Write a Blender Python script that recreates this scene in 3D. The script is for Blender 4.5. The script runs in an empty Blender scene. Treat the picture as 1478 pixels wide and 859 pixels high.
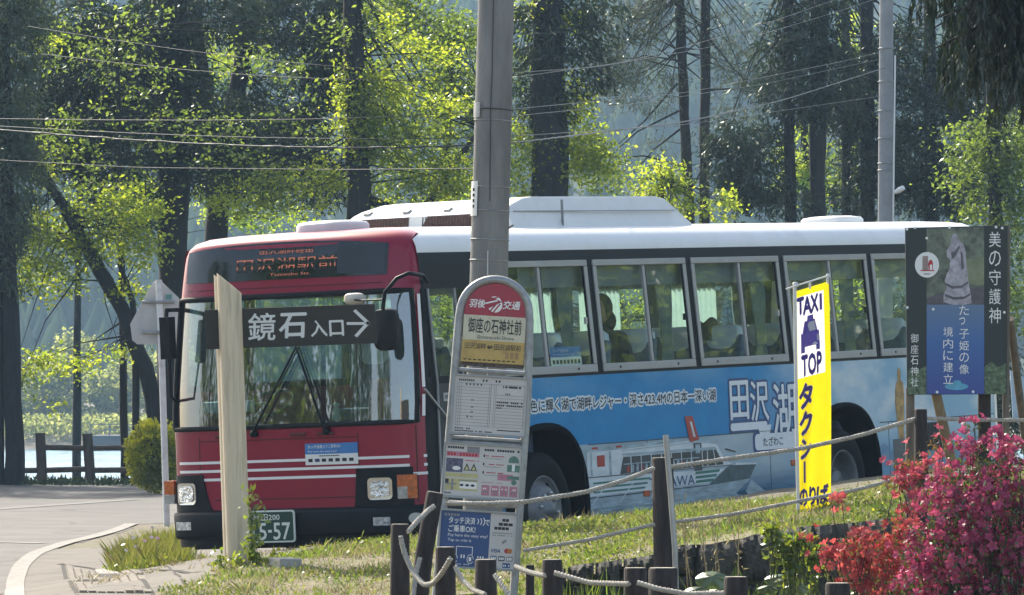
import bpy, bmesh, math, random
import numpy as np
from mathutils import Vector, Matrix

scene = bpy.context.scene
COL = scene.collection
HAZE = 0.0003
R = math.radians
random.seed(7)
rng = np.random.default_rng(11)

# ---------------------------------------------------------------- camera
W_PX, H_PX, F_PX = 1478.0, 859.0, 8640.0
CAM_Z, HORIZON = 1.627, 565.0
TILT = math.atan((HORIZON - H_PX / 2) / F_PX)
cam_data = bpy.data.cameras.new('camera')
cam_data.sensor_width = 36.0
cam_data.lens = F_PX / W_PX * 36.0
cam_data.clip_start = 0.5
cam_data.clip_end = 6000.0
cam = bpy.data.objects.new('camera', cam_data)
COL.objects.link(cam)
cam.location = (0, 0, CAM_Z)
cam.rotation_euler = (math.pi / 2 + TILT, 0, 0)
scene.camera = cam

# ---------------------------------------------------------------- light
SUN_EL, SUN_AZ = R(40.0), R(-30.0)          # azimuth from +Y, clockwise
world = bpy.data.worlds.new('World')
scene.world = world
world.use_nodes = True
wn = world.node_tree.nodes
bg = wn['Background']
sky = wn.new('ShaderNodeTexSky')
sky.sky_type = 'NISHITA'
sky.sun_disc = False
sky.sun_elevation = SUN_EL
sky.sun_rotation = SUN_AZ
sky.air_density = 0.7
sky.dust_density = 2.0
sky.ozone_density = 0.3
tint = wn.new('ShaderNodeMixRGB')          # the camera's white balance
tint.blend_type = 'MULTIPLY'
tint.inputs[0].default_value = 1.0
tint.inputs[2].default_value = (1.07, 1.0, 0.86, 1)
world.node_tree.links.new(sky.outputs[0], tint.inputs[1])
world.node_tree.links.new(tint.outputs[0], bg.inputs[0])
bg.inputs[1].default_value = 0.15
sun_data = bpy.data.lights.new('sun', 'SUN')
sun_data.energy = 3.3
sun_data.angle = R(0.5)
sun_data.color = (1.0, 0.93, 0.80)
sun = bpy.data.objects.new('sun', sun_data)
COL.objects.link(sun)
sun_dir = Vector((math.sin(SUN_AZ) * math.cos(SUN_EL), math.cos(SUN_AZ) * math.cos(SUN_EL), math.sin(SUN_EL)))
sun.rotation_euler = sun_dir.to_track_quat('Z', 'Y').to_euler()
sun.location = (-20, 40, 50)

scene.view_settings.view_transform = 'Standard'
scene.view_settings.look = 'None'
scene.view_settings.gamma = 1.0
scene.view_settings.exposure = 1.38
scene.render.engine = 'CYCLES'
cy = scene.cycles
cy.use_denoising = True
try:
    cy.denoiser = 'OPENIMAGEDENOISE'
except Exception:
    pass
cy.max_bounces = 8
cy.diffuse_bounces = 3
cy.glossy_bounces = 3
cy.transmission_bounces = 4
cy.transparent_max_bounces = 16
cy.volume_bounces = 0
cy.caustics_reflective = False
cy.caustics_refractive = False
cy.sample_clamp_indirect = 6.0

# ---------------------------------------------------------------- helpers
_ct, _st = math.cos(TILT), math.sin(TILT)


def px(u, v, y):
    """World point at depth y seen at pixel (u, v) of the photograph."""
    dx, dz = u - W_PX / 2, H_PX / 2 - v
    yy, zz = F_PX * _ct - dz * _st, F_PX * _st + dz * _ct
    return Vector((dx / yy * y, y, CAM_Z + zz / yy * y))


def m_px(n, y):
    """Length in metres of n photograph pixels at depth y."""
    return n * y / F_PX


def srgb(r, g, b):
    f = lambda c: (c / 255.0 / 12.92) if c / 255.0 <= 0.04045 else ((c / 255.0 + 0.055) / 1.055) ** 2.4
    return (f(r), f(g), f(b))


_mats = {}


def mat(name, col, rough=0.6, metal=0.0, var=0.18, scale=6.0, bump=0.0, bscale=40.0, spec=0.5, col2=None, stretch=None, coat=0.0, dirt=None, crack=0.0):
    """Principled material whose colour, roughness and relief come from object-space noise."""
    if name in _mats:
        return _mats[name]
    m = bpy.data.materials.new(name)
    m.use_nodes = True
    nt = m.node_tree
    n, l = nt.nodes, nt.links
    p = n['Principled BSDF']
    tc = n.new('ShaderNodeTexCoord')
    mp = n.new('ShaderNodeMapping')
    l.new(tc.outputs['Object'], mp.inputs[0])
    if stretch:
        mp.inputs['Scale'].default_value = stretch
    nz = n.new('ShaderNodeTexNoise')
    nz.inputs['Scale'].default_value = scale
    nz.inputs['Detail'].default_value = 6
    nz.inputs['Roughness'].default_value = 0.62
    l.new(mp.outputs[0], nz.inputs['Vector'])
    rp = n.new('ShaderNodeValToRGB')
    a = tuple(max(0, c * (1 - var)) for c in col)
    b = col2 if col2 else tuple(min(1, c * (1 + var)) for c in col)
    rp.color_ramp.elements[0].position = 0.32
    rp.color_ramp.elements[1].position = 0.68
    rp.color_ramp.elements[0].color = (*a, 1)
    rp.color_ramp.elements[1].color = (*b, 1)
    l.new(nz.outputs[0], rp.inputs[0])
    out = rp.outputs[0]
    if dirt:
        nz2 = n.new('ShaderNodeTexNoise')
        nz2.inputs['Scale'].default_value = dirt[1]
        nz2.inputs['Detail'].default_value = 8
        l.new(mp.outputs[0], nz2.inputs['Vector'])
        r2 = n.new('ShaderNodeValToRGB')
        r2.color_ramp.elements[0].position = 0.52
        r2.color_ramp.elements[1].position = 0.72
        l.new(nz2.outputs[0], r2.inputs[0])
        mx = n.new('ShaderNodeMixRGB')
        mx.inputs[2].default_value = (*dirt[0], 1)
        ml = n.new('ShaderNodeMath')
        ml.operation = 'MULTIPLY'
        ml.inputs[1].default_value = dirt[2]
        l.new(r2.outputs[0], ml.inputs[0])
        l.new(ml.outputs[0], mx.inputs[0])
        l.new(out, mx.inputs[1])
        out = mx.outputs[0]
    if crack:
        vo = n.new('ShaderNodeTexVoronoi')
        vo.feature = 'DISTANCE_TO_EDGE'
        vo.inputs['Scale'].default_value = crack
        wv = n.new('ShaderNodeMixRGB')
        wv.inputs[0].default_value = 0.12
        l.new(mp.outputs[0], wv.inputs[1])
        l.new(nz.outputs['Color'], wv.inputs[2])
        l.new(wv.outputs[0], vo.inputs['Vector'])
        lt = n.new('ShaderNodeMath')
        lt.operation = 'LESS_THAN'
        lt.inputs[1].default_value = 0.012
        l.new(vo.outputs['Distance'], lt.inputs[0])
        mk = n.new('ShaderNodeMath')
        mk.operation = 'MULTIPLY'
        mk.inputs[1].default_value = 0.55
        l.new(lt.outputs[0], mk.inputs[0])
        mc = n.new('ShaderNodeMixRGB')
        mc.inputs[2].default_value = (0.03, 0.028, 0.025, 1)
        l.new(mk.outputs[0], mc.inputs[0])
        l.new(out, mc.inputs[1])
        out = mc.outputs[0]
    l.new(out, p.inputs['Base Color'])
    p.inputs['Roughness'].default_value = rough
    p.inputs['Metallic'].default_value = metal
    p.inputs['Specular IOR Level'].default_value = spec
    if coat:
        p.inputs['Coat Weight'].default_value = coat
        p.inputs['Coat Roughness'].default_value = 0.08
    if bump:
        nb = n.new('ShaderNodeTexNoise')
        nb.inputs['Scale'].default_value = bscale
        nb.inputs['Detail'].default_value = 5
        l.new(mp.outputs[0], nb.inputs['Vector'])
        bp = n.new('ShaderNodeBump')
        bp.inputs['Strength'].default_value = bump
        bp.inputs['Distance'].default_value = 0.02
        l.new(nb.outputs[0], bp.inputs['Height'])
        l.new(bp.outputs[0], p.inputs['Normal'])
    _mats[name] = m
    return m


def leaf_mat(name, c1, c2, t1, t2, tf=0.5, gloss=0.05):
    """Leaf: diffuse plus translucent, colour varied leaf by leaf."""
    if name in _mats:
        return _mats[name]
    m = bpy.data.materials.new(name)
    m.use_nodes = True
    n, l = m.node_tree.nodes, m.node_tree.links
    n.remove(n['Principled BSDF'])
    out = n['Material Output']
    g = n.new('ShaderNodeNewGeometry')

    def ramp(a, b):
        r = n.new('ShaderNodeValToRGB')
        r.color_ramp.elements[0].color = (*a, 1)
        r.color_ramp.elements[1].color = (*b, 1)
        l.new(g.outputs['Random Per Island'], r.inputs[0])
        return r
    d = n.new('ShaderNodeBsdfDiffuse')
    t = n.new('ShaderNodeBsdfTranslucent')
    gl = n.new('ShaderNodeBsdfGlossy')
    gl.inputs['Roughness'].default_value = 0.38
    gl.inputs['Color'].default_value = (0.8, 0.85, 0.8, 1)
    l.new(ramp(c1, c2).outputs[0], d.inputs[0])
    l.new(ramp(t1, t2).outputs[0], t.inputs[0])
    mx = n.new('ShaderNodeMixShader')
    mx.inputs[0].default_value = tf
    l.new(d.outputs[0], mx.inputs[1])
    l.new(t.outputs[0], mx.inputs[2])
    m2 = n.new('ShaderNodeMixShader')
    m2.inputs[0].default_value = gloss
    l.new(mx.outputs[0], m2.inputs[1])
    l.new(gl.outputs[0], m2.inputs[2])
    l.new(m2.outputs[0], out.inputs[0])
    _mats[name] = m
    return m


def glass_mat(name, tint, refl=1.0, dust=0.04, base=0.045, graze=0.92):
    if name in _mats:
        return _mats[name]
    m = bpy.data.materials.new(name)
    m.use_nodes = True
    n, l = m.node_tree.nodes, m.node_tree.links
    n.remove(n['Principled BSDF'])
    out = n['Material Output']
    tr = n.new('ShaderNodeBsdfTransparent')
    tr.inputs[0].default_value = (*tint, 1)
    gl = n.new('ShaderNodeBsdfGlossy')
    gl.inputs['Roughness'].default_value = 0.015
    gl.inputs['Color'].default_value = (refl, refl, refl, 1)
    df = n.new('ShaderNodeBsdfDiffuse')
    df.inputs[0].default_value = (0.5, 0.52, 0.5, 1)
    lw = n.new('ShaderNodeLayerWeight')
    lw.inputs[0].default_value = 0.5
    pw = n.new('ShaderNodeMath')
    pw.operation = 'POWER'
    pw.inputs[1].default_value = 5.0
    l.new(lw.outputs['Facing'], pw.inputs[0])
    fr = n.new('ShaderNodeMath')
    fr.operation = 'MULTIPLY_ADD'
    fr.inputs[1].default_value = graze
    fr.inputs[2].default_value = base
    l.new(pw.outputs[0], fr.inputs[0])
    tc = n.new('ShaderNodeTexCoord')
    nz = n.new('ShaderNodeTexNoise')
    nz.inputs['Scale'].default_value = 3.0
    nz.inputs['Detail'].default_value = 6
    l.new(tc.outputs['Object'], nz.inputs['Vector'])
    ml = n.new('ShaderNodeMath')
    ml.operation = 'MULTIPLY'
    ml.inputs[1].default_value = dust * 2
    l.new(nz.outputs[0], ml.inputs[0])
    mx = n.new('ShaderNodeMixShader')
    l.new(ml.outputs[0], mx.inputs[0])
    l.new(tr.outputs[0], mx.inputs[1])
    l.new(df.outputs[0], mx.inputs[2])
    m2 = n.new('ShaderNodeMixShader')
    ad = n.new('ShaderNodeMath')
    ad.operation = 'MULTIPLY'
    ad.inputs[1].default_value = 1.6
    ad.use_clamp = True
    l.new(fr.outputs[0], ad.inputs[0])
    l.new(ad.outputs[0], m2.inputs[0])
    l.new(mx.outputs[0], m2.inputs[1])
    l.new(gl.outputs[0], m2.inputs[2])
    l.new(m2.outputs[0], out.inputs[0])
    _mats[name] = m
    return m


def tag(o, label=None, cat=None, group=None, kind=None):
    if label:
        o['label'] = label
    if cat:
        o['category'] = cat
    if group:
        o['group'] = group
    if kind:
        o['kind'] = kind
    return o


def empty(name, loc=(0, 0, 0), rot=(0, 0, 0)):
    o = bpy.data.objects.new(name, None)
    o.empty_display_size = 0.2
    o.location = loc
    o.rotation_euler = rot
    COL.objects.link(o)
    return o


class MB:
    """Collects shapes and links them as one mesh object."""

    def __init__(self):
        self.v, self.f, self.m, self.s = [], [], [], []

    def add(self, verts, faces, mi=0, smooth=False):
        b = len(self.v)
        self.v.extend(tuple(p) for p in verts)
        for f in faces:
            self.f.append(tuple(b + i for i in f))
            self.m.append(mi)
            self.s.append(smooth)

    def box(self, c, s, mi=0, rot=None):
        x, y, z = s[0] / 2, s[1] / 2, s[2] / 2
        p = [Vector(q) for q in ((-x, -y, -z), (x, -y, -z), (x, y, -z), (-x, y, -z), (-x, -y, z), (x, -y, z), (x, y, z), (-x, y, z))]
        if rot is not None:
            p = [rot @ q for q in p]
        c = Vector(c)
        self.add([q + c for q in p], [(0, 3, 2, 1), (4, 5, 6, 7), (0, 1, 5, 4), (1, 2, 6, 5), (2, 3, 7, 6), (3, 0, 4, 7)], mi)

    def span(self, a, b, mi=0):
        self.box([(a[i] + b[i]) / 2 for i in range(3)], [abs(b[i] - a[i]) for i in range(3)], mi)

    def tube(self, pts, radii, n=10, mi=0, cap=True, smooth=True):
        pts = [Vector(p) for p in pts]
        if not hasattr(radii, '__len__'):
            radii = [radii] * len(pts)
        rings = []
        up = None
        for i, p in enumerate(pts):
            t = (pts[min(i + 1, len(pts) - 1)] - pts[max(i - 1, 0)])
            t.normalize()
            if up is None:
                up = Vector((0, 0, 1)) if abs(t.z) < 0.9 else Vector((0, 1, 0))
            a = t.cross(up)
            if a.length < 1e-5:
                a = t.orthogonal()
            a.normalize()
            b = a.cross(t)
            up = b
            rings.append([p + (a * math.cos(2 * math.pi * k / n) + b * math.sin(2 * math.pi * k / n)) * radii[i] for k in range(n)])
        V = [q for r in rings for q in r]
        Fc = []
        for i in range(len(pts) - 1):
            for k in range(n):
                k2 = (k + 1) % n
                Fc.append((i * n + k, i * n + k2, (i + 1) * n + k2, (i + 1) * n + k))
        self.add(V, Fc, mi, smooth)
        if cap:
            self.add(rings[0], [tuple(range(n))], mi)
            self.add(rings[-1], [tuple(reversed(range(n)))], mi)

    def lathe(self, prof, origin, axis='Z', n=32, mi=0, smooth=True):
        o = Vector(origin)
        V, Fc = [], []
        for (r, h) in prof:
            for k in range(n):
                a = 2 * math.pi * k / n
                c, s = math.cos(a) * r, math.sin(a) * r
                q = {'Z': (c, s, h), 'Y': (c, h, s), 'X': (h, c, s)}[axis]
                V.append(o + Vector(q))
        for i in range(len(prof) - 1):
            for k in range(n):
                k2 = (k + 1) % n
                Fc.append((i * n + k, i * n + k2, (i + 1) * n + k2, (i + 1) * n + k))
        self.add(V, Fc, mi, smooth)

    def prism(self, poly, to3, d, mi=0):
        """2D polygon mapped by to3(a, b, depth), with thickness d (depths 0..d)."""
        n = len(poly)
        V = [to3(a, b, 0) for a, b in poly] + [to3(a, b, d) for a, b in poly]
        Fc = [tuple(range(n, 2 * n)), tuple(reversed(range(n)))]
        for i in range(n):
            j = (i + 1) % n
            Fc.append((i, j, n + j, n + i))
        self.add(V, Fc, mi)

    def grid(self, fn, us, vs, mi=0, smooth=True, skip=None, matfn=None):
        b = [[fn(u, v) for u in us] for v in vs]
        nu = len(us)
        V = [q for r in b for q in r]
        for j in range(len(vs) - 1):
            for i in range(nu - 1):
                if skip and skip(i, j):
                    continue
                self.f.append(tuple(len(self.v) + k for k in (j * nu + i, j * nu + i + 1, (j + 1) * nu + i + 1, (j + 1) * nu + i)))
                self.m.append(matfn(i, j) if matfn else mi)
                self.s.append(smooth)
        self.v.extend(tuple(q) for q in V)

    def cut(self):
        """Starts the next separate piece (see build_each)."""
        self.c = getattr(self, 'c', [(0, 0)])
        self.c.append((len(self.v), len(self.f)))

    def build_each(self, name, mats, parent=None, **kw):
        cs = getattr(self, 'c', [(0, 0)])
        ends = cs[1:] + [(len(self.v), len(self.f))]
        out = []
        for (v0, f0), (v1, f1) in zip(cs, ends):
            if f1 == f0:
                continue
            q = MB()
            q.v = self.v[v0:v1]
            q.f = [tuple(i - v0 for i in f) for f in self.f[f0:f1]]
            q.m, q.s = self.m[f0:f1], self.s[f0:f1]
            out.append(q.build(name, mats, parent, **kw))
        return out

    def build(self, name, mats, parent=None, bevel=0.0, off=None, fix=True, seg=2):
        me = bpy.data.meshes.new(name)
        V = self.v
        if off is not None:
            V = [(p[0] - off[0], p[1] - off[1], p[2] - off[2]) for p in V]
        me.from_pydata(V, [], self.f)
        if not isinstance(mats, (list, tuple)):
            mats = [mats]
        for m in mats:
            me.materials.append(m)
        me.polygons.foreach_set('material_index', self.m)
        me.polygons.foreach_set('use_smooth', self.s)
        if fix:
            bm = bmesh.new()
            bm.from_mesh(me)
            bmesh.ops.recalc_face_normals(bm, faces=bm.faces)
            bm.to_mesh(me)
            bm.free()
        me.update()
        o = bpy.data.objects.new(name, me)
        COL.objects.link(o)
        if parent is not None:
            o.parent = parent
        if bevel:
            bv = o.modifiers.new('bevel', 'BEVEL')
            bv.width = bevel
            bv.segments = seg
            bv.limit_method = 'ANGLE'
            bv.angle_limit = R(40)
        return o


def np_mesh(name, verts, quads, mats, parent=None, mi=None, smooth=False):
    """Fast mesh from numpy arrays: verts (n,3), quads (m,4)."""
    me = bpy.data.meshes.new(name)
    nv, nf = len(verts), len(quads)
    k = quads.shape[1]
    me.vertices.add(nv)
    me.vertices.foreach_set('co', np.asarray(verts, np.float32).ravel())
    me.loops.add(nf * k)
    me.loops.foreach_set('vertex_index', np.asarray(quads, np.int32).ravel())
    me.polygons.add(nf)
    me.polygons.foreach_set('loop_start', np.arange(0, nf * k, k, dtype=np.int32))
    me.polygons.foreach_set('loop_total', np.full(nf, k, np.int32))
    if not isinstance(mats, (list, tuple)):
        mats = [mats]
    for m in mats:
        me.materials.append(m)
    if mi is not None:
        me.polygons.foreach_set('material_index', np.asarray(mi, np.int32))
    if smooth:
        me.polygons.foreach_set('use_smooth', np.ones(nf, bool))
    me.update(calc_edges=True)
    o = bpy.data.objects.new(name, me)
    COL.objects.link(o)
    if parent is not None:
        o.parent = parent
    return o


_txt = {}


def glyphs(body, bold=0.0):
    """Flat outline of a string: (verts 2D, faces), height of a full character about 1."""
    key = (body, bold)
    if key not in _txt:
        c = bpy.data.curves.new('lettering', 'FONT')
        c.body = body
        c.resolution_u = 2
        c.offset = bold
        o = bpy.data.objects.new('lettering', c)
        COL.objects.link(o)
        dg = bpy.context.evaluated_depsgraph_get()
        me = bpy.data.meshes.new_from_object(o.evaluated_get(dg))
        V = [(v.co.x, v.co.y) for v in me.vertices]
        Fc = [tuple(p.vertices) for p in me.polygons]
        bpy.data.objects.remove(o)
        bpy.data.curves.remove(c)
        bpy.data.meshes.remove(me)
        _txt[key] = (V, Fc)
    return _txt[key]


def put_text(mb, body, box, to3, mi=0, bold=0.0, off=0.0, shear=0.0, grow=0.0):
    """Fits a string's outline into box (a0,b0,a1,b1) of a surface map to3(a,b,depth).
    bold and grow thicken the strokes with shifted copies (fraction of a character / map units)."""
    V, Fc = glyphs(body)
    if not V:
        return
    xs = [p[0] for p in V]
    ys = [p[1] for p in V]
    x0, x1, y0, y1 = min(xs), max(xs), min(ys), max(ys)
    a0, b0, a1, b1 = box
    sx, sy = (a1 - a0) / max(1e-6, x1 - x0), (b1 - b0) / max(1e-6, y1 - y0)
    sh = [(0, 0)]
    if bold > 0.004:
        da, db = bold * abs(sx), bold * abs(sy)
        sh = [(-da, 0), (da, 0), (0, db), (0, -db)]
    if grow:
        sh = [(grow * math.cos(t), grow * 0.9 * math.sin(t)) for t in np.linspace(0, 2 * math.pi, 10, endpoint=False)] + [(0, 0)]
    for q, (da, db) in enumerate(sh):
        out = []
        for x, y in V:
            t = (y - y0) / max(1e-6, y1 - y0)
            out.append(to3(a0 + (x - x0) * sx + shear * (t - 0.5) + da, b0 + (y - y0) * sy + db, off + 0.00006 * q))
        mb.add(out, Fc, mi)


def rrect(a0, b0, a1, b1, r, n=5):
    P = []
    for cx_, cy_, s in ((a1 - r, b1 - r, 0), (a0 + r, b1 - r, 90), (a0 + r, b0 + r, 180), (a1 - r, b0 + r, 270)):
        for k in range(n + 1):
            t = R(s + 90.0 * k / n)
            P.append((cx_ + r * math.cos(t), cy_ + r * math.sin(t)))
    return P


def disc(a, b, ra, rb=None, n=24, t0=0, t1=360):
    rb = rb or ra
    full = abs(t1 - t0) >= 360
    N = n if full else n + 1
    return [(a + ra * math.cos(R(t0 + (t1 - t0) * k / n)), b + rb * math.sin(R(t0 + (t1 - t0) * k / n))) for k in range(N)]


def flat(mb, poly, to3, off, mi=0):
    mb.add([to3(a, b, off) for a, b in poly], [tuple(range(len(poly)))], mi)
# ---------------------------------------------------------------- bus frame (the road below it is parallel to it)
BUS_YAW, BUS_PITCH, BUS_ROLL = R(29.75), R(1.68), R(1.89)
BUS_LOC = Vector((-1.8555, 50.4885, 0.0))
BUS_ROT = (BUS_ROLL, BUS_PITCH, -(math.pi / 2 + BUS_YAW))
from mathutils import Euler
BM = Euler(BUS_ROT, 'XYZ').to_matrix()
FWD, LEFT, BUP = BM.col[0], BM.col[1], BM.col[2]


def sstep(a, b, x):
    t = np.clip((x - a) / (b - a), 0, 1)
    return t * t * (3 - 2 * t)


def bus_xy(x, y):
    dx, dy = x - BUS_LOC.x, y - BUS_LOC.y
    return dx * FWD.x + dy * FWD.y, dx * LEFT.x + dy * LEFT.y


def terrain(x, y):
    """Height of the ground (numpy arrays)."""
    x, y = np.asarray(x, float), np.asarray(y, float)
    xp, yp = np.clip(x, -4.5, 9), np.clip(y, 45, 64)
    base = -(BUP.x * (xp - BUS_LOC.x) + BUP.y * (yp - BUS_LOC.y)) / BUP.z
    base = base * (1 - sstep(64, 92, y)) * sstep(20, 40, y)
    xb, yb = bus_xy(x, y)
    T = np.where(x > -2.1, 0.30 + 0.105 * (x + 2.1), 0.30 + 0.165 * (x + 2.1))
    T = np.minimum(T, 0.95)
    T = T - (0.075 - 0.055 * sstep(0.1, 1.6, x)) * np.maximum(0, 44.6 - y)
    w = np.maximum(sstep(0.2, 1.1, xb), sstep(1.5, 2.7, yb)) * (1 - sstep(60, 70, y))
    h = np.where(T > base, base + (T - base) * w, base)
    # terrace edge held by the stone wall
    low = 0.05 * np.ones_like(x)
    edge = (y < 41.0) & (x > 0.3)
    h = np.where(edge, low, h)
    lf = sstep(36, 41, y)
    h = np.where((y < 41) & (x <= 0.3), low + (h - low) * lf, h)
    # grass island left of the bus
    e = ((x + 3.22) / 0.40) ** 2 + ((y - 54.4) / 3.9) ** 2
    h = h + 0.12 * np.clip(1 - e, 0, 1) ** 0.5
    h = h + 0.012 * np.sin(x * 3.1 + y * 1.7) * np.sin(x * 1.3 - y * 2.3) * np.where(y < 70, w, 0)
    # lake basin and far shore
    h = np.where(y > 108, h - 5.0 * sstep(109, 140, y), h)
    h = h + np.where(y > 470, 3.2 * sstep(470, 486, y) + 0.012 * np.maximum(0, y - 486), 0)
    return h


def th(x, y):
    return float(terrain(np.array([x]), np.array([y]))[0])


def gp(u, v, lo=36.0, hi=110.0):
    """First ground point met by the ray through pixel (u, v)."""
    prev = lo
    y = lo
    while y < hi:
        p = px(u, v, y)
        if p.z < th(p.x, p.y):
            a, b = prev, y
            for _ in range(24):
                m = (a + b) / 2
                q = px(u, v, m)
                if q.z < th(q.x, q.y):
                    b = m
                else:
                    a = m
            return px(u, v, b)
        prev = y
        y += 0.1
    return px(u, v, hi)


asphalt = mat('asphalt', (0.088, 0.084, 0.080), rough=0.85, var=0.16, scale=2.2, bump=0.35, bscale=60, dirt=((0.15, 0.142, 0.13), 0.8, 0.6), crack=0.35)
soil = mat('soil', (0.13, 0.11, 0.075), rough=0.95, var=0.35, scale=5, bump=0.6, bscale=25, dirt=((0.10, 0.13, 0.04), 1.2, 0.7))
paving = mat('paving_concrete', (0.125, 0.113, 0.096), rough=0.9, var=0.16, scale=3, bump=0.3, bscale=45, dirt=((0.075, 0.066, 0.054), 1.1, 0.7), crack=0.8)
paint = mat('road_paint', (0.17, 0.16, 0.145), rough=0.75, var=0.3, scale=14, dirt=((0.13, 0.125, 0.115), 5, 0.9))
stone = mat('wall_stone', (0.065, 0.060, 0.050), rough=0.95, var=0.4, scale=5, bump=0.8, bscale=22, dirt=((0.035, 0.042, 0.02), 3, 0.8))


def axis(segs):
    out = []
    for a, b, st in segs:
        n = max(1, round((b - a) / st))
        out += [a + (b - a) * i / n for i in range(n)]
    out.append(segs[-1][1])
    return np.array(out)


def sheet(name, xs, ys, dz, m, mask=None, hf=terrain):
    X, Y = np.meshgrid(xs, ys)
    Z = hf(X, Y) + dz
    V = np.stack([X.ravel(), Y.ravel(), Z.ravel()], 1)
    nx, ny = len(xs), len(ys)
    i, j = np.meshgrid(np.arange(nx - 1), np.arange(ny - 1))
    q = np.stack([j * nx + i, j * nx + i + 1, (j + 1) * nx + i + 1, (j + 1) * nx + i], -1).reshape(-1, 4)
    if mask is not None:
        cx_ = (X[:-1, :-1] + X[1:, 1:]) / 2
        cy_ = (Y[:-1, :-1] + Y[1:, 1:]) / 2
        q = q[mask(cx_, cy_).ravel()]
    o = np_mesh(name, V, q, m, smooth=True)
    return tag(o, kind='structure')


XS = axis([(-680, -60, 62), (-60, -12, 6), (-12, -6, 0.6), (-6, 7, 0.15), (7, 14, 0.7), (14, 60, 6), (60, 680, 62)])
YS = axis([(-90, 20, 22), (20, 36, 2), (36, 40.98, 0.25), (40.98, 41.02, 0.04), (41.02, 60, 0.18), (60, 76, 0.6), (76, 150, 2), (150, 460, 31), (460, 500, 4), (500, 1085, 65)])
sheet('ground', XS, YS, 0.0, soil)


def edge_x(y):
    """Left edge of the pavement (the painted line) as x over depth."""
    return np.interp(y, EY, EX)


_ep = [gp(u, v) for u, v in ((20, 872), (22, 840), (30, 818), (50, 800), (88, 787), (130, 777), (166, 767), (190, 757))]
EY = np.array([p.y for p in _ep])
EX = np.array([p.x for p in _ep])


def road_mask(x, y):
    xb, yb = bus_xy(x, y)
    left = (x < edge_x(y) + 0.08) & (y < EY[-1]) | (y >= EY[-1])
    return left & ((xb < 0.5) | (yb < -1.2)) & (yb < 1.9)


def pave_mask(x, y):
    xb, yb = bus_xy(x, y)
    return (x > edge_x(y)) & (y < EY[-1]) & (x < -1.55 - 0.25 * (46.5 - y)) & (y > 43) & ((xb > 0.12) | (yb < -1.3))


sheet('road', axis([(-60, -7, 3), (-7, 6.6, 0.12), (6.6, 30, 3)]), axis([(43, 64, 0.12), (64, 105, 1.0)]), 0.004, asphalt, road_mask)
pavement = sheet('pavement', axis([(-5, -1, 0.1)]), axis([(43, 62, 0.1)]), 0.009, paving, pave_mask)


def strip(name, pts, w, dz, m, n=40):
    P = [Vector(p) for p in pts]
    d = [0.0]
    for a, b in zip(P, P[1:]):
        d.append(d[-1] + (b - a).length)
    ts = np.linspace(0, d[-1], n)
    xs = np.interp(ts, d, [p.x for p in P])
    ys = np.interp(ts, d, [p.y for p in P])
    for _ in range(3):
        xs[1:-1] = (xs[:-2] + 2 * xs[1:-1] + xs[2:]) / 4
        ys[1:-1] = (ys[:-2] + 2 * ys[1:-1] + ys[2:]) / 4
    tx, ty = np.gradient(xs), np.gradient(ys)
    L = np.hypot(tx, ty)
    nx, ny = -ty / L, tx / L
    ws = np.linspace(-w / 2, w / 2, 4)
    V = []
    for s in ws:
        x, y = xs + nx * s, ys + ny * s
        V.append(np.stack([x, y, terrain(x, y) + dz], 1))
    V = np.concatenate(V)
    q = np.array([(j * n + i, j * n + i + 1, (j + 1) * n + i + 1, (j + 1) * n + i) for j in range(3) for i in range(n - 1)])
    return tag(np_mesh(name, V, q, m), kind='structure')


strip('road_marking', _ep, 0.16, 0.014, paint, 60)
strip('road_marking', [gp(-30, 783), gp(20, 784), gp(62, 785)], 0.22, 0.010, paint, 16)
strip('road_marking', [gp(-40, 738), gp(60, 731), gp(190, 722)], 0.30, 0.010, mat('worn_paint', (0.15, 0.145, 0.14), rough=0.85, var=0.2, scale=10, dirt=((0.10, 0.098, 0.095), 5, 0.9)), 30)

# grooved pavers and a drain cover let into the pavement
paver_m = mat('paver', (0.15, 0.132, 0.11), rough=0.9, var=0.35, scale=7, bump=0.4, bscale=40)
pq = [Vector((q.x, q.y, 0)) for q in (gp(94, 817), gp(188, 823), gp(222, 862), gp(114, 862))]
for i in range(8):
    for j in range(3):
        def bl(a, b):
            p = pq[0].lerp(pq[1], a).lerp(pq[3].lerp(pq[2], a), b)
            return p
        mb = MB()
        a0, a1, b0, b1 = (i + 0.11) / 8, (i + 0.89) / 8, (j + 0.06) / 3, (j + 0.94) / 3
        c = [bl(a0, b0), bl(a1, b0), bl(a1, b1), bl(a0, b1)]
        up = 0.022 + 0.012 * random.random()
        V = [(p.x, p.y, th(p.x, p.y) + up) for p in c] + [(p.x, p.y, th(p.x, p.y) - 0.03) for p in c]
        mb.add(V, [(0, 1, 2, 3), (0, 4, 5, 1), (1, 5, 6, 2), (2, 6, 7, 3), (3, 7, 4, 0)])
        mb.build('paver', paver_m, pavement)
dark_joint = mat('paving_joint', (0.035, 0.032, 0.028), rough=1.0, var=0.3, scale=20)
strip('pavement_joint', [gp(84, 816), gp(140, 821), gp(200, 825), gp(300, 833)], 0.05, 0.0135, dark_joint, 20)
strip('pavement_joint', [gp(90, 815), gp(100, 838), gp(112, 868)], 0.035, 0.0135, dark_joint, 20)
strip('pavement_joint', [gp(190, 822), gp(206, 842), gp(226, 868)], 0.035, 0.0135, dark_joint, 20)
strip('pavement_joint', [gp(226, 818), gp(262, 845), gp(290, 870)], 0.02, 0.0135, dark_joint, 20)
iron = mat('iron_cover', (0.16, 0.15, 0.14), rough=0.7, var=0.2, scale=20, bump=0.3)
mb = MB()
c = [gp(137, 826), gp(166, 826), gp(172, 833), gp(140, 833)]
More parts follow.
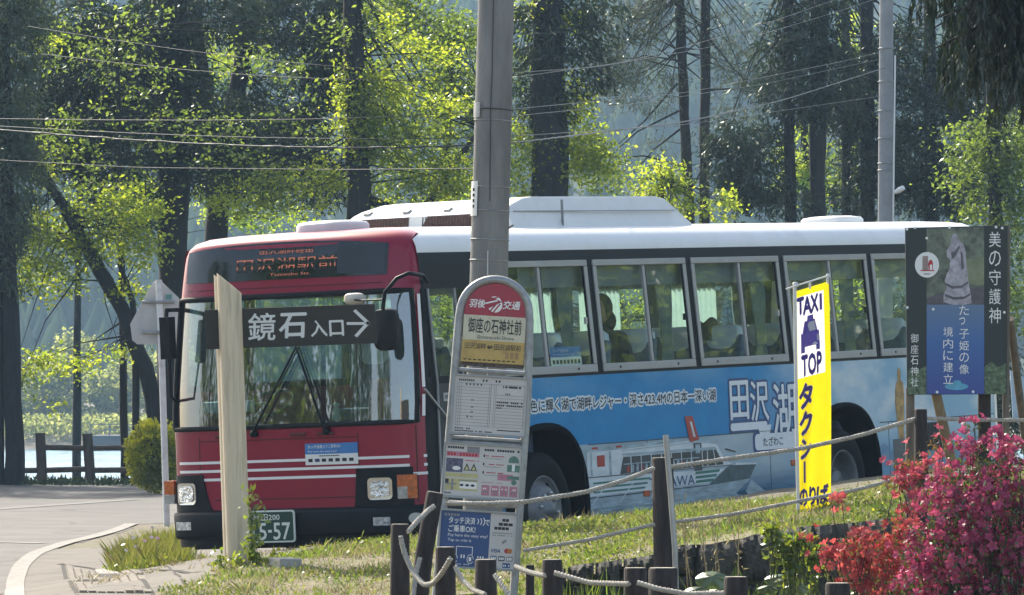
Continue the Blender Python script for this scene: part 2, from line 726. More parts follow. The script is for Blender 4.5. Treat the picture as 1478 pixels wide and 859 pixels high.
V = [(p.x, p.y, th(p.x, p.y) + 0.03) for p in c] + [(p.x, p.y, th(p.x, p.y) - 0.02) for p in c]
mb.add(V, [(0, 1, 2, 3), (0, 4, 5, 1), (1, 5, 6, 2), (2, 6, 7, 3), (3, 7, 4, 0)])
mb.build('drain_cover', iron, pavement)

# kerb stones along the crest of the verge beside the bus, and the loose concrete block
kerb_m = mat('kerb_stone', (0.36, 0.35, 0.32), rough=0.9, var=0.15, scale=9, bump=0.4, bscale=40)
kerb = empty('kerb', px(1000, 753, 46.6))
tag(kerb, kind='structure')
for k in range(4):
    a, b = px(1000 + 32 * k, 753 - 2.3 * k, 46.6 + 0.2 * k), px(1031 + 32 * k, 750.8 - 2.3 * k, 46.8 + 0.2 * k)
    mid = (a + b) / 2
    rz = math.atan2(b.y - a.y, b.x - a.x)
    rot = Matrix.Rotation(rz, 3, 'Z') @ Matrix.Rotation(-math.atan2(b.z - a.z, (b.xy - a.xy).length), 3, 'Y')
    mb = MB()
    mb.box(mid - kerb.location + Vector((0, 0, -0.04)), ((b - a).length, 0.14, 0.18), rot=rot)
    mb.build('kerb_stone', kerb_m, kerb, bevel=0.012)
p = gp(412, 818)
blk = MB()
blk.box((0, 0, 0.02), (0.17, 0.34, 0.09), rot=Matrix.Rotation(R(16), 3, 'Z'))
o = blk.build('concrete_block', kerb_m, bevel=0.012)
o.location = p
tag(o, 'small pale concrete block in the grass below the bus number plate', 'block')

# ---------------------------------------------------------------- lake and far shore
wm = bpy.data.materials.new('lake_water')
wm.use_nodes = True
n, l = wm.node_tree.nodes, wm.node_tree.links
p_ = n['Principled BSDF']
p_.inputs['Base Color'].default_value = (0.02, 0.16, 0.27, 1)
p_.inputs['Roughness'].default_value = 0.26
p_.inputs['Specular IOR Level'].default_value = 0.28
tc = n.new('ShaderNodeTexCoord')
mp = n.new('ShaderNodeMapping')
mp.inputs['Scale'].default_value = (0.6, 0.16, 1)
nz = n.new('ShaderNodeTexNoise')
nz.inputs['Scale'].default_value = 1.2
nz.inputs['Detail'].default_value = 5
bp = n.new('ShaderNodeBump')
bp.inputs['Strength'].default_value = 0.9
bp.inputs['Distance'].default_value = 0.5
l.new(tc.outputs['Object'], mp.inputs[0])
l.new(mp.outputs[0], nz.inputs['Vector'])
l.new(nz.outputs[0], bp.inputs['Height'])
l.new(bp.outputs[0], p_.inputs['Normal'])
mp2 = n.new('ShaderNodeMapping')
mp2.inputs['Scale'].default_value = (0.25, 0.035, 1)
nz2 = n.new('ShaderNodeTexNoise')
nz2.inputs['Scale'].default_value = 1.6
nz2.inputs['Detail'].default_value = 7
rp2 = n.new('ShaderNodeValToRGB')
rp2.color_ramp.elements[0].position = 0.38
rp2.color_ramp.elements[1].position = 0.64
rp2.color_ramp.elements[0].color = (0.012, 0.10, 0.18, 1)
rp2.color_ramp.elements[1].color = (0.13, 0.34, 0.46, 1)  # light and dark streaks put into the colour for uneven reflections
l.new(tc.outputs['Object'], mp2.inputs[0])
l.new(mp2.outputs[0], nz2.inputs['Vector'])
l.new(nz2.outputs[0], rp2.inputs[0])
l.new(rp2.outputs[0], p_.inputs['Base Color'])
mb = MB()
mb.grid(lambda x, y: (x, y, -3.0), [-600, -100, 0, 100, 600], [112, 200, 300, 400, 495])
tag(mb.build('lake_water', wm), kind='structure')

quay_m = mat('quay_concrete', (0.07, 0.07, 0.075), rough=0.9, var=0.2, scale=0.6)
qa = px(128, 646, 470)
quay = empty('quay', (qa.x, 470, -3.2))
tag(quay, 'grey concrete quay wall with a railing on the far lake shore', 'quay')
mb = MB()
mb.span((0, 0, 0), (9, 14, 1.35))
mb.build('wall', quay_m, quay)
rail_m = mat('far_rail', (0.15, 0.14, 0.12), rough=0.7)
for k in range(7):
    mb = MB()
    mb.span((0.1 + k * 1.45, 0.3, 1.35), (0.2 + k * 1.45, 0.4, 2.25))
    mb.build('railing_post', rail_m, quay)
for z in (1.75, 2.2):
    mb = MB()
    mb.span((0, 0.25, z), (9, 0.3, z + 0.07))
    mb.build('rail', rail_m, quay)

# wooded hill across the lake
hx = axis([(-520, -120, 40), (-120, 120, 3), (120, 520, 40)])
hy = axis([(640, 1060, 6)])


def hill_h(x, y):
    t = np.clip((y - 660) / 300, 0, 1)
    crest = 70 + 7 * np.sin(x * 0.016 + 0.8) + 4 * np.sin(x * 0.05) + 0.03 * x
    z = crest * t ** 0.9 * (1 - 0.35 * np.clip((y - 960) / 100, 0, 1))
    z = z + 2.2 * np.sin(x * 0.11 + y * 0.05) * t + 1.5 * np.sin(x * 0.23 - y * 0.09) * t
    return z - 2.0


hill_m = mat('hill_forest', (0.035, 0.055, 0.03), rough=1.0, var=0.5, scale=0.08, bump=0.0)
sheet('hill', hx, hy, 0.0, hill_m, hf=hill_h)
# conifers standing on it, far too many and too small to tell apart
N = 5200
cx_ = rng.uniform(-125, 125, N)
cy_ = rng.uniform(665, 985, N)
cz_ = hill_h(cx_, cy_) - 0.5
hh = rng.uniform(3.5, 7.5, N)
rr = hh * rng.uniform(0.26, 0.42, N)
A = np.arange(6) * math.pi / 3
ring = np.stack([cx_[:, None] + rr[:, None] * np.cos(A), cy_[:, None] + rr[:, None] * np.sin(A), np.repeat(cz_[:, None] + hh[:, None] * 0.12, 6, 1)], -1)
tip = np.stack([cx_, cy_, cz_ + hh], -1)[:, None, :]
V = np.concatenate([ring, tip], 1).reshape(-1, 3)
base = (np.arange(N) * 7)[:, None]
tri = np.concatenate([np.stack([base[:, 0] + k, base[:, 0] + (k + 1) % 6, base[:, 0] + 6], -1) for k in range(6)])
tag(np_mesh('forest', V, tri, leaf_mat('far_conifer', (0.02, 0.04, 0.02), (0.07, 0.10, 0.035), (0.03, 0.05, 0.01), (0.08, 0.11, 0.03), 0.3, 0.0)), kind='stuff')
# ---------------------------------------------------------------- the bus
red = mat('bus_red', (0.265, 0.007, 0.034), rough=0.3, var=0.07, scale=1.5, spec=0.35, coat=0.18, dirt=((0.24, 0.022, 0.045), 2.2, 0.45), stretch=(1, 1, 0.45))
white = mat('bus_white', (0.78, 0.79, 0.79), rough=0.35, var=0.03, scale=1.2, coat=0.15, dirt=((0.55, 0.54, 0.50), 2.5, 0.35))
roofw = mat('roof_white', (0.74, 0.74, 0.72), rough=0.5, var=0.05, scale=2, dirt=((0.50, 0.47, 0.42), 3, 0.4))
black = mat('bus_black', (0.005, 0.007, 0.011), rough=0.5, var=0.2, scale=3, spec=0.18, dirt=((0.02, 0.02, 0.022), 2, 0.4))
rubber = mat('rubber', (0.008, 0.009, 0.011), rough=0.75, var=0.25, scale=8, bump=0.15, spec=0.3, dirt=((0.02, 0.02, 0.02), 4, 0.4))
alu = mat('aluminium', (0.50, 0.50, 0.49), rough=0.42, metal=0.7, var=0.1, scale=6)
chrome = mat('chrome', (0.62, 0.62, 0.62), rough=0.18, metal=0.9, var=0.05)
stripe = mat('stripe_white', (0.82, 0.80, 0.80), rough=0.4, var=0.03)
navy = mat('navy_print', (0.02, 0.055, 0.16), rough=0.5, var=0.08)
ink = mat('dark_ink', (0.02, 0.02, 0.025), rough=0.6, var=0.1)
pale = mat('print_white', (0.80, 0.80, 0.78), rough=0.5, var=0.03)
blue_print = mat('blue_print', (0.05, 0.20, 0.50), rough=0.45, var=0.1)
inner = mat('interior_grey', (0.20, 0.22, 0.22), rough=0.8, var=0.1)
ceilm = mat('interior_ceiling', (0.55, 0.57, 0.55), rough=0.8, var=0.05)
seatm = mat('seat_fabric', (0.10, 0.13, 0.20), rough=0.9, var=0.2, scale=20)
cover_m = mat('seat_cover', (0.74, 0.76, 0.78), rough=0.9, var=0.05, scale=10)
curtain_m = mat('curtain_fabric', (0.17, 0.21, 0.195), rough=0.95, var=0.15, scale=10)
glass = glass_mat('window_glass', (0.80, 0.90, 0.88), dust=0.045)
wglass = glass_mat('windscreen_glass', (0.40, 0.55, 0.55), dust=0.05, base=0.13, graze=0.22)

bus = empty('bus', BUS_LOC, BUS_ROT)
tag(bus, 'red fronted local bus with blue picture wrap parked behind the bus stop', 'bus')
LEN = 11.6


def ws_(z):
    """Half width of the body at height z."""
    P = [(0.3, 1.235), (0.5, 1.245), (1.64, 1.245), (2.70, 1.168), (2.80, 1.152), (2.86, 1.125), (2.91, 1.07), (2.945, 0.97), (2.966, 0.80), (2.985, 0.50), (2.995, 0.15)]
    return float(np.interp(z, [p[0] for p in P], [p[1] for p in P]))


def fx_(z):
    P = [(0.3, 0.0), (1.30, 0.0), (2.45, -0.10), (2.86, -0.165), (2.91, -0.20), (2.945, -0.27), (2.966, -0.45), (2.985, -0.9), (2.995, -1.4)]
    return float(np.interp(z, [p[0] for p in P], [p[1] for p in P]))


def front(y, z, off=0.0):
    """Point on the bowed front at lateral y, height z."""
    w = ws_(z)
    q = min(0.9999, abs(y) / w)
    d = 0.32 * (1 - (1 - q ** 3.4) ** (1 / 3.4))
    dq = 0.32 * q ** 2.4 * (1 - q ** 3.4) ** (1 / 3.4 - 1) / w
    nx, ny = 1.0, (dq if y > 0 else -dq)
    L = math.hypot(nx, ny)
    return Vector((fx_(z) - d + off * nx / L, y + off * ny / L, z))


def sidep(x, z, off=0.0):
    return Vector((x, ws_(z) + off, z))


FY = [-0.9999, -0.995, -0.98, -0.955, -0.92, -0.87, -0.8, -0.7, -0.55, -0.4, -0.2, 0, 0.2, 0.4, 0.55, 0.7, 0.8, 0.87, 0.92, 0.955, 0.98, 0.995, 0.9999]
WIN = [-(1.43 + 1.844 * k) for k in range(6)]
SX = [-0.34, -0.42, -1.32, -1.38]
for k in range(5):
    SX += [WIN[k] - 0.07, WIN[k + 1] + 0.07]
SX += [-10.8, -11.36]
ZL = [0.33, 0.64, 1.02, 1.33, 1.64, 1.70, 2.38, 2.44, 2.63, 2.745, 2.80, 2.86, 2.91, 2.945, 2.966, 2.985, 2.995]


def ring(z):
    w = ws_(z)
    P = []
    sh = fx_(z)
    for q in FY:                       # front, from right (-) to left (+)
        P.append(('F', front(q * w, z)))
    for x in SX:
        P.append(('L', Vector((min(x, sh - 0.34 + 0.001 * x), w, z)) if z > 2.9 else Vector((x, w, z))))
    rr_ = max(0, (z - 2.87)) * 2.0
    for a in (0.95, 0.6, 0.2, -0.2, -0.6, -0.95):
        P.append(('B', Vector((-LEN + 0.0 + rr_ + 0.06 * abs(a) ** 4, a * w, z))))
    for x in reversed(SX):
        P.append(('R', Vector((min(x, sh - 0.34 + 0.001 * x), -w, z)) if z > 2.9 else Vector((x, -w, z))))
    return P


rings = [ring(z) for z in ZL]
NP = len(rings[0])
tags_ = [t for t, _ in rings[0]]
win_idx = set()
for j, z in enumerate(ZL[:-1]):
    pass


def face_mat(i, j):
    """None = opening; else material index of the body shell (0 red, 1 white, 2 black)."""
    i2 = (i + 1) % NP
    z0, z1 = ZL[j], ZL[j + 1]
    t = tags_[i] + tags_[i2]
    if t == 'FF':
        q = (FY[i] + FY[i2]) / 2
        if 1.33 <= z0 and z1 <= 2.44 and abs(q) < 0.97:
            return None
        if z1 <= 0.64:
            return 2
        if q > 0.994 and z1 <= 2.44:
            return 2
        return 0
    if 'F' in t:                                    # the corner behind the front
        if z1 <= 2.44 and t in ('FL', 'LF'):
            return 2
        return 0 if z1 > 0.64 else 2
    if t in ('LL', 'RR'):
        xm = (rings[0][i][1].x + rings[0][i2][1].x) / 2
        if z0 >= 2.745:
            return 0 if xm > -0.36 else 1
        if t == 'LL':
            if xm > -0.42:
                return 2
            if -1.32 < xm < -0.42:                   # front door
                if 1.70 <= z0 and z1 <= 2.44:
                    return None
                return 2
            if xm < -1.38 and z1 <= 1.64:
                return None                          # side panel fills this
        else:
            if xm > -0.42:
                return 0
        for k in range(5):
            if WIN[k + 1] + 0.06 < xm < WIN[k] - 0.06 and 1.70 <= z0 and z1 <= 2.63:
                return None
        if t == 'RR' and 1.70 <= z0 and z1 <= 2.44 and -1.32 < xm < -0.42:
            return None
        return 2 if (z0 >= 1.64) else 0
    if 'B' in t:
        if 1.64 < z0 < 2.4 and t == 'BB':
            return None if abs(rings[0][i][1].y + rings[0][i2][1].y) < 1.9 else 1
        return 1 if z0 > 0.6 else 2
    return 1


body = MB()
body.v = [tuple(p) for r_ in rings for _, p in r_]
for j in range(len(ZL) - 1):
    for i in range(NP):
        mm = face_mat(i, j)
        if mm is None:
            continue
        i2 = (i + 1) % NP
        body.f.append((j * NP + i, j * NP + i2, (j + 1) * NP + i2, (j + 1) * NP + i))
        body.m.append(mm)
        body.s.append(True)
body.f.append(tuple((len(ZL) - 1) * NP + i for i in range(NP)))
body.m.append(1)
body.s.append(True)
shell = body.build('body', [red, white, black], bus)
try:
    shell.data.set_sharp_from_angle(angle=R(35))
except Exception:
    pass

# inside: floor, ceiling, dashboard, bulkhead
mb = MB()
mb.span((-11.4, -0.54, 0.43), (-0.35, 0.54, 0.95))
for xa, xb in ((-0.35, -1.5), (-2.97, -7.28), (-8.76, -11.4)):
    for y0, y1 in ((0.542, 1.2), (-1.2, -0.542)):
        mb.span((xa, y0, 0.86), (xb, y1, 0.95))
mb.build('floor', inner, bus)
mb = MB()
mb.span((-11.0, -1.02, 2.70), (-1.0, 1.02, 2.74))
mb.build('ceiling', ceilm, bus)
mb = MB()
for s in (-1, 1):
    mb.prism([(s * 1.10, 2.42), (s * 1.10, 2.68), (s * 0.72, 2.70)] if s > 0 else [(-0.72, 2.70), (-1.10, 2.68), (-1.10, 2.42)], lambda a, b, d: Vector((-10.9 + d, a, b)), 9.2)
mb.build('luggage_rack', inner, bus)
mb = MB()
mb.grid(lambda y, t: front(y, 1.30, -0.03) + Vector((-0.55 * t, 0, 0.05 - 0.06 * t * t)), np.linspace(-1.1, 1.1, 13), [0, 0.3, 0.6, 1.0])
mb.span((-0.7, -1.15, 0.95), (-0.36, 0.2, 1.30))
dash = mb.build('dashboard', mat('dashboard_plastic', (0.04, 0.045, 0.05), rough=0.7), bus)
mb = MB()
mb.lathe([(0.235, -0.015), (0.25, 0), (0.235, 0.015), (0.22, 0), (0.235, -0.015)], (0, 0, 0), n=28)
mb.tube([(-0.23, 0, 0), (0.23, 0, 0)], 0.014, 6)
mb.tube([(0, 0, 0), (0, -0.23, 0)], 0.014, 6)
sw = mb.build('steering_wheel', rubber, bus)
sw.location = (-0.72, -0.62, 1.52)
sw.rotation_euler = (0, R(28), 0)
mb = MB()
mb.span((-1.46, 0.62, 0.95), (-1.40, 1.14, 1.62))
mb.build('partition', inner, bus)
mb = MB()
mb.span((-0.47, -1.02, 1.46), (-0.30, -0.58, 1.56))
mb.build('document_tray', cover_m, bus, bevel=0.02)
mb = MB()
mb.prism([(0.52, 1.36), (0.72, 1.36), (0.66, 1.70), (0.56, 1.70)], lambda a, b, d: Vector((-0.62 + d, a, b)), 0.12)
mb.build('signal_flag', mat('flag_red', (0.42, 0.05, 0.04), rough=0.8), bus)
mb = MB()
mb.lathe([(0.03, 0), (0.045, 0.02), (0.03, 0.06), (0.02, 0.12), (0.035, 0.14), (0.0, 0.16)], (-0.38, 0.28, 1.36), n=14)
mb.build('hand_brush', cover_m, bus)

# windscreen with its gasket and wipers
mb = MB()
yy = [q * 1.0 for q in np.linspace(-0.972, 0.972, 25)]
mb.grid(lambda q, z: front(q * ws_(z), z, -0.012), yy, np.linspace(1.32, 2.45, 7))
wsn = mb.build('windscreen', wglass, bus)
mb = MB()
path = [(q, 1.335) for q in np.linspace(-0.962, 0.962, 23)] + [(0.968, z) for z in (1.5, 1.8, 2.1, 2.3)] + [(q, 2.435) for q in np.linspace(0.962, -0.962, 23)] + [(-0.968, z) for z in (2.3, 2.1, 1.8, 1.5)] + [(-0.962, 1.335)]
mb.tube([front(q * ws_(z), z, 0.0) for q, z in path], 0.024, 6, cap=False)
mb.build('gasket', rubber, wsn)
for (ya, yb_, zb_) in ((-0.30, 0.10, 1.95), (0.42, 0.16, 1.92)):
    mb = MB()
    a, b = front(ya, 1.28, 0.05), front(yb_, zb_, 0.04)
    mb.tube([a + Vector((-0.06, 0, -0.01)), a, b], 0.011, 6)
    d = (b - a) * 0.42
    side = Vector((0, 0.03, 0))
    mb.tube([b - d, b + d * 0.25], 0.009, 5)
    mb.tube([b - d + side, b + d * 0.3 + side], 0.006, 5)
    mb.lathe([(0.0, 0.03), (0.028, 0.02), (0.032, -0.03)], front(ya, 1.28, 0.03), axis='X', n=12)
    mb.build('wiper', black, bus)
for s in (-1,):
    mb = MB()
    mb.grid(lambda t, z: Vector((-0.50 - 0.02 * math.sin(t * 40), 1.02 - 0.24 * t, z)), np.linspace(0, 1, 25), [1.40, 1.9, 2.40])
    mb.build('curtain', curtain_m, bus)
    mb = MB()
    mb.grid(lambda t, z: Vector((-0.62 - 0.02 * math.sin(t * 36), -1.10 + 0.26 * t, z)), np.linspace(0, 1, 25), [1.40, 1.9, 2.40])
    mb.build('curtain', curtain_m, bus)

# pillar strips beside the windscreen
mb = MB()
for z0, z1 in ((1.62, 2.40), (1.38, 1.56)):
    mb.grid(lambda q, z: front(q * ws_(z), z, 0.016), [0.9835, 0.9865, 0.9895, 0.9925], np.linspace(z0, z1, 5))
mb.build('pillar_strip', stripe, bus)

# destination display
mb = MB()
dtop = lambda y: 2.91 - 0.05 * abs((y + 0.05) / 1.0) ** 2.2 - 0.02
mb.grid(lambda y, t: front(y, 2.575 + t * (dtop(y) - 2.575), 0.006), np.linspace(-1.06, 0.96, 21), np.linspace(0, 1, 5))
disp_m = mat('display_glass', (0.012, 0.017, 0.022), rough=0.06, var=0.3, scale=2, spec=0.6)
disp = mb.build('destination_display', disp_m, bus)
mb = MB()
mb.grid(lambda y, z: front(y, z, 0.009), np.linspace(0.50, 0.94, 6), [2.60, 2.72, 2.83])
mb.build('display_end_panel', mat('display_panel', (0.025, 0.032, 0.045), rough=0.35, var=0.1), disp)
led_m = bpy.data.materials.new('led_text')
led_m.use_nodes = True
n, l = led_m.node_tree.nodes, led_m.node_tree.links
pb = n['Principled BSDF']
pb.inputs['Base Color'].default_value = (0.02, 0.015, 0.012, 1)
tc = n.new('ShaderNodeTexCoord')
sp = n.new('ShaderNodeSeparateXYZ')
m1 = n.new('ShaderNodeMath')
m1.operation = 'MULTIPLY'
m1.inputs[1].default_value = 2 * math.pi / 0.062
m2 = n.new('ShaderNodeMath')
m2.operation = 'SINE'
m3 = n.new('ShaderNodeMath')
m3.operation = 'GREATER_THAN'
m3.inputs[1].default_value = 0.25
m4 = n.new('ShaderNodeMath')
m4.operation = 'MULTIPLY'
m4.inputs[1].default_value = 0.16
l.new(tc.outputs['Object'], sp.inputs[0])
l.new(sp.outputs['Z'], m1.inputs[0])
l.new(m1.outputs[0], m2.inputs[0])
l.new(m2.outputs[0], m3.inputs[0])
l.new(m3.outputs[0], m4.inputs[0])
l.new(m4.outputs[0], pb.inputs['Emission Strength'])
pb.inputs['Emission Color'].default_value = (1.0, 0.30, 0.16, 1)
mb = MB()
fr = lambda a, b, d: front(a, b, d)
put_text(mb, '田沢湖駅前', (-0.50, 2.64, 0.50, 2.76), fr, off=0.010, bold=-0.018)
put_text(mb, '田沢湖畔経由', (-0.27, 2.79, 0.26, 2.842), fr, off=0.010)
put_text(mb, 'Tazawako Sta.', (-0.16, 2.605, 0.24, 2.63), fr, off=0.010)
mb.build('led_lettering', led_m, disp, fix=False)

# stripes, panel joints, sticker
mb = MB()
for (y0, y1, z) in ((-1.235, 1.235, 1.045), (-1.235, 1.235, 0.972), (-0.86, 0.68, 0.90), (1.16, 1.236, 0.90)):
    mb.grid(lambda y, zz: front(y, zz, 0.004), np.concatenate([np.linspace(y0, y1, 25), [] if abs(y1) < 1.2 else [1.24]]), [z - 0.0115, z + 0.0115])
mb.build('front_stripes', stripe, bus)
mb = MB()
seam = mat('panel_seam', (0.05, 0.01, 0.014), rough=0.8)
for y in (-0.89, 0.70):
    mb.grid(lambda yy_, zz: front(yy_, zz, 0.0025), [y, y + 0.008], np.linspace(0.66, 1.26, 4))
mb.grid(lambda yy_, zz: front(yy_, zz, 0.0025), np.linspace(-0.89, 0.70, 9), [1.222, 1.229])
mb.grid(lambda yy_, zz: front(yy_, zz, 0.0025), np.linspace(-0.74, 0.66, 9), [0.72, 0.728])
mb.grid(lambda yy_, zz: front(yy_, zz, 0.0025), np.linspace(-1.2, 1.2, 15), [2.505, 2.512])
mb.grid(lambda yy_, zz: front(yy_, zz, 0.0025), [-1.18, -1.172], np.linspace(0.96, 1.30, 3))
mb.grid(lambda yy_, zz: front(yy_, zz, 0.0025), [1.19, 1.197], np.linspace(0.66, 1.30, 4))
tag(mb.build('panel_seams', seam, bus), kind='stuff')
mb = MB()
for y in (-0.62, 0.13, 0.40):
    c = front(y, 1.262, 0.012)
    mb.box(c, (0.03, 0.16, 0.028))
    mb.cut()
mb.build_each('panel_handle', mat('dark_red', (0.10, 0.01, 0.015), rough=0.5), bus, bevel=0.008)

mb = MB()
mb.grid(lambda y, z: front(y, z, 0.005), np.linspace(0.19, 0.70, 5), [1.000, 1.09])
mb.grid(lambda y, z: front(y, z, 0.005), np.linspace(0.19, 0.70, 5), [1.09, 1.180], mi=1)
put_text(mb, 'タッチ決済', (0.22, 1.137, 0.36, 1.167), fr, 0, off=0.007, bold=0.02)
put_text(mb, ')))でご乗車OK!', (0.365, 1.135, 0.54, 1.169), fr, 0, off=0.007)
put_text(mb, 'Pay here the easy way!', (0.22, 1.10, 0.50, 1.122), fr, 0, off=0.007)
for k in range(7):
    y = 0.22 + k * 0.066
    flat(mb, [(y, 1.025), (y + 0.042, 1.025), (y + 0.042, 1.052), (y, 1.052)], fr, 0.007, (2, 2, 2, 2, 2, 2, 2)[k] if k != 1 else 3)
put_text(mb, 'VISA', (0.283, 1.026, 0.335, 1.052), fr, 3, off=0.0075, bold=0.02, shear=0.006)
for k in range(9):
    flat(mb, [(0.33 + k * 0.022, 1.070), (0.346 + k * 0.022, 1.070), (0.346 + k * 0.022, 1.080), (0.33 + k * 0.022, 1.080)], fr, 0.007, 2)
mb.build('payment_sticker', [pale, blue_print, ink, navy], bus, fix=False)

# bumper, lamp surrounds, lamps, number plate
mb = MB()
prof = [(0.0, 0.395), (0.045, 0.405), (0.058, 0.43), (0.058, 0.60), (0.045, 0.625), (0.0, 0.632)]
qs = [-0.9998] + list(np.linspace(-0.995, 0.995, 33)) + [0.9998]
mb.grid(lambda q, k: front(q * ws_(0.5), prof[int(k)][1], prof[int(k)][0]), qs, range(len(prof)))
for s in (-1, 1):
    mb.grid(lambda t, k: Vector((-0.30 - 0.75 * t, s * (ws_(0.5) + prof[int(k)][0]), prof[int(k)][1])), [0, 0.5, 1.0], range(len(prof)))
    mb.add([Vector((-1.05, s * (ws_(0.5) + p[0]), p[1])) for p in prof], [tuple(range(len(prof)))])
bump_o = mb.build('bumper', black, bus)
mb = MB()
for y in (-0.15, 0.62):
    mb.grid(lambda a, z: front(a, z, 0.060), [y, y + 0.006], [0.41, 0.62])
    mb.cut()
mb.build_each('bumper_joint', rubber, bump_o)


for s in (-1, 1):
    mb = MB()
    zs = np.linspace(0.632, 0.945 if s < 0 else 0.96, 9)

    def yin(z):
        t = (z - 0.632) / 0.32
        return (-0.76 - 0.10 * t ** 0.6) if s < 0 else (0.655 + 0.025 * t)
    yo = -1.21 if s < 0 else 1.165
    mb.grid(lambda t, z: front(yin(z) + (yo - yin(z)) * t, z, 0.012), np.linspace(0, 1, 9), zs)
    mb.grid(lambda t, k: front(yin(zs[-1]) + (yo - yin(zs[-1])) * t, zs[-1], 0.012 * k), np.linspace(0, 1, 9), [0, 1])
    mb.grid(lambda z, k: front(yin(z), z, 0.012 * k), zs, [0, 1])
    so = mb.build('lamp_surround', black, bus)
    yc, zc = (-1.035, 0.785) if s < 0 else (0.895, 0.785)
    hl = MB()
    for (w_, h_, o0, mi) in ((0.215, 0.185, 0.030, 0), (0.165, 0.135, 0.034, 1)):
        poly = rrect(yc - w_ / 2, zc - h_ / 2, yc + w_ / 2, zc + h_ / 2, 0.035)
        hl.add([front(a, b, o0) for a, b in poly], [tuple(range(len(poly)))], mi)
        if mi == 0:
            nn = len(poly)
            hl.add([front(a, b, 0.0) for a, b in poly] + [front(a, b, o0) for a, b in poly], [(k, (k + 1) % nn, nn + (k + 1) % nn, nn + k) for k in range(nn)], 0)
    hl.build('headlight', [chrome, mat('lamp_lens', (0.80, 0.82, 0.82), rough=0.15, metal=0.85, var=0.45, scale=14, bump=1.0, bscale=28)], bus)
    # fog lamp in the bumper
    y0, y1 = (-1.135, -0.965) if s < 0 else (0.84, 0.985)
    fl = MB()
    fl.grid(lambda a, z: front(a, z, 0.062), np.linspace(y0, y1, 3), [0.478, 0.548])
    fl.build('fog_lamp', mat('fog_lens', (0.46, 0.47, 0.48), rough=0.3, var=0.6, scale=30, metal=0.5, bump=0.8, bscale=40), bus)
    # turn signal
    tl = MB()
    if s < 0:
        for (z0, z1, mi) in ((0.78, 0.90, 0), (0.70, 0.78, 1)):
            tl.grid(lambda q, z: front(q * ws_(z), z, 0.03), [-0.9999, -0.999, -0.996, -0.988], [z0, z1], mi=mi)
            tl.box((-0.20, -1.285, (z0 + z1) / 2), (0.11, 0.10, z1 - z0 - 0.004), mi)
    else:
        tl.grid(lambda a, z: front(a, z, 0.028), [1.045, 1.09, 1.14, 1.185], [0.795, 0.895], mi=0)
        tl.grid(lambda a, z: front(a, z, 0.028), [1.045, 1.12], [0.695, 0.795], mi=1)
        tl.grid(lambda a, z: front(a, z, 0.028), [1.12, 1.185], [0.695, 0.795], mi=0)
        for z0, z1 in ((0.69, 0.694), (0.896, 0.90)):
            tl.grid(lambda a, z: front(a, z, 0.028), [1.04, 1.1, 1.19], [z0, z1], mi=2)
    tl.build('turn_signal', [mat('amber_lens', (0.55, 0.13, 0.02), rough=0.3, var=0.3, scale=25, bump=0.5), mat('clear_lens', (0.45, 0.42, 0.38), rough=0.3, var=0.3, scale=20, bump=0.4), black], bus)
mb = MB()
poly = disc(1.165, 0.53, 0.042, 0.046, 18)
mb.add([front(a, b, 0.066) for a, b in poly], [tuple(range(18))])
mb.build('corner_lamp', mat('corner_lens', (0.55, 0.55, 0.5), rough=0.4, var=0.2), bus)

plate_m = mat('plate_green', (0.012, 0.055, 0.040), rough=0.4, var=0.1)
plate_w = mat('plate_white', (0.75, 0.78, 0.72), rough=0.4, var=0.03)
mb = MB()
y0, y1, z0, z1 = -0.44, 0.115, 0.36, 0.632
pl = lambda a, b, d: Vector((0.085 + d, a, b))
mb.prism(rrect(y0, z0, y1, z1, 0.03), pl, 0.012, 1)
flat(mb, rrect(y0 + 0.014, z0 + 0.014, y1 - 0.014, z1 - 0.014, 0.02), pl, 0.015, 0)
put_text(mb, '秋田200', (-0.29, 0.545, -0.03, 0.605), pl, 1, off=0.018, bold=0.01)
put_text(mb, '15', (-0.305, 0.385, -0.165, 0.525), pl, 1, off=0.018, bold=0.015)
put_text(mb, '57', (-0.095, 0.385, 0.07, 0.525), pl, 1, off=0.018, bold=0.015)
put_text(mb, 'い', (-0.40, 0.43, -0.35, 0.48), pl, 1, off=0.018)
flat(mb, [(-0.148, 0.445), (-0.112, 0.445), (-0.112, 0.468), (-0.148, 0.468)], pl, 0.018, 1)
mb.build('number_plate', [plate_m, plate_w], bus, fix=False)

# front door
mb = MB()
mb.grid(lambda x, z: sidep(x, z, 0.006), [-1.30, -0.88, -0.44], [0.36, 1.64], smooth=False)
door = mb.build('door', mat('door_charcoal', (0.03, 0.036, 0.044), rough=0.45, var=0.08, scale=2), bus)
mb = MB()
mb.grid(lambda x, z: sidep(x, z, -0.01), [-1.32, -0.88, -0.42], np.linspace(1.70, 2.44, 4))
mb.build('door_glass', glass, door)
mb = MB()
for x in (-1.31, -0.87, -0.43):
    mb.tube([sidep(x, 0.36, 0.008), sidep(x, 1.64, 0.008), sidep(x, 2.44, 0.008)], 0.013, 6)
mb.build('door_frame', mat('door_frame_grey', (0.22, 0.23, 0.24), rough=0.4, metal=0.3), door)
mb = MB()
mb.tube([sidep(-0.46, 1.62, -0.05), sidep(-0.75, 1.28, -0.05)], 0.012, 8)
mb.tube([sidep(-0.20, 1.60, 0.02), sidep(-0.52, 1.36, 0.03), sidep(-0.80, 1.24, 0.03)], 0.011, 8)
mb.build('handrail', alu, bus)
mb = MB()
for k, x in enumerate((-0.52, -1.0)):
    sd = lambda a, b, d, x=x: sidep(x - a, b, d)
    flat(mb, [(0, 1.49), (0.17, 1.49), (0.17, 1.56), (0, 1.56)], sd, 0.010, 0)
    put_text(mb, '前乗', (0.02, 1.505, 0.15, 1.545), sd, 1, off=0.012)
    mb.cut()
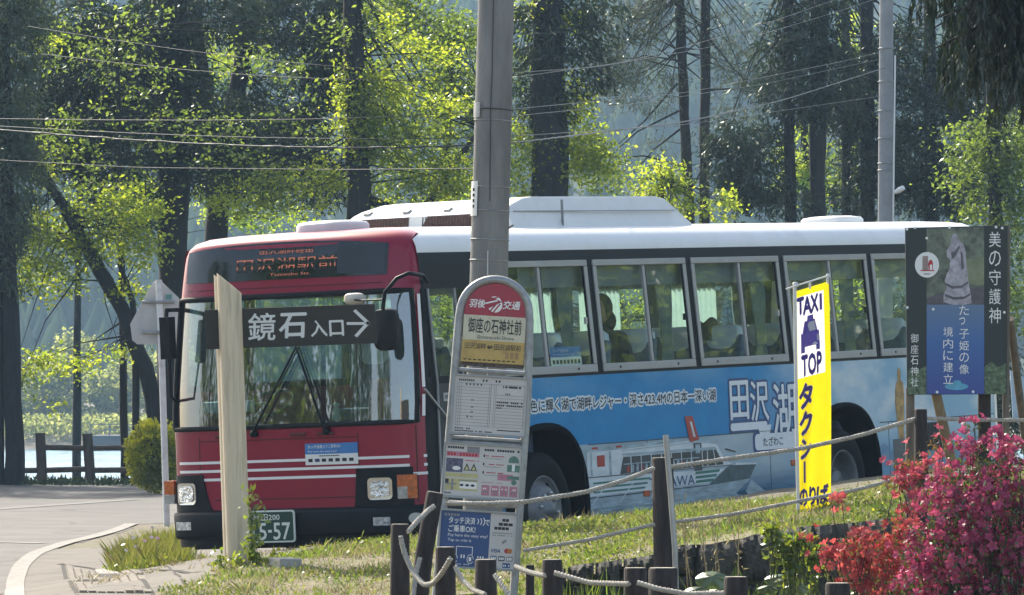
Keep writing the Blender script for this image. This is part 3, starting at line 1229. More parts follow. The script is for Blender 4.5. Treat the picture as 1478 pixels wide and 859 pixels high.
mb.build_each('door_sticker', [mat('sticker_grey', (0.42, 0.43, 0.43), rough=0.5), ink], door, fix=False)

# door-side windows: frames, sliding sashes, panes
frame_m = mat('window_frame_grey', (0.36, 0.36, 0.355), rough=0.45, metal=0.35, var=0.08, scale=5)
for k in range(5):
    xa, xb = WIN[k] - 0.055, WIN[k + 1] + 0.055           # xa is the front edge
    xm = xa + (xb - xa) * (0.54 if k else 0.50)
    mb = MB()
    wf = 0.055

    def sbar(x0, z0, x1, z1, o0, o1):
        P = [sidep(x0, z0, o0), sidep(x1, z0, o0), sidep(x1, z1, o0), sidep(x0, z1, o0), sidep(x0, z0, o1), sidep(x1, z0, o1), sidep(x1, z1, o1), sidep(x0, z1, o1)]
        mb.add(P, [(0, 3, 2, 1), (4, 5, 6, 7), (0, 1, 5, 4), (1, 2, 6, 5), (2, 3, 7, 6), (3, 0, 4, 7)])
    sbar(xa, 1.665, xb, 1.735, -0.02, 0.016)
    sbar(xa, 2.600, xb, 2.655, -0.02, 0.016)
    sbar(xa, 1.736, xa - wf, 2.599, -0.02, 0.016)
    sbar(xb + wf, 1.736, xb, 2.599, -0.02, 0.016)
    sbar(xm + 0.02, 1.737, xm - 0.02, 2.598, -0.018, 0.010)
    w_o = mb.build('window', frame_m, bus, bevel=0.006)
    mb = MB()
    mb.grid(lambda x, z: sidep(x, z, -0.012), [xa - wf + 0.004, xm], [1.73, 2.605])
    mb.grid(lambda x, z: sidep(x, z, -0.004), [xm, xb + wf - 0.004], [1.73, 2.605])
    mb.build('pane', glass, w_o)
    mb = MB()
    for x in (xa - wf, xm - 0.03, xb + wf):
        sbar(x + 0.012, 1.74, x - 0.012, 2.597, -0.013, 0.003)
        mb.cut()
    mb.build_each('sash_gasket', rubber, w_o)
    mb = MB()
    mb.box(sidep(xb + wf + 0.06, 2.12, 0.006), (0.03, 0.02, 0.06))
    mb.build('latch', rubber if k % 2 else alu, w_o)
    mb = MB()
    for x in (xa - 0.3, xb + 0.35):
        mb.box(sidep(x, 1.70, 0.018), (0.02, 0.006, 0.02))
        mb.cut()
    mb.build_each('drain_slot', rubber, w_o)
# the other side: plain panes and posts
mb = MB()
for k in range(5):
    mb.grid(lambda x, z: Vector((x, -ws_(z) + 0.012, z)), [WIN[k] - 0.06, WIN[k + 1] + 0.06], [1.69, 2.64])
mb.grid(lambda x, z: Vector((x, -ws_(z) + 0.012, z)), [-0.41, -1.33], [1.69, 2.45])
mb.build('offside_glazing', glass, bus)
mb = MB()
mb.grid(lambda y, z: Vector((-LEN + 0.02, y, z)), [-0.9, 0.9], [1.66, 2.46])
mb.build('rear_window', glass, bus)
# destination box behind the first pane, small red lettering
mb = MB()
mb.span((-2.06, 1.02, 2.28), (-1.50, 1.14, 2.62))
o = mb.build('side_display', disp_m, bus)
mb = MB()
put_text(mb, '田沢湖駅前', (0.20, 2.46, 0.48, 2.50), lambda a, b, d: Vector((-1.56 - a, 1.145 + d, b)), off=0.002)
mb.build('side_lettering', mat('red_lettering', (0.5, 0.04, 0.03), rough=0.5), o, fix=False)
mb = MB()
sd0 = lambda a, b, d: sidep(-2.43 - a, b, -0.02 + d)
flat(mb, [(0, 1.735), (0.55, 1.735), (0.55, 1.81), (0, 1.81)], sd0, 0.012, 0)
flat(mb, [(0, 1.81), (0.55, 1.81), (0.55, 1.90), (0, 1.90)], sd0, 0.012, 1)
put_text(mb, 'タッチ決済OK!', (0.05, 1.85, 0.33, 1.885), sd0, 0, off=0.014)
put_text(mb, 'Pay here the easy way!', (0.05, 1.822, 0.42, 1.842), sd0, 0, off=0.014)
for k in range(8):
    flat(mb, [(0.03 + k * 0.064, 1.75), (0.073 + k * 0.064, 1.75), (0.073 + k * 0.064, 1.785), (0.03 + k * 0.064, 1.785)], sd0, 0.014, 2)
mb.build('window_sticker', [pale, blue_print, ink], bus, fix=False)

# ------------------------------------------------ printed side panel with wheel arches
wrap = bpy.data.materials.new('picture_wrap')
wrap.use_nodes = True
n, l = wrap.node_tree.nodes, wrap.node_tree.links
pb = n['Principled BSDF']
pb.inputs['Roughness'].default_value = 0.42
pb.inputs['Specular IOR Level'].default_value = 0.3
tc = n.new('ShaderNodeTexCoord')
sp = n.new('ShaderNodeSeparateXYZ')
l.new(tc.outputs['Object'], sp.inputs[0])


def math_(op, a, b=None, clamp=False):
    q = n.new('ShaderNodeMath')
    q.operation = op
    q.use_clamp = clamp
    for i, s in enumerate((a, b)):
        if s is None:
            continue
        if isinstance(s, (int, float)):
            q.inputs[i].default_value = s
        else:
            l.new(s, q.inputs[i])
    return q.outputs[0]


def mixc(f, a, b):
    q = n.new('ShaderNodeMixRGB')
    if isinstance(f, (int, float)):
        q.inputs[0].default_value = f
    else:
        l.new(f, q.inputs[0])
    for i, s in ((1, a), (2, b)):
        if isinstance(s, tuple):
            q.inputs[i].default_value = (*s, 1)
        else:
            l.new(s, q.inputs[i])
    return q.outputs[0]


def noise_(scale, det=6, sx=1, sz=1):
    mp_ = n.new('ShaderNodeMapping')
    mp_.inputs['Scale'].default_value = (sx, 1, sz)
    l.new(tc.outputs['Object'], mp_.inputs[0])
    q = n.new('ShaderNodeTexNoise')
    q.inputs['Scale'].default_value = scale
    q.inputs['Detail'].default_value = det
    l.new(mp_.outputs[0], q.inputs['Vector'])
    return q.outputs[0]


X, Z = sp.outputs['X'], sp.outputs['Z']
lin = lambda s, a, b: math_('DIVIDE', math_('SUBTRACT', s, a), b - a, True)
clouds = lin(noise_(1.4, 8, 0.7, 1.6), 0.48, 0.66)
clouds2 = lin(noise_(4.0, 8, 0.8, 1.2), 0.35, 0.75)
rear = lin(X, -6.2, -7.8)
topz = lin(Z, 1.40, 1.66)
upper = mixc(clouds2, (0.003, 0.21, 0.47), (0.010, 0.26, 0.55))
upper = mixc(math_('MULTIPLY', math_('MULTIPLY', clouds, topz), 0.35), upper, (0.30, 0.48, 0.62))
rear_sky = mixc(clouds, (0.26, 0.47, 0.62), (0.68, 0.74, 0.76))
upper = mixc(rear, upper, rear_sky)
sheen = lin(noise_(9, 5, 0.25, 3.0), 0.40, 0.68)
water = mixc(lin(Z, 0.74, 0.48), mixc(lin(noise_(2.0, 5, 0.5, 2.0), 0.35, 0.7), (0.30, 0.40, 0.46), (0.46, 0.54, 0.58)), mixc(sheen, (0.012, 0.09, 0.18), (0.06, 0.19, 0.30)))
lower = mixc(lin(X, -6.6, -8.4), water, mixc(lin(Z, 0.75, 1.0), (0.16, 0.36, 0.52), (0.46, 0.60, 0.68)))
colr = mixc(lin(Z, 1.033, 1.037), lower, upper)
l.new(colr, pb.inputs['Base Color'])

CF, CR, AR = -2.238, -8.02, 0.70
arch = lambda c: [(c + AR * (abs(math.cos(t)) ** 0.8) * (1 if math.cos(t) > 0 else -1), 0.52 + AR * math.sin(t) ** 0.85) for t in np.linspace(0, math.pi, 25)]
poly = [(-1.385, 0.33), (-1.385, 1.64), (-11.35, 1.64), (-11.35, 0.33)]
poly += [(CR - AR, 0.33)] + list(reversed(arch(CR))) + [(CR + AR, 0.33)]
poly += [(CF - AR, 0.33)] + list(reversed(arch(CF))) + [(CF + AR, 0.33)]
mb = MB()
mb.prism(poly, lambda a, b, d: Vector((a, 1.215 + d, b)), 0.03)
panel = mb.build('side_panel', wrap, bus)
mb = MB()
for c in (CF, CR):
    A_ = [(c + AR, 0.33)] + arch(c) + [(c - AR, 0.33)]
    mb.tube([Vector((a, 1.245, b)) for a, b in A_], 0.03, 8)
    # the dark wheel housing behind
    nn = len(A_)
    mb.add([Vector((a, 1.235, b)) for a, b in A_] + [Vector((a, 0.55, b)) for a, b in A_], [(k, k + 1, nn + k + 1, nn + k) for k in range(nn - 1)])
    mb.add([Vector((a, 0.55, b)) for a, b in A_], [tuple(range(nn))])
    mb.cut()
mb.build_each('wheel_arch', mat('arch_black', (0.006, 0.007, 0.009), rough=0.9, var=0.2, spec=0.1, dirt=((0.014, 0.013, 0.012), 4, 0.4)), bus)
mb = MB()
for (xa, xb) in ((-1.39, CF + AR + 0.03), (CF - AR - 0.03, CR + AR + 0.03), (CR - AR - 0.03, -11.34)):
    mb.span((xa, 1.18, 0.27), (xb, 1.235, 0.328))
mb.build('skirt', black, bus)
mb = MB()
mb.span((-11.4, -1.15, 0.30), (-0.3, 0.5, 0.42))
mb.build('underframe', rubber, bus)
mb = MB()
seam_b = mat('wrap_seam', (0.06, 0.08, 0.10), rough=0.7)
for (xa, xb) in ((CF - AR - 0.05, CR + AR + 0.05), (CR - AR - 0.05, -11.34)):
    mb.span((xa, 1.2455, 1.027), (xb, 1.2475, 1.036))
for x in (-4.08, -5.0, -6.45, -8.95, -9.62):
    mb.span((x, 1.2455, 0.40), (x - 0.008, 1.247, 1.03))
mb.build('panel_joints', seam_b, panel)
mb = MB()
for x, z in ((-4.02, 0.56), (-6.92, 0.72), (-9.9, 0.62)):
    mb.box((x, 1.25, z), (0.11, 0.016, 0.055))
    mb.cut()
mb.build_each('side_marker', mat('marker_orange', (0.50, 0.10, 0.02), rough=0.35, var=0.2, scale=30), panel, bevel=0.006)

sp3 = lambda a, b, d: Vector((-a, 1.245 + d, b))           # a = distance behind the front
halo = mat('print_halo', (0.46, 0.60, 0.72), rough=0.4, var=0.06, scale=12)
boatw = mat('boat_white', (0.66, 0.70, 0.71), rough=0.4, var=0.14, scale=7, stretch=(0.5, 1, 2))
boatg = mat('boat_shade', (0.34, 0.43, 0.47), rough=0.4, var=0.4, scale=8, stretch=(0.5, 1, 2.5))
boatd = mat('boat_window', (0.045, 0.055, 0.07), rough=0.3, var=0.5, scale=9)
boatt = mat('boat_stripe', (0.04, 0.19, 0.15), rough=0.4, var=0.15, scale=4)
boatr = mat('boat_red', (0.42, 0.04, 0.03), rough=0.4, var=0.12, scale=8)
deepb = mat('print_deep_blue', (0.018, 0.06, 0.20), rough=0.4, var=0.12, scale=5)
seab = mat('print_sea', (0.012, 0.085, 0.17), rough=0.35, var=0.35, scale=5, stretch=(0.4, 1, 3))
gold = mat('print_gold', (0.42, 0.24, 0.07), rough=0.4, var=0.55, scale=14)
plinth = mat('print_plinth', (0.10, 0.11, 0.12), rough=0.5, var=0.1)
hillp = mat('print_hill', (0.12, 0.26, 0.42), rough=0.4, var=0.06)

mb = MB()
F_ = lambda P, off, mi: flat(mb, P, sp3, off, mi)
# 0 white 1 shade 2 window 3 stripe 4 red 5 sea 6 deep
F_([(2.96, 0.34), (6.6, 0.34), (6.42, 0.44), (5.9, 0.50), (2.96, 0.47)], 0.0015, 5)
F_([(2.96, 0.47), (5.75, 0.49), (6.02, 0.60), (6.16, 0.72), (5.75, 0.72), (5.1, 0.70), (2.96, 0.66)], 0.003, 1)
F_([(2.96, 0.575), (5.2, 0.60), (5.55, 0.72), (2.96, 0.74)], 0.0045, 0)
F_([(5.2, 0.58), (6.02, 0.61), (6.16, 0.735), (5.62, 0.745)], 0.0045, 7)
for k in range(3):
    F_([(3.05, 0.60 + 0.04 * k), (4.0 + 0.05 * k, 0.605 + 0.04 * k), (4.0 + 0.05 * k, 0.622 + 0.04 * k), (3.05, 0.617 + 0.04 * k)], 0.006, 3)
    F_([(4.95, 0.61 + 0.04 * k), (5.30 + 0.06 * k, 0.615 + 0.04 * k), (5.32 + 0.06 * k, 0.64 + 0.04 * k), (4.97, 0.635 + 0.04 * k)], 0.006, 3)
F_([(2.96, 0.735), (5.75, 0.74), (5.55, 0.80), (5.40, 0.95), (4.9, 1.0), (3.6, 1.0), (3.5, 0.98), (2.96, 0.98)], 0.003, 0)
F_([(3.55, 0.75), (5.05, 0.755), (5.05, 0.90), (3.62, 0.90)], 0.0045, 2)
for k in range(7):
    F_([(3.75 + 0.19 * k, 0.755), (3.765 + 0.19 * k, 0.755), (3.765 + 0.19 * k, 0.90), (3.75 + 0.19 * k, 0.90)], 0.006, 0)
F_([(3.62, 0.83), (5.05, 0.835), (5.05, 0.845), (3.62, 0.84)], 0.006, 1)
F_([(5.12, 0.755), (5.52, 0.76), (5.38, 0.90), (5.12, 0.90)], 0.0045, 2)
F_([(5.20, 0.755), (5.215, 0.755), (5.215, 0.90), (5.20, 0.90)], 0.006, 0)
F_([(5.36, 0.755), (5.375, 0.755), (5.33, 0.90), (5.315, 0.90)], 0.006, 0)
F_([(4.95, 0.72), (5.10, 0.72), (5.10, 0.985), (4.95, 0.985)], 0.0055, 2)
F_([(4.98, 0.88), (5.07, 0.88), (5.07, 0.96), (4.98, 0.96)], 0.0065, 1)
F_([(4.9, 1.0), (5.40, 0.985), (5.42, 0.965), (4.9, 0.975)], 0.0062, 1)
F_([(4.80, 1.22), (4.95, 1.22), (5.06, 1.0), (4.88, 0.985)], 0.0065, 4)
F_([(4.89, 1.17), (4.93, 1.17), (4.99, 1.03), (4.95, 1.03)], 0.0078, 0)
F_([(3.14, 0.83), (3.28, 0.83), (3.28, 0.93), (3.14, 0.93)], 0.0045, 4)
F_([(3.02, 0.75), (3.05, 0.75), (3.05, 0.96), (3.02, 0.96)], 0.0045, 1)
F_([(3.36, 0.75), (3.40, 0.75), (3.40, 0.96), (3.36, 0.96)], 0.0045, 1)
F_([(2.96, 0.965), (3.6, 0.97), (4.9, 1.0), (4.9, 1.012), (3.3, 1.0), (2.96, 0.98)], 0.0045, 1)
put_text(mb, 'TAZAWA', (4.08, 0.60, 4.94, 0.69), sp3, 6, off=0.0078)
F_([(2.96, 0.40), (5.9, 0.42), (5.72, 0.50), (2.96, 0.475)], 0.0025, 8)
F_([(5.75, 0.745), (6.16, 0.735), (6.17, 0.75), (5.75, 0.765)], 0.006, 0)
for k in range(9):
    F_([(5.50 + 0.07 * k, 0.755), (5.505 + 0.07 * k, 0.755), (5.505 + 0.07 * k, 0.80 - 0.002 * k), (5.50 + 0.07 * k, 0.80 - 0.002 * k)], 0.006, 1)
for k in range(16):
    x = 3.68 + 0.085 * k
    F_([(x, 0.76), (x + 0.045, 0.76), (x + 0.05, 0.80 + 0.012 * (k % 3)), (x + 0.022, 0.83 + 0.012 * (k % 3)), (x, 0.80)], 0.0052, 1 if k % 3 else 4)
F_([(3.62, 0.905), (5.06, 0.905), (5.40, 0.90), (5.36, 0.925), (3.60, 0.93)], 0.0062, 1)
F_([(3.60, 0.955), (4.88, 0.975), (4.88, 0.982), (3.60, 0.962)], 0.0062, 1)
for k in range(6):
    F_([(3.05 + 0.22 * k, 0.985), (3.16 + 0.22 * k, 0.985), (3.16 + 0.22 * k, 1.005 + 0.008 * (k % 2)), (3.05 + 0.22 * k, 1.005)], 0.0062, 4 if k in (0, 2) else 1)
F_([(2.96, 0.738), (5.7, 0.744), (5.7, 0.752), (2.96, 0.746)], 0.0068, 2)
F_([(2.96, 0.556), (5.2, 0.578), (5.2, 0.586), (2.96, 0.566)], 0.0068, 2)
F_([(5.55, 0.895), (5.75, 0.86), (5.77, 0.87), (5.57, 0.905)], 0.0062, 2)
for x in (3.0, 3.5, 4.05):
    F_([(x, 0.50), (x + 0.02, 0.50), (x + 0.28, 0.66), (x + 0.26, 0.66)], 0.0078, 0)
F_([(5.93, 0.50), (6.05, 0.60), (6.45, 0.42), (6.1, 0.36)], 0.0042, 1)
mb.build('boat_picture', [boatw, boatg, boatd, boatt, boatr, seab, deepb, mat('boat_bow', (0.06, 0.10, 0.12), rough=0.4, var=0.4, scale=9), mat('boat_reflection', (0.28, 0.38, 0.43), rough=0.4, var=0.6, scale=14, stretch=(0.3, 1, 3))], panel, fix=False)

mb = MB()
line = '瑠璃色に輝く湖で湖畔レジャー・深さ423.4Mの日本一深い湖'
bx = (1.72, 1.345, 5.42, 1.452)
put_text(mb, line, bx, sp3, 0, off=0.002, grow=0.022)
put_text(mb, line, bx, sp3, 1, bold=0.012, off=0.0042)
mb.build('slogan_lettering', [mat('halo_white', (0.74, 0.80, 0.84), rough=0.4, var=0.04), ink], panel, fix=False)
mb = MB()
F_(rrect(5.66, 1.03, 6.45, 1.15, 0.04), 0.0012, 0)
F_(rrect(6.12, 0.83, 7.05, 1.04, 0.06), 0.0014, 0)
for k, (ch, x0, z0, z1) in enumerate((('田', 5.70, 1.16, 1.51), ('沢', 6.10, 1.13, 1.50), ('湖', 6.55, 0.99, 1.46))):
    put_text(mb, ch, (x0, z0, x0 + (0.36 if k < 2 else 0.46), z1), sp3, 0, off=0.0016, grow=0.032)
    put_text(mb, ch, (x0, z0, x0 + (0.36 if k < 2 else 0.46), z1), sp3, 1, bold=0.012, off=0.0045)
F_(rrect(5.69, 1.055, 6.42, 1.125, 0.03), 0.003, 1)
F_(rrect(6.16, 0.86, 7.02, 1.01, 0.05), 0.003, 1)
F_([(6.30, 0.95), (6.44, 0.95), (6.50, 1.09), (6.22, 1.09)], 0.0025, 1)
put_text(mb, 'たざわこ', (6.32, 0.895, 6.72, 0.975), sp3, 2, bold=0.01, off=0.005)
mb.build('lake_name_lettering', [deepb, mat('lettering_silver', (0.78, 0.81, 0.83), rough=0.4, var=0.04), ink], panel, fix=False)
mb = MB()
fig = [(9.17, 0.86), (9.14, 1.06), (9.12, 1.2), (9.13, 1.32), (9.16, 1.40), (9.20, 1.43), (9.19, 1.47), (9.20, 1.53), (9.235, 1.545), (9.265, 1.52), (9.265, 1.46), (9.26, 1.43), (9.31, 1.40), (9.325, 1.28), (9.31, 1.17), (9.30, 1.05), (9.28, 0.94), (9.29, 0.86)]
F_(fig, 0.003, 0)
F_([(9.04, 0.40), (9.30, 0.40), (9.30, 0.86), (9.04, 0.86)], 0.003, 1)
F_([(8.72, 0.74), (8.76, 0.80), (8.84, 0.83), (8.92, 0.80), (8.99, 0.755), (9.6, 0.74), (10.3, 0.79), (10.9, 0.72), (10.9, 0.60), (8.72, 0.60)], 0.0018, 2)
mb.build('golden_figure_picture', [gold, plinth, hillp], panel, fix=False)
mb = MB()
mb.span((-9.70, 1.2455, 0.72), (-10.15, 1.252, 1.0))
for k in range(14):
    mb.span((-9.72 - k * 0.031, 1.2525, 0.73), (-9.735 - k * 0.031, 1.256, 0.99), 1)
mb.build('vent_grille', [mat('grille_grey', (0.16, 0.17, 0.18), rough=0.6), black], panel)

# ------------------------------------------------ wheels
tyre_m = mat('tyre', (0.008, 0.009, 0.011), rough=0.85, var=0.2, scale=10, bump=0.2, spec=0.25, dirt=((0.022, 0.02, 0.018), 5, 0.4))
rim_m = mat('rim_paint', (0.19, 0.195, 0.20), rough=0.5, metal=0.35, var=0.2, scale=8, dirt=((0.12, 0.10, 0.085), 6, 0.5))
for k, (cx_, s) in enumerate(((CF, 1), (CR, 1), (CF, -1), (CR, -1))):
    rearw = cx_ == CR
    w = empty('wheel', (cx_, s * 1.17, 0.5))
    w.parent = bus
    w.rotation_euler = (0, 0, 0 if s > 0 else math.pi)
    mb = MB()
    tw = 0.0
    mb.lathe([(0.285, 0.02), (0.30, 0.045), (0.40, 0.055), (0.47, 0.035), (0.498, -0.005), (0.5, -0.12), (0.498, -0.23), (0.47, -0.27), (0.29, -0.26)], (0, 0, 0), 'Y', 48)
    mb.build('tyre', tyre_m, w)
    mb = MB()
    if rearw:
        prof = [(0.30, 0.04), (0.292, 0.05), (0.278, 0.02), (0.262, -0.05), (0.25, -0.12), (0.225, -0.15), (0.12, -0.155), (0.115, -0.05), (0.10, -0.02), (0.0, -0.015)]
        pc, pr, ph = 0.18, 0.02, -0.15
    else:
        prof = [(0.30, 0.03), (0.292, 0.045), (0.275, 0.03), (0.255, -0.01), (0.235, 0.0), (0.20, 0.055), (0.185, 0.07), (0.10, 0.075), (0.07, 0.10), (0.05, 0.125), (0.0, 0.13)]
        pc, pr, ph = 0.145, 0.014, 0.075
    mb.lathe(prof, (0, 0, 0), 'Y', 40)
    mb.build('rim', rim_m, w)
    mb = MB()
    for q in range(8):
        a = 2 * math.pi * q / 8 + 0.2
        mb.lathe([(pr * 1.2, ph), (pr * 1.2, ph + 0.012), (pr * 0.8, ph + 0.03), (0, ph + 0.032)], (pc * math.cos(a), 0, pc * math.sin(a)), 'Y', 8)
    mb.build('wheel_nuts', alu, w)
    mb = MB()
    for q in range(8 if rearw else 4):
        a = 2 * math.pi * q / (8 if rearw else 4) + 0.5
        r0 = 0.228 if not rearw else 0.205
        mb.add([Vector(((r0 + 0.024 * math.cos(t)) * math.cos(a) - 0.034 * math.sin(t) * math.sin(a), (0.012 if not rearw else -0.148), (r0 + 0.024 * math.cos(t)) * math.sin(a) + 0.034 * math.sin(t) * math.cos(a))) for t in np.linspace(0, 2 * math.pi, 12, endpoint=False)], [tuple(range(12))])
    mb.build('hand_holes', rubber, w)

# ------------------------------------------------ roof equipment
acm = mat('aircon_white', (0.72, 0.72, 0.70), rough=0.45, var=0.04, scale=2, dirt=((0.5, 0.47, 0.42), 3, 0.35))


mb = MB()
ACP = [(-2.47, 2.92), (-2.49, 2.965), (-2.52, 3.10), (-2.56, 3.128), (-2.66, 3.165), (-2.95, 3.222), (-3.15, 3.235), (-5.42, 3.235), (-5.56, 3.21), (-5.82, 2.99), (-5.83, 2.92)]
achw = lambda z: 0.87 - 0.15 * max(0, (z - 2.95) / 0.285) ** 1.6
acy = [-1.0, -0.985, -0.95, -0.5, 0, 0.5, 0.95, 0.985, 1.0]
mb.grid(lambda q, k: Vector((ACP[int(k)][0], q * achw(ACP[int(k)][1]), ACP[int(k)][1] - (0.012 if abs(q) > 0.99 and 0 < k < 10 else 0))), acy, range(len(ACP)))
for s_ in (-1, 1):
    mb.add([Vector((x, s_ * achw(z), z - (0.012 if 0 < i < 10 else 0))) for i, (x, z) in enumerate(ACP)], [tuple(range(len(ACP)))])
ac = mb.build('aircon_unit', acm, bus)
try:
    ac.data.set_sharp_from_angle(angle=R(28))
except Exception:
    pass
mesh_m = mat('condenser_mesh', (0.12, 0.062, 0.048), rough=0.8, var=0.5, scale=60, bump=0.8, bscale=90)
rib_m = mat('rib_brown', (0.055, 0.035, 0.03), rough=0.8)
for y0, y1 in ((-0.74, -0.19), (-0.07, 0.64)):
    mb = MB()
    fz = lambda y, z, o=0.006: Vector((-2.49 - 0.03 * (z - 2.965) / 0.135 + o, y, z))
    fcut = lambda y, t: fz(y + (0.07 * t if y == y0 else 0), 2.972 + 0.122 * t)
    mb.grid(fcut, [y0, (y0 + y1) / 2, y1], [0, 1])
    so = mb.build('mesh_screen', mesh_m, ac, fix=False)
    mb = MB()
    for k in range(int((y1 - y0) / 0.03)):
        y = y0 + 0.02 + k * 0.03
        mb.add([fz(y, 2.975, 0.010), fz(y + 0.010, 2.975, 0.010), fz(y + 0.010, 3.09, 0.010), fz(y, 3.09, 0.010)], [(0, 1, 2, 3)])
    o = mb.build('screen_ribs', rib_m, ac)
    o['kind'] = 'stuff'
hinge_m = mat('hinge_grey', (0.3, 0.3, 0.28), rough=0.6, metal=0.4)
for y in (-0.66, -0.26, 0.16, 0.56):
    mb = MB()
    mb.box((-2.60, y, 3.150), (0.07, 0.06, 0.02), rot=Matrix.Rotation(R(20), 3, 'Y'))
    mb.build('hinge', hinge_m, ac)
mb = MB()
mb.span((-3.40, achw(2.97) - 0.02, 2.97), (-3.408, achw(2.97) + 0.002, 3.2))
mb.span((-2.62, achw(3.10) - 0.02, 3.100), (-5.60, achw(3.10) + 0.003, 3.106))
mb.span((-2.48, achw(2.95) - 0.02, 2.935), (-5.80, achw(2.95) + 0.004, 2.952))
mb.build('lid_joint', mat('joint_grey', (0.25, 0.25, 0.25), rough=0.7), ac)
for x0, x1 in ((-0.62, -1.20), (-10.12, -10.72)):
    mb = MB()
    c = (x0 + x1) / 2
    mb.grid(lambda a, k: Vector((c + (x0 - x1) / 2 * (1, 1.0, 0.93, 0.6, 0.0)[int(k)] * math.copysign(abs(math.cos(a)) ** 0.6, math.cos(a)), 0.27 * (1, 1.0, 0.93, 0.6, 0.0)[int(k)] * math.copysign(abs(math.sin(a)) ** 0.6, math.sin(a)), (2.965, 3.025, 3.05, 3.065, 3.07)[int(k)])), np.linspace(0, 2 * math.pi, 33), range(5))
    mb.build('roof_vent', acm, bus)

# ------------------------------------------------ mirrors
mb = MB()
arm = [sidep(-0.42, 2.50, 0.02), Vector((-0.12, 1.34, 2.55)), Vector((0.16, 1.37, 2.57)), Vector((0.24, 1.30, 2.53)), Vector((0.27, 1.20, 2.42)), Vector((0.27, 1.17, 2.28))]
mb.tube(arm, 0.017, 8)
mb.tube([Vector((0.27, 1.17, 2.36)), Vector((0.22, 0.95, 2.36)), Vector((0.2, 0.86, 2.37))], 0.008, 6)
marm = mb.build('mirror_arm', black, bus)
mb = MB()
mb.grid(lambda a, k: Vector((0.22 + (-0.05, -0.05, 0.02, 0.07, 0.08)[int(k)], 1.17 + 0.105 * (0.0, 0.95, 1, 0.86, 0.0)[int(k)] * math.copysign(abs(math.cos(a)) ** 0.45, math.cos(a)), 2.11 + 0.175 * (0.0, 0.97, 1, 0.92, 0.0)[int(k)] * math.copysign(abs(math.sin(a)) ** 0.5, math.sin(a)))), np.linspace(0, 2 * math.pi, 33), range(5))
mb.build('mirror', rubber, bus)
mb = MB()
mb.grid(lambda a, k: Vector((0.17 + (-0.03, 0.0, 0.02, 0.03)[int(k)], 0.84 + 0.10 * (0.8, 1, 0.8, 0)[int(k)] * math.copysign(abs(math.cos(a)) ** 0.6, math.cos(a)), 2.38 + 0.048 * (0.8, 1, 0.8, 0)[int(k)] * math.copysign(abs(math.sin(a)) ** 0.6, math.sin(a)))), np.linspace(0, 2 * math.pi, 25), range(4))
mb.build('under_mirror', mat('mirror_back', (0.50, 0.48, 0.42), rough=0.5), bus)
mb = MB()
mb.tube([Vector((-0.3, -1.17, 2.36)), Vector((0.06, -1.10, 2.36)), Vector((0.08, -1.10, 2.25))], 0.02, 8)
mb.tube([Vector((-0.3, -1.23, 1.55)), Vector((0.02, -1.12, 1.62)), Vector((0.05, -1.10, 2.0))], 0.016, 8)
mb.box((0.06, -1.10, 2.12), (0.10, 0.10, 0.36))
mb.build('mirror', rubber, bus, bevel=0.025)

# ------------------------------------------------ seats with white covers, poles, curtains
def seat_mesh():
    a = MB()
    a.box((0, 0, 0.42), (0.44, 0.86, 0.13))
    a.box((-0.26, 0, 0.72), (0.11, 0.86, 0.55), rot=Matrix.Rotation(R(-10), 3, 'Y'))
    a.box((0, 0, 0.18), (0.1, 0.5, 0.36))
    b = MB()
    for y in (-0.215, 0.215):
        P = []
        for k in range(5):
            P.append([])
        b.grid(lambda t, q: Vector((-0.30 + 0.075 * math.copysign(abs(math.cos(t)) ** 0.6, math.cos(t)) * (1, 1, 0.9, 0.5, 0)[int(q)] - 0.02 * q / 4, y + 0.20 * math.copysign(abs(math.sin(t)) ** 0.6, math.sin(t)) * (1, 1, 0.95, 0.75, 0)[int(q)], (0.60, 0.98, 1.04, 1.075, 1.08)[int(q)])), np.linspace(0, 2 * math.pi, 21), range(5))
    return a, b


sa, sb = seat_mesh()
s0 = sa.build('seat', seatm, bus, bevel=0.03)
s0c = sb.build('seat_cover', cover_m, s0)
first = True
for row in range(9):
    for y in (0.68, -0.68):
        x = -2.55 - row * 0.86 - (0.0 if y > 0 else 0.2)
        if first:
            o, first = s0, False
        else:
            o = s0.copy()
            COL.objects.link(o)
            oc = s0c.copy()
            COL.objects.link(oc)
            oc.parent = o
        o.location = (x, y, 0.95)
        o.parent = bus
for x, y in ((-1.5, 0.45), (-2.9, 0.36), (-3.9, -0.36), (-6.2, 0.36), (-7.6, -0.36)):
    mb = MB()
    mb.tube([(x, y, 0.95), (x, y, 2.7)], 0.017, 8)
    mb.build('grab_pole', alu, bus)
mb = MB()
mb.tube([(-1.6, 0.36, 2.5), (-10.6, 0.36, 2.5)], 0.014, 8)
mb.tube([(-1.6, -0.36, 2.5), (-10.6, -0.36, 2.5)], 0.014, 8)
mb.build('grab_rail', alu, bus)
for side_ in (1, -1):
    for k in range(5):
        for (xc, ww, gat) in ((WIN[k + 1] + 0.26, 0.30, 1),):
            mb = MB()

            def cur(t, z):
                s = (z - 1.68) / 0.95
                pull = 1 - 0.45 * math.exp(-((s - 0.25) / 0.25) ** 2) * gat
                return Vector((xc + (t - 0.5) * ww * pull, side_ * (1.08 - 0.02 * math.sin(t * 44) - 0.03 * s), z))
            mb.grid(cur, np.linspace(0, 1, 29), np.linspace(1.62, 2.62, 8))
            mb.build('curtain', curtain_m, bus)

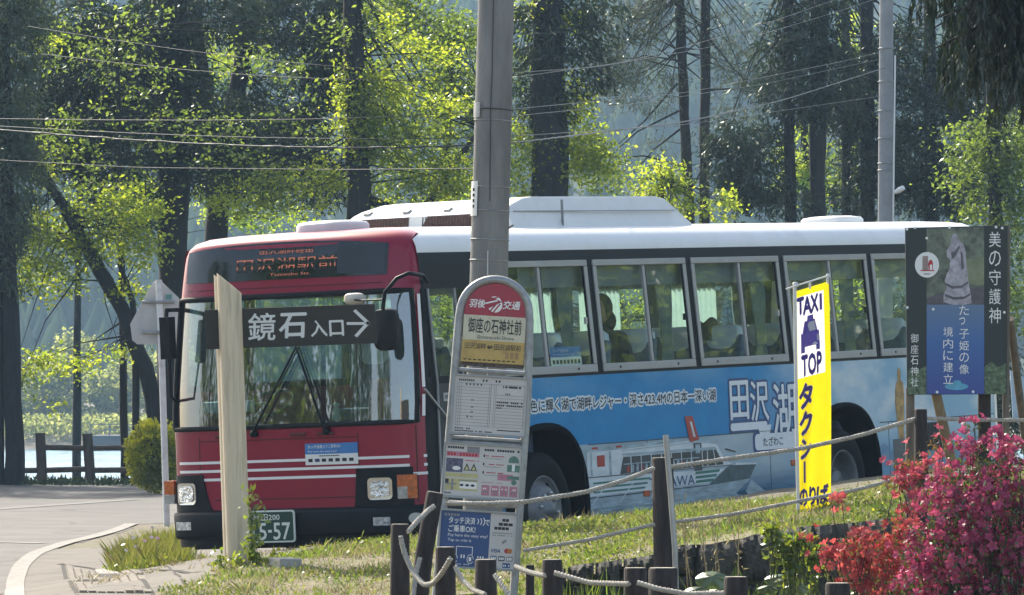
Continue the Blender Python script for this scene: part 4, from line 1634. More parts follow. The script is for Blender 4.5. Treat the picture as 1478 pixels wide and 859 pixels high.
sheer = leaf_mat('sheer_curtain', (0.40, 0.50, 0.47), (0.42, 0.52, 0.49), (0.45, 0.60, 0.55), (0.48, 0.62, 0.58), 0.55, 0.02)
for xa, xb in ((-5.75, -6.9), (-7.1, -7.9), (-8.9, -9.9), (-3.4, -3.75)):
    mb = MB()
    mb.grid(lambda t, z: Vector((xa + (xb - xa) * t, -1.07 + 0.018 * math.sin(t * 60), z)), np.linspace(0, 1, 41), [1.62, 2.1, 2.6])
    mb.build('curtain', sheer, bus)

# ------------------------------------------------ passenger and a dark jacket over a seat back
def skin_body(name, joints, edges, m, label, loc, parent=None):
    me = bpy.data.meshes.new(name)
    me.from_pydata([j[:3] for j in joints], edges, [])
    o = bpy.data.objects.new(name, me)
    COL.objects.link(o)
    sk = o.modifiers.new('skin', 'SKIN')
    lay = me.skin_vertices[0] if me.skin_vertices else None
    if lay is None:
        bm = bmesh.new()
        bm.from_mesh(me)
        bm.verts.layers.skin.verify()
        bm.to_mesh(me)
        bm.free()
        lay = me.skin_vertices[0]
    for i, j in enumerate(joints):
        r_ = j[3] if hasattr(j[3], '__len__') else (j[3], j[3])
        lay.data[i].radius = r_
        lay.data[i].use_root = (i == 0)
    ss = o.modifiers.new('sub', 'SUBSURF')
    ss.levels = ss.render_levels = 2
    me.materials.append(m)
    o.location = loc
    if parent:
        o.parent = parent
    return o


dark_cloth = mat('dark_clothing', (0.022, 0.024, 0.032), rough=0.9, var=0.25, scale=9)
hair_m = mat('hair', (0.012, 0.011, 0.012), rough=0.7, var=0.3, scale=30)
skin_m = mat('skin', (0.36, 0.22, 0.16), rough=0.6, var=0.08)
person = empty('person', BM @ Vector((-4.42, 0.66, 0.97)) + BUS_LOC, BUS_ROT)
tag(person, 'passenger in dark clothes seated by a bus window, arm along the seat back', 'person')
J = [(0, 0, 0.50, (0.15, 0.17)), (0.0, 0, 0.72, (0.13, 0.18)), (0.0, 0, 0.92, (0.12, 0.19)), (0, 0, 1.06, (0.06, 0.065)), (0.02, 0, 1.13, (0.055, 0.055)),
     (0, 0.20, 0.98, 0.065), (0.02, 0.27, 0.78, 0.05), (-0.18, 0.24, 0.70, 0.04), (-0.30, 0.22, 0.74, 0.032),
     (0, -0.20, 0.98, 0.065), (-0.16, -0.30, 0.90, 0.05), (-0.38, -0.22, 0.86, 0.04), (-0.46, -0.16, 0.86, 0.032),
     (0.05, 0.10, 0.48, 0.085), (0.42, 0.12, 0.50, 0.065), (0.45, 0.12, 0.12, 0.05), (0.05, -0.10, 0.48, 0.085), (0.42, -0.12, 0.50, 0.065), (0.45, -0.12, 0.12, 0.05)]
E = [(0, 1), (1, 2), (2, 3), (3, 4), (2, 5), (5, 6), (6, 7), (7, 8), (2, 9), (9, 10), (10, 11), (11, 12), (0, 13), (13, 14), (14, 15), (0, 16), (16, 17), (17, 18)]
skin_body('clothed_body', J, E, dark_cloth, None, (0, 0, 0), person)
mb = MB()
mb.grid(lambda a, b: Vector((0.04 + 0.10 * math.cos(b) * math.cos(a), 0.078 * math.cos(b) * math.sin(a), 1.24 + 0.125 * math.sin(b))), np.linspace(0, 2 * math.pi, 21), np.linspace(-1.55, 1.55, 12))
mb.grid(lambda a, b: Vector((0.145 + 0.022 * math.cos(a) * b, 0.016 * math.sin(a) * b, 1.225 - 0.02 * b)), np.linspace(0, 2 * math.pi, 9), [0.0, 0.5, 1.0])
mb.build('head', skin_m, person)
mb = MB()
mb.grid(lambda a, b: Vector((0.015 + 0.118 * math.cos(b) * math.cos(a) * (0.78 if math.cos(a) > 0.5 else 1), 0.10 * math.cos(b) * math.sin(a), 1.26 + 0.135 * math.sin(b))), np.linspace(0, 2 * math.pi, 25), np.linspace(-0.75, 1.55, 10))
mb.grid(lambda a, b: Vector((-0.06 + 0.075 * math.cos(b) * math.cos(a), 0.10 * math.cos(b) * math.sin(a), 1.14 + 0.11 * math.sin(b))), np.linspace(0, 2 * math.pi, 21), np.linspace(-1.5, 1.5, 9))
mb.build('hair', hair_m, person)
jk = MB()
jk.grid(lambda a, t: Vector((-0.09 * math.cos(a) - 0.30, 0.13 * (t - 0.5) * 2, 1.06 + 0.05 * math.sin(a) + 0.025 * math.sin(t * 9) - 0.16 * (abs(math.cos(a)) ** 3))), np.linspace(0, math.pi, 13), np.linspace(0, 1, 12))
o = jk.build('folded_jacket', dark_cloth)
so = o.modifiers.new('thick', 'SOLIDIFY')
so.thickness = 0.02
o.location = BM @ Vector((-6.0, 0.68, 0.975)) + BUS_LOC
o.rotation_euler = BUS_ROT
tag(o, 'dark jacket folded over a white seat back inside the bus', 'jacket')
# ---------------------------------------------------------------- street furniture
concrete = mat('pole_concrete', (0.215, 0.213, 0.208), rough=0.9, var=0.24, scale=5, stretch=(1, 1, 0.25), bump=0.3, bscale=50, dirt=((0.105, 0.10, 0.098), 3.0, 0.7))
steel = mat('galvanised_steel', (0.33, 0.34, 0.345), rough=0.5, metal=0.55, var=0.2, scale=14, dirt=((0.18, 0.15, 0.12), 9, 0.5))
wire_m = mat('wire_grey', (0.055, 0.06, 0.065), rough=0.55, metal=0.1, var=0.1)
cable_m = mat('cable_dark', (0.05, 0.05, 0.055), rough=0.6, var=0.1)
wood = mat('dark_wood', (0.032, 0.024, 0.022), rough=0.92, var=0.45, scale=9, stretch=(3, 3, 0.35), bump=0.7, bscale=30, dirt=((0.07, 0.058, 0.05), 5, 0.5))
cut_wood = mat('cut_wood', (0.32, 0.28, 0.23), rough=0.95, var=0.35, scale=25, bump=0.5)
grey_wood = mat('weathered_wood', (0.16, 0.135, 0.105), rough=0.9, var=0.3, scale=8, stretch=(3, 3, 0.4), bump=0.4)
rope_m = mat('rope_fibre', (0.50, 0.47, 0.41), rough=0.95, var=0.25, scale=60, bump=0.9, bscale=140)


def pole_between(mb, pts, ws, y, n=20, mi=0):
    mb.tube([px(u, v, y) for u, v in pts], [m_px(w, y) / 2 for w in ws], n, mi)


# concrete utility pole
Yp = 46.0
base = px(695, 792, Yp)
base.z = th(base.x, base.y) - 0.3
pole = empty('utility_pole', base)
tag(pole, 'tall round concrete utility pole with wire bands standing behind the bus stop', 'utility pole')
mb = MB()
pole_between(mb, [(695, 812), (700, 600), (705.5, 400), (711, 200), (716, 0), (722, -230)], [58, 56.5, 55, 53.5, 52, 50], Yp, 40)
mb.build('shaft', concrete, pole, off=base)


def pole_c(v):
    return 716 - 0.02625 * v, (52 + 0.0075 * v) / 2


mb = MB()
for v in (174, 270, 304, 346, 376):
    c, r = pole_c(v)
    P = [px(c + 1.02 * r * math.cos(t), v + 1.2 * math.cos(t), Yp) + Vector((0, -m_px(r, Yp) * 1.02 * math.sin(t), 0)) for t in np.linspace(0, 2 * math.pi, 33)]
    mb.tube(P, m_px(0.9, Yp), 5, cap=False)
    mb.cut()
mb.build_each('wire_band', steel, pole, off=base)
mb = MB()
yf = Yp - m_px(27, Yp) - 0.004
mb.tube([px(712.5, -10, yf), px(710, 110, yf), px(708, 160, yf), px(707, 290, yf)], m_px(0.8, yf), 5)
mb.build('earth_wire', cable_m, pole, off=base)
mb = MB()
mb.tube([px(704, 362, yf), px(703.5, 450, yf), px(703, 640, yf)], m_px(1.1, yf), 6)
mb.build('conduit', alu, pole, off=base)
mb = MB()
for (v0, v1, mi) in ((148, 170, 0), (262, 312, 1)):
    c0, r0 = pole_c(v0)
    us = np.linspace(-1.06, -0.72, 5)
    mb.grid(lambda t, v: px(pole_c(v)[0] + t * pole_c(v)[1], v, Yp) + Vector((0, -m_px(27, Yp) * math.sqrt(max(0, 1.14 - t * t)) - 0.004, 0)), us, [v0, v1], mi=mi)
    mb.cut()
c, r = pole_c(290)
tg = lambda a, b, d: px(c - r + a, b, Yp) + Vector((0, -m_px(27, Yp) * 0.55 - 0.012 - d, 0))
mb.build_each('pole_tag', [steel, pale], pole, off=base)
mb = MB()
for v in (272, 280, 288, 296):
    flat(mb, [(1, v), (5, v), (5, v + 4.5), (1, v + 4.5)], tg, 0.0, 0)
mb.build('tag_marks', ink, pole, off=base, fix=False)
mb = MB()
P = [px(pole_c(158)[0] + pole_c(158)[1] * math.cos(t), 160 - 3 * math.sin(t * 0.5), Yp) + Vector((0, -m_px(28, Yp) * math.sin(t), 0)) for t in np.linspace(0, math.pi, 15)]
mb.tube(P, m_px(1.0, Yp), 5)
mb.build('cable_loop', cable_m, pole, off=base)
mb = MB()
mb.tube([px(707 + 26, 330, yf + 0.12), px(741, 325, yf + 0.1)], m_px(1.5, yf), 6)
mb.build('step_bolt', steel, pole, off=base)

# second pole beyond the bus, with a small lamp
Y2 = 95.0
b2 = px(1277, 720, Y2)
b2.z = th(b2.x, b2.y) - 0.2
pole2 = empty('utility_pole', b2)
tag(pole2, 'slim pale utility pole with a small lamp beyond the bus roof', 'utility pole')
mb = MB()
pole_between(mb, [(1277, 740), (1278, 300), (1279, 100), (1280, -120)], [24, 22, 20.5, 19], Y2, 24)
mb.build('shaft', mat('pole_pale', (0.30, 0.305, 0.31), rough=0.85, var=0.12, scale=4), pole2, off=b2)
mb = MB()
mb.tube([px(1292, 80, Y2 - 0.1), px(1290, 240, Y2 - 0.1), px(1289, 330, Y2 - 0.1)], 0.014, 6)
mb.build('conduit', pale, pole2, off=b2)
mb = MB()
for v in (70, 118, 160, 200, 236, 246):
    c = 1278 + (300 - v) * 0.005
    mb.tube([px(c + 11.5 * math.cos(t), v, Y2) + Vector((0, -0.13 * math.sin(t), 0)) for t in np.linspace(0, 2 * math.pi, 21)], 0.009, 5, cap=False)
    mb.cut()
mb.build_each('wire_band', steel, pole2, off=b2)
mb = MB()
mb.tube([px(1287, 281, Y2), px(1292, 278, Y2 - 0.1), px(1297, 274, Y2 - 0.2)], 0.018, 6)
mb.tube([px(1293, 277, Y2 - 0.2), px(1298, 274.5, Y2 - 0.25), px(1304, 271, Y2 - 0.3)], [0.035, 0.05, 0.04], 8)
mb.build('street_lamp', pale, pole2, off=b2)

# overhead wires
WIRES = [
    ([(-40, 171), (250, 175), (500, 176), (690, 163), (735, 158), (990, 134), (1220, 88), (1277, 74)], 1.5, 'taut wire rising past both poles, upper of the close pair'),
    ([(-40, 180), (250, 198), (500, 204), (690, 200), (735, 197), (990, 180), (1277, 138)], 1.5, 'wire sagging over the cedars just above the twisted cable'),
    ([(-40, 184), (200, 206), (430, 219), (690, 213), (735, 207), (990, 176), (1130, 145), (1277, 98)], 2.6, 'thick twisted cable strung across the trees to the slim pole'),
    ([(-40, 229), (200, 242), (490, 245), (690, 243)], 1.3, 'lowest wire running level in front of the cedars'),
    ([(40, 38), (280, 82), (490, 102), (690, 110), (740, 105), (862, 97), (1022, 69), (1113, 46), (1215, 15), (1300, -14)], 1.2, 'topmost thin wire sloping down toward the concrete pole'),
    ([(60, 78), (280, 108), (490, 121), (690, 118), (740, 112), (900, 90), (1010, 62), (1127, 27), (1205, 0), (1260, -20)], 1.2, 'thin wire second from the top over the dark cedars'),
    ([(735, 168), (900, 152), (1100, 122), (1277, 84)], 1.2, 'thin slack wire between the concrete pole and the slim pole'),
]
for pts, w, lab in WIRES:
    P = []
    for u, v in pts:
        P.append(px(u, v, 47.0 + (Y2 - 47.0) * max(0, (u - 715)) / (1278 - 715) if u > 715 else 47.0 + 0.006 * (715 - u)))
    d = [0]
    for a, b in zip(P, P[1:]):
        d.append(d[-1] + (b - a).length)
    ts = np.linspace(0, d[-1], 60)
    A = np.stack([np.interp(ts, d, [p[i] for p in P]) for i in range(3)], 1)
    for _ in range(6):
        A[1:-1] = (A[:-2] + 2 * A[1:-1] + A[2:]) / 4
    mb = MB()
    r = m_px(w, 55) / 2 * 0.7
    mb.tube([Vector(p) for p in A], r, 6)
    if w > 2:
        th_ = np.linspace(0, 150 * math.pi, 900)
        idx = np.linspace(0, 59, 900)
        Bp = np.stack([np.interp(idx, np.arange(60), A[:, i]) for i in range(3)], 1)
        Bp[:, 2] += 1.2 * r * np.sin(th_)
        Bp[:, 1] += 1.2 * r * np.cos(th_)
        mb.tube([Vector(p) for p in Bp], r * 0.6, 4)
    tag(mb.build('overhead_wire', wire_m), lab, 'wire', 'overhead wires between the poles')

# ---------------------------------------------------------------- bus stop sign (tilted frame of bent pipe)
Yb = 40.0
KB = Yb / F_PX
PH = R(3.6)
bc = px(703, 610, Yb)
b_right, b_up = Vector((math.cos(PH), 0, -math.sin(PH))), Vector((math.sin(PH), 0, math.cos(PH)))
bs = lambda a, b, d=0.0: bc + b_right * (a * KB) + b_up * (b * KB) + Vector((0, -d, 0))
bbase = Vector((bs(-3, -300).x, Yb, th(bs(-3, -300).x, Yb)))
stop = empty('bus_stop_sign', bbase)
tag(stop, 'tilted bus stop sign with red rounded head and stacked notice panels', 'bus stop sign')
mb = MB()
P = [(-59, -330), (-57, -210), (-52, 40), (-50, 150)] + [(50 * math.cos(t) + 1, 157 + 50 * math.sin(t)) for t in np.linspace(math.pi, 0, 19)] + [(52, 150), (56, 40), (54, -210), (53, -330)]
mb.tube([bs(a, b) for a, b in P], 6 * KB, 14)
mb.build('pipe_frame', steel, stop, off=bbase)
mb = MB()
for b in (74, -24, -30, -118):
    mb.tube([bs(-52, b, 0.0), bs(54, b, 0.0)], 3.2 * KB, 8)
    mb.cut()
mb.build_each('cross_bar', steel, stop, off=bbase)

stop_red = mat('stop_red', (0.36, 0.03, 0.055), rough=0.45, var=0.08, scale=12, dirt=((0.22, 0.05, 0.06), 14, 0.5))
cream = mat('panel_cream', (0.60, 0.56, 0.42), rough=0.5, var=0.05, scale=14, dirt=((0.38, 0.33, 0.22), 18, 0.5))
amber = mat('panel_amber', (0.50, 0.34, 0.10), rough=0.5, var=0.08, scale=14, dirt=((0.26, 0.16, 0.07), 16, 0.5))
rust = mat('rusty_edge', (0.10, 0.075, 0.06), rough=0.9, var=0.5, scale=40, bump=0.6)
mb = MB()
arc = [(45 * math.cos(t) + 2, 157 + 44 * math.sin(t)) for t in np.linspace(0, math.pi, 25)]
mb.prism([(47, 80)] + [(47, 150)] + arc + [(-43, 150), (-44, 80)], lambda a, b, d: bs(a, b, 0.008 - 0.012 + d), 0.012, 3)
flat(mb, [(47, 154)] + arc + [(-43, 154)], bs, 0.0125, 0)
flat(mb, [(-43, 118), (47, 118), (47, 154), (-43, 154)], bs, 0.0125, 1)
flat(mb, [(-44, 86), (47, 86), (47, 118), (-43, 118)], bs, 0.0125, 2)
put_text(mb, '羽後', (-36, 165, -13, 177), bs, 4, bold=0.02, off=0.014, shear=2)
put_text(mb, '交通', (13, 165, 37, 177), bs, 4, bold=0.02, off=0.014, shear=2)
# round emblem: slanted bars and a half disc
flat(mb, disc(0, 171, 11.5, 12), bs, 0.0135, 0)
flat(mb, disc(0, 171, 11, 11.5, 20, 22, 118), bs, 0.0145, 4)
flat(mb, disc(1, 170, 10.5, 11, 20, 210, 385), bs, 0.0142, 4)
for k in range(3):
    flat(mb, [(-13, 166 + k * 4.5), (4, 171 + k * 4.5), (4, 173.2 + k * 4.5), (-13, 168.2 + k * 4.5)], bs, 0.0150 + 0.0002 * k, 0 if k != 1 else 4)
for k in range(2):
    flat(mb, [(-8 + 5.5 * k, 159), (-5.5 + 5.5 * k, 159), (4 + 5.5 * k, 172), (1.5 + 5.5 * k, 172)], bs, 0.0156 + 0.0002 * k, 0)
put_text(mb, '御座の石神社前', (-36, 128.5, 41, 150), bs, 5, bold=0.012, off=0.014)
put_text(mb, 'Gozano-ishi Shrine', (-22, 120.5, 31, 125.5), bs, 5, off=0.014)
put_text(mb, '田沢湖畔⇔田沢湖駅前', (-39, 105, 42, 114), bs, 5, off=0.014)
for k in range(3):
    flat(mb, [(20 + 7 * k, 93), (25 + 7 * k, 93), (25 + 7 * k, 103), (20 + 7 * k, 103)], bs, 0.0135, 6)
for k in range(11):
    flat(mb, [(-40 + 7 * k, 89), (-35.4 + 7 * k, 89), (-35.4 + 7 * k, 90.6), (-40 + 7 * k, 90.6)], bs, 0.014, 5)
mb.build('head_panel', [stop_red, cream, amber, rust, pale, ink, mat('faded_print', (0.36, 0.22, 0.09), rough=0.6)], stop, off=bbase, fix=False)

paper = mat('notice_paper', (0.56, 0.54, 0.52), rough=0.5, var=0.04, scale=8)
frame_al = mat('notice_frame', (0.30, 0.31, 0.315), rough=0.45, metal=0.5, var=0.12)
grey_ink = mat('grey_ink', (0.22, 0.22, 0.23), rough=0.6)
pinkp = mat('notice_pink', (0.48, 0.20, 0.26), rough=0.6, var=0.15, scale=30)
greenp = mat('notice_green', (0.10, 0.20, 0.16), rough=0.6, var=0.2, scale=30)
yellowp = mat('notice_yellow', (0.50, 0.46, 0.22), rough=0.6, var=0.1, scale=20)
photo_p = mat('notice_photo', (0.10, 0.10, 0.16), rough=0.5, var=0.6, scale=40)
navyp = mat('notice_navy', (0.025, 0.07, 0.21), rough=0.4, var=0.06, scale=8)
redp = mat('mark_red', (0.45, 0.02, 0.03), rough=0.5)
orangep = mat('mark_orange', (0.50, 0.16, 0.02), rough=0.5)
NOTE = [paper, grey_ink, ink, pinkp, greenp, yellowp, photo_p, navyp, pale, redp, orangep]


def panel_frame(a0, b0, a1, b1):
    mb = MB()
    t = 2.6
    for q in (((a0, b0), (a1, b0 + t)), ((a0, b1 - t), (a1, b1)), ((a0, b0 + t), (a0 + t, b1 - t)), ((a1 - t, b0 + t), (a1, b1 - t))):
        (x0, y0), (x1, y1) = q
        mb.prism([(x0, y0), (x1, y0), (x1, y1), (x0, y1)], lambda a, b, d: bs(a, b, 0.03 + d), 0.022)
    mb.prism([(a0 + 1, b0 + 1), (a1 - 1, b0 + 1), (a1 - 1, b1 - 1), (a0 + 1, b1 - 1)], lambda a, b, d: bs(a, b, 0.026 + d), 0.010)
    return mb.build('notice_frame', frame_al, stop, off=bbase)


def rows(mb, a0, a1, b, hgt, n, mi, off, gap=0.35, seed=1):
    rr_ = random.Random(seed)
    w = (a1 - a0) / n
    for k in range(n):
        if rr_.random() < 0.12:
            continue
        flat(mb, [(a0 + k * w, b), (a0 + (k + 1 - gap) * w, b), (a0 + (k + 1 - gap) * w, b + hgt), (a0 + k * w, b + hgt)], bs, off, mi)


# timetable
pf = panel_frame(-53, -19, 58, 68)
mb = MB()
O = 0.0375
bq = lambda a0, b0, a1, b1, mi, o=0.0: flat(mb, [(a0, b0), (a1, b0), (a1, b1), (a0, b1)], bs, O + o, mi)
bq(-50, -16, 55, 65, 0)
for b in np.arange(-6, 52, 4.6):
    bq(-46, b, 3, b + 0.5, 1, 0.001)
    if b < 42:
        bq(10, b, 51, b + 0.5, 1, 0.001)
for a in (-46, -43, -40, 0.5, 3, 7.5, 10, 51):
    bq(a, -7, a + 0.55, 55, 1, 0.0012)
bq(-46, 55, 51, 55.6, 1, 0.001)
rows(mb, -44, -18, 58, 3, 9, 2, O + 0.0014, seed=1)
rows(mb, -10, 18, 58.5, 3, 6, 2, O + 0.0014, 0.5, seed=2)
rows(mb, -34, -2, 52.5, 2.4, 6, 2, O + 0.0014, 0.6, seed=3)
rows(mb, 20, 46, 51, 3.2, 16, 2, O + 0.0014, 0.15, seed=4)
rows(mb, 12, 50, 29, 2.4, 13, 2, O + 0.0014, 0.25, seed=5)
rows(mb, 12, 50, 24.5, 2.4, 13, 2, O + 0.0014, 0.25, seed=6)
rows(mb, 12, 20, 21, 2, 3, 2, O + 0.0014, 0.3, seed=7)
for b in (30, 20, 13, 6):
    rows(mb, -25, -21, b, 2.4, 2, 1, O + 0.0014, 0.1, seed=int(b))
bq(-30, 6, -28, 8.5, 2, 0.0014)
rows(mb, 24, 32, 41, 2.6, 3, 2, O + 0.0014, 0.5, seed=8)
rows(mb, -46, -20, -11, 1.8, 8, 2, O + 0.0014, 0.3, seed=9)
rows(mb, 15, 51, -11, 1.6, 14, 2, O + 0.0014, 0.2, seed=10)
rows(mb, -46, 8, -14.5, 1.6, 20, 2, O + 0.0014, 0.2, seed=11)
mb.build('timetable', NOTE, pf, off=None, fix=False)
tm = bpy.context.scene.objects[-1] if False else pf.children[-1]
tm.location = -bbase

# leaflet panel
pf = panel_frame(-60, -111, 56, -31)
mb = MB()
bq(-57, -108, 53, -34, 0)
bq(-57, -108, -4, -34, 0, 0.0006)
rows(mb, -54, -30, -40, 3.2, 7, 2, O + 0.0014, 0.2, seed=21)
bq(-55, -51, -8, -44, 3, 0.0012)
rows(mb, -54, -10, -50, 4, 10, 9, O + 0.0016, 0.25, seed=23)
bq(-26, -45, -8, -36, 1, 0.0013)
bq(-55, -74, -31, -54, 6, 0.0012)
flat(mb, disc(-40, -68, 6, 3, 14), bs, O + 0.0015, 8)
rows(mb, -28, -8, -57, 1.2, 8, 9, O + 0.0014, 0.1, seed=25)
for a in (-25, -15):
    flat(mb, [(a - 5, -71), (a + 5, -71), (a, -60)], bs, O + 0.0012, 2)
    flat(mb, [(a - 3, -70), (a + 3, -70), (a, -63.5)], bs, O + 0.0014, 5)
bq(-55, -81, -8, -75, 5, 0.0012)
bq(-55, -100, -8, -83, 5, 0.0010)
bq(-55, -84, -50, -90, 2, 0.0014)
bq(-46, -100, -43, -84, 1, 0.0014)
bq(-55, -92, -38, -90, 1, 0.0015)
bq(-34, -97, -9, -87, 8, 0.0013)
for a in (-31, -23, -15):
    flat(mb, disc(a, -92, 3, 1.8, 10), bs, O + 0.0016, 2)
bq(-36, -86, -9, -84.5, 1, 0.0014)
rows(mb, -55, -45, -105, 2, 4, 2, O + 0.0014, 0.3, seed=26)
rows(mb, -1, 50, -41, 3, 14, 2, O + 0.0014, 0.2, seed=27)
for k, b in enumerate((-50, -62, -74)):
    bq(-2, b, 0, b + 4, 2, 0.0014)
    rows(mb, 1, 28, b + 1.5, 1.3, 10, 9, O + 0.0014, 0.1, seed=30 + k)
    rows(mb, 1, 26, b - 2, 1.0, 10, 1, O + 0.0014, 0.3, seed=33 + k)
flat(mb, disc(42, -54, 7.5, 8, 14, 0, 180), bs, O + 0.0012, 4)
bq(35, -56, 49.5, -53, 4, 0.0013)
bq(33, -69, 51, -59, 4, 0.0012)
bq(40, -68, 44, -58, 8, 0.0014)
bq(20, -82, 42, -73, 3, 0.0012)
bq(34, -80, 51, -75, 4, 0.0013)
flat(mb, disc(44, -84, 4, 4, 10), bs, O + 0.0014, 4)
rows(mb, -2, 28, -87, 1.4, 10, 3, O + 0.0014, 0.3, seed=36)
for k in range(4):
    bq(-2 + 13.4 * k, -105, 9.5 + 13.4 * k, -90, 3, 0.0012)
    rows(mb, 0 + 13.4 * k, 8 + 13.4 * k, -96, 2, 3, 8, O + 0.0014, 0.3, seed=40 + k)
    rows(mb, 0 + 13.4 * k, 8 + 13.4 * k, -101, 3, 3, 1, O + 0.0014, 0.2, seed=50 + k)
mb.build('leaflet', NOTE, pf, fix=False).location = -bbase

# contactless payment notice
pf = panel_frame(-60, -212, 55, -127)
mb = MB()
bq(-57, -209, 14, -130, 7)
bq(14, -209, 52, -130, 0)
rows(mb, -53, -30, -137, 3.5, 5, 1, O + 0.0014, 0.2, seed=60)
put_text(mb, 'タッチ決済', (-46, -148, -8, -138), bs, 8, off=O + 0.0014, bold=0.012)
for k in range(3):
    flat(mb, disc(-7 + 3.2 * k, -143, 4.5 + 1.3 * k, 5 + 1.3 * k, 10, -50, 50) + list(reversed(disc(-7.9 + 3.2 * k, -143, 4.1 + 1.3 * k, 4.6 + 1.3 * k, 10, -50, 50))), bs, O + 0.0014, 8)
put_text(mb, 'で', (6, -148, 13, -140), bs, 8, off=O + 0.0014, bold=0.012)
put_text(mb, 'ご乗車OK!', (-46, -160, -7, -150), bs, 8, off=O + 0.0014, bold=0.012)
put_text(mb, 'Pay here the easy way!', (-46, -167.5, 11, -162), bs, 8, off=O + 0.0014)
put_text(mb, 'Tap to ride it', (-46, -174.5, -12, -169.5), bs, 8, off=O + 0.0014)
for (a0, b0, a1, b1) in ((-33, -181, -9, -180), (-33, -193, -32, -180), (-10, -193, -9, -180)):
    bq(a0, b0, a1, b1, 8, 0.0014)
for a in (-35, -12):
    flat(mb, disc(a, -198, 5, 7, 12) + list(reversed(disc(a, -198, 4, 6, 12))), bs, O + 0.0014, 8)
    bq(a - 2, -201, a + 1.5, -195, 8, 0.0016)
rows(mb, -54, -42, -197, 2.5, 3, 8, O + 0.0014, 0.4, seed=61)
rows(mb, -26, -18, -197, 5, 2, 8, O + 0.0014, 0.5, seed=62)
rows(mb, -2, 9, -196, 3, 3, 8, O + 0.0014, 0.5, seed=63)
bq(-55, -208, -38, -203.5, 5, 0.0012)
rows(mb, -36, -12, -206.5, 1.2, 8, 8, O + 0.0014, 0.4, seed=64)
for k, (a0, a1) in enumerate(((26, 41), (19, 47), (20, 47))):
    rows(mb, a0, a1, -141 - 6 * k, 4, 3 + k, 2, O + 0.0014, 0.12, seed=66 + k)
rows(mb, 18, 47, -158.5, 1.4, 12, 1, O + 0.0014, 0.15, seed=70)
rows(mb, 18, 47, -162, 1.4, 12, 1, O + 0.0014, 0.15, seed=71)
flat(mb, [(33, -174), (39, -169), (38, -166), (32, -170)], bs, O + 0.0014, 1)
put_text(mb, 'VISA', (17, -186, 31, -181), bs, 7, off=O + 0.0014, bold=0.03, shear=1.2)
flat(mb, disc(40, -183, 3.6), bs, O + 0.0014, 9)
flat(mb, disc(44, -183, 3.6), bs, O + 0.0018, 10)
for k, mi in enumerate((7, 2, 1)):
    bq(17 + 11.5 * k, -198, 26 + 11.5 * k, -191, mi, 0.0014)
    rows(mb, 18 + 11.5 * k, 25.5 + 11.5 * k, -196.5, 4, 3, 8, O + 0.0017, 0.3, seed=80 + k)
bq(17, -206, 27, -201.5, 8, 0.0014)
rows(mb, 18, 27, -205, 2, 5, 1, O + 0.0017, 0.25, seed=84)
bq(35, -207.5, 46, -200.5, 7, 0.0014)
rows(mb, 36, 45.5, -205.5, 2.5, 4, 8, O + 0.0017, 0.3, seed=85)
mb.build('payment_notice', NOTE, pf, fix=False).location = -bbase

# ---------------------------------------------------------------- direction sign on the pale half-round post
Yd = 45.0
postm = mat('post_cream', (0.66, 0.56, 0.41), rough=0.75, var=0.09, scale=4, stretch=(6, 6, 0.4), bump=0.15, dirt=((0.28, 0.23, 0.16), 5, 0.6))
signm = mat('sign_brown', (0.028, 0.024, 0.020), rough=0.7, var=0.1, scale=8)
sp_base = px(345, 830, Yd)
sp_base.z = th(sp_base.x, Yd) - 0.1
dsign = empty('direction_sign', sp_base)
tag(dsign, 'pale slant-topped post carrying a dark arrow board with white characters', 'sign')
ctr = lambda v: 330 + (v - 400) * 0.0345
hw = lambda v: 17.5


def half_post(u_off, halfw, depth0, depth1, top_l, top_r, name):
    mb = MB()
    n = 13
    us_ = np.linspace(-1, 1, n)
    prof = [(t, math.sqrt(max(0, 1 - abs(t) ** 2.6))) for t in us_]
    rows_ = []
    for fv in (0.0, 0.02, 0.5, 1.0):
        row = []
        for t, b in prof:
            vt = top_l + (top_r - top_l) * (t + 1) / 2
            v = vt + (845 - vt) * fv
            row.append(px(ctr(v) + u_off + halfw * t, v, Yd) + Vector((0, depth0 - depth1 * b, 0)))
        rows_.append(row)
    V = [q for r_ in rows_ for q in r_]
    Fc = [(j * n + i, j * n + i + 1, (j + 1) * n + i + 1, (j + 1) * n + i) for j in range(3) for i in range(n - 1)]
    mb.add(V, Fc, 0, True)
    mb.add(rows_[0], [tuple(range(n))])
    back = [px(ctr(vv) + u_off + halfw * t, vv, Yd) + Vector((0, depth0, 0)) for t, vv in ((-1, top_l), (1, top_r), (1, 845), (-1, 845))]
    mb.add(back, [(0, 1, 2, 3)])
    mb.add([rows_[0][0], rows_[-1][0], back[3], back[0]], [(0, 1, 2, 3)])
    mb.add([rows_[0][-1], rows_[-1][-1], back[2], back[1]], [(3, 2, 1, 0)])
    return mb.build(name, postm, dsign, off=sp_base)


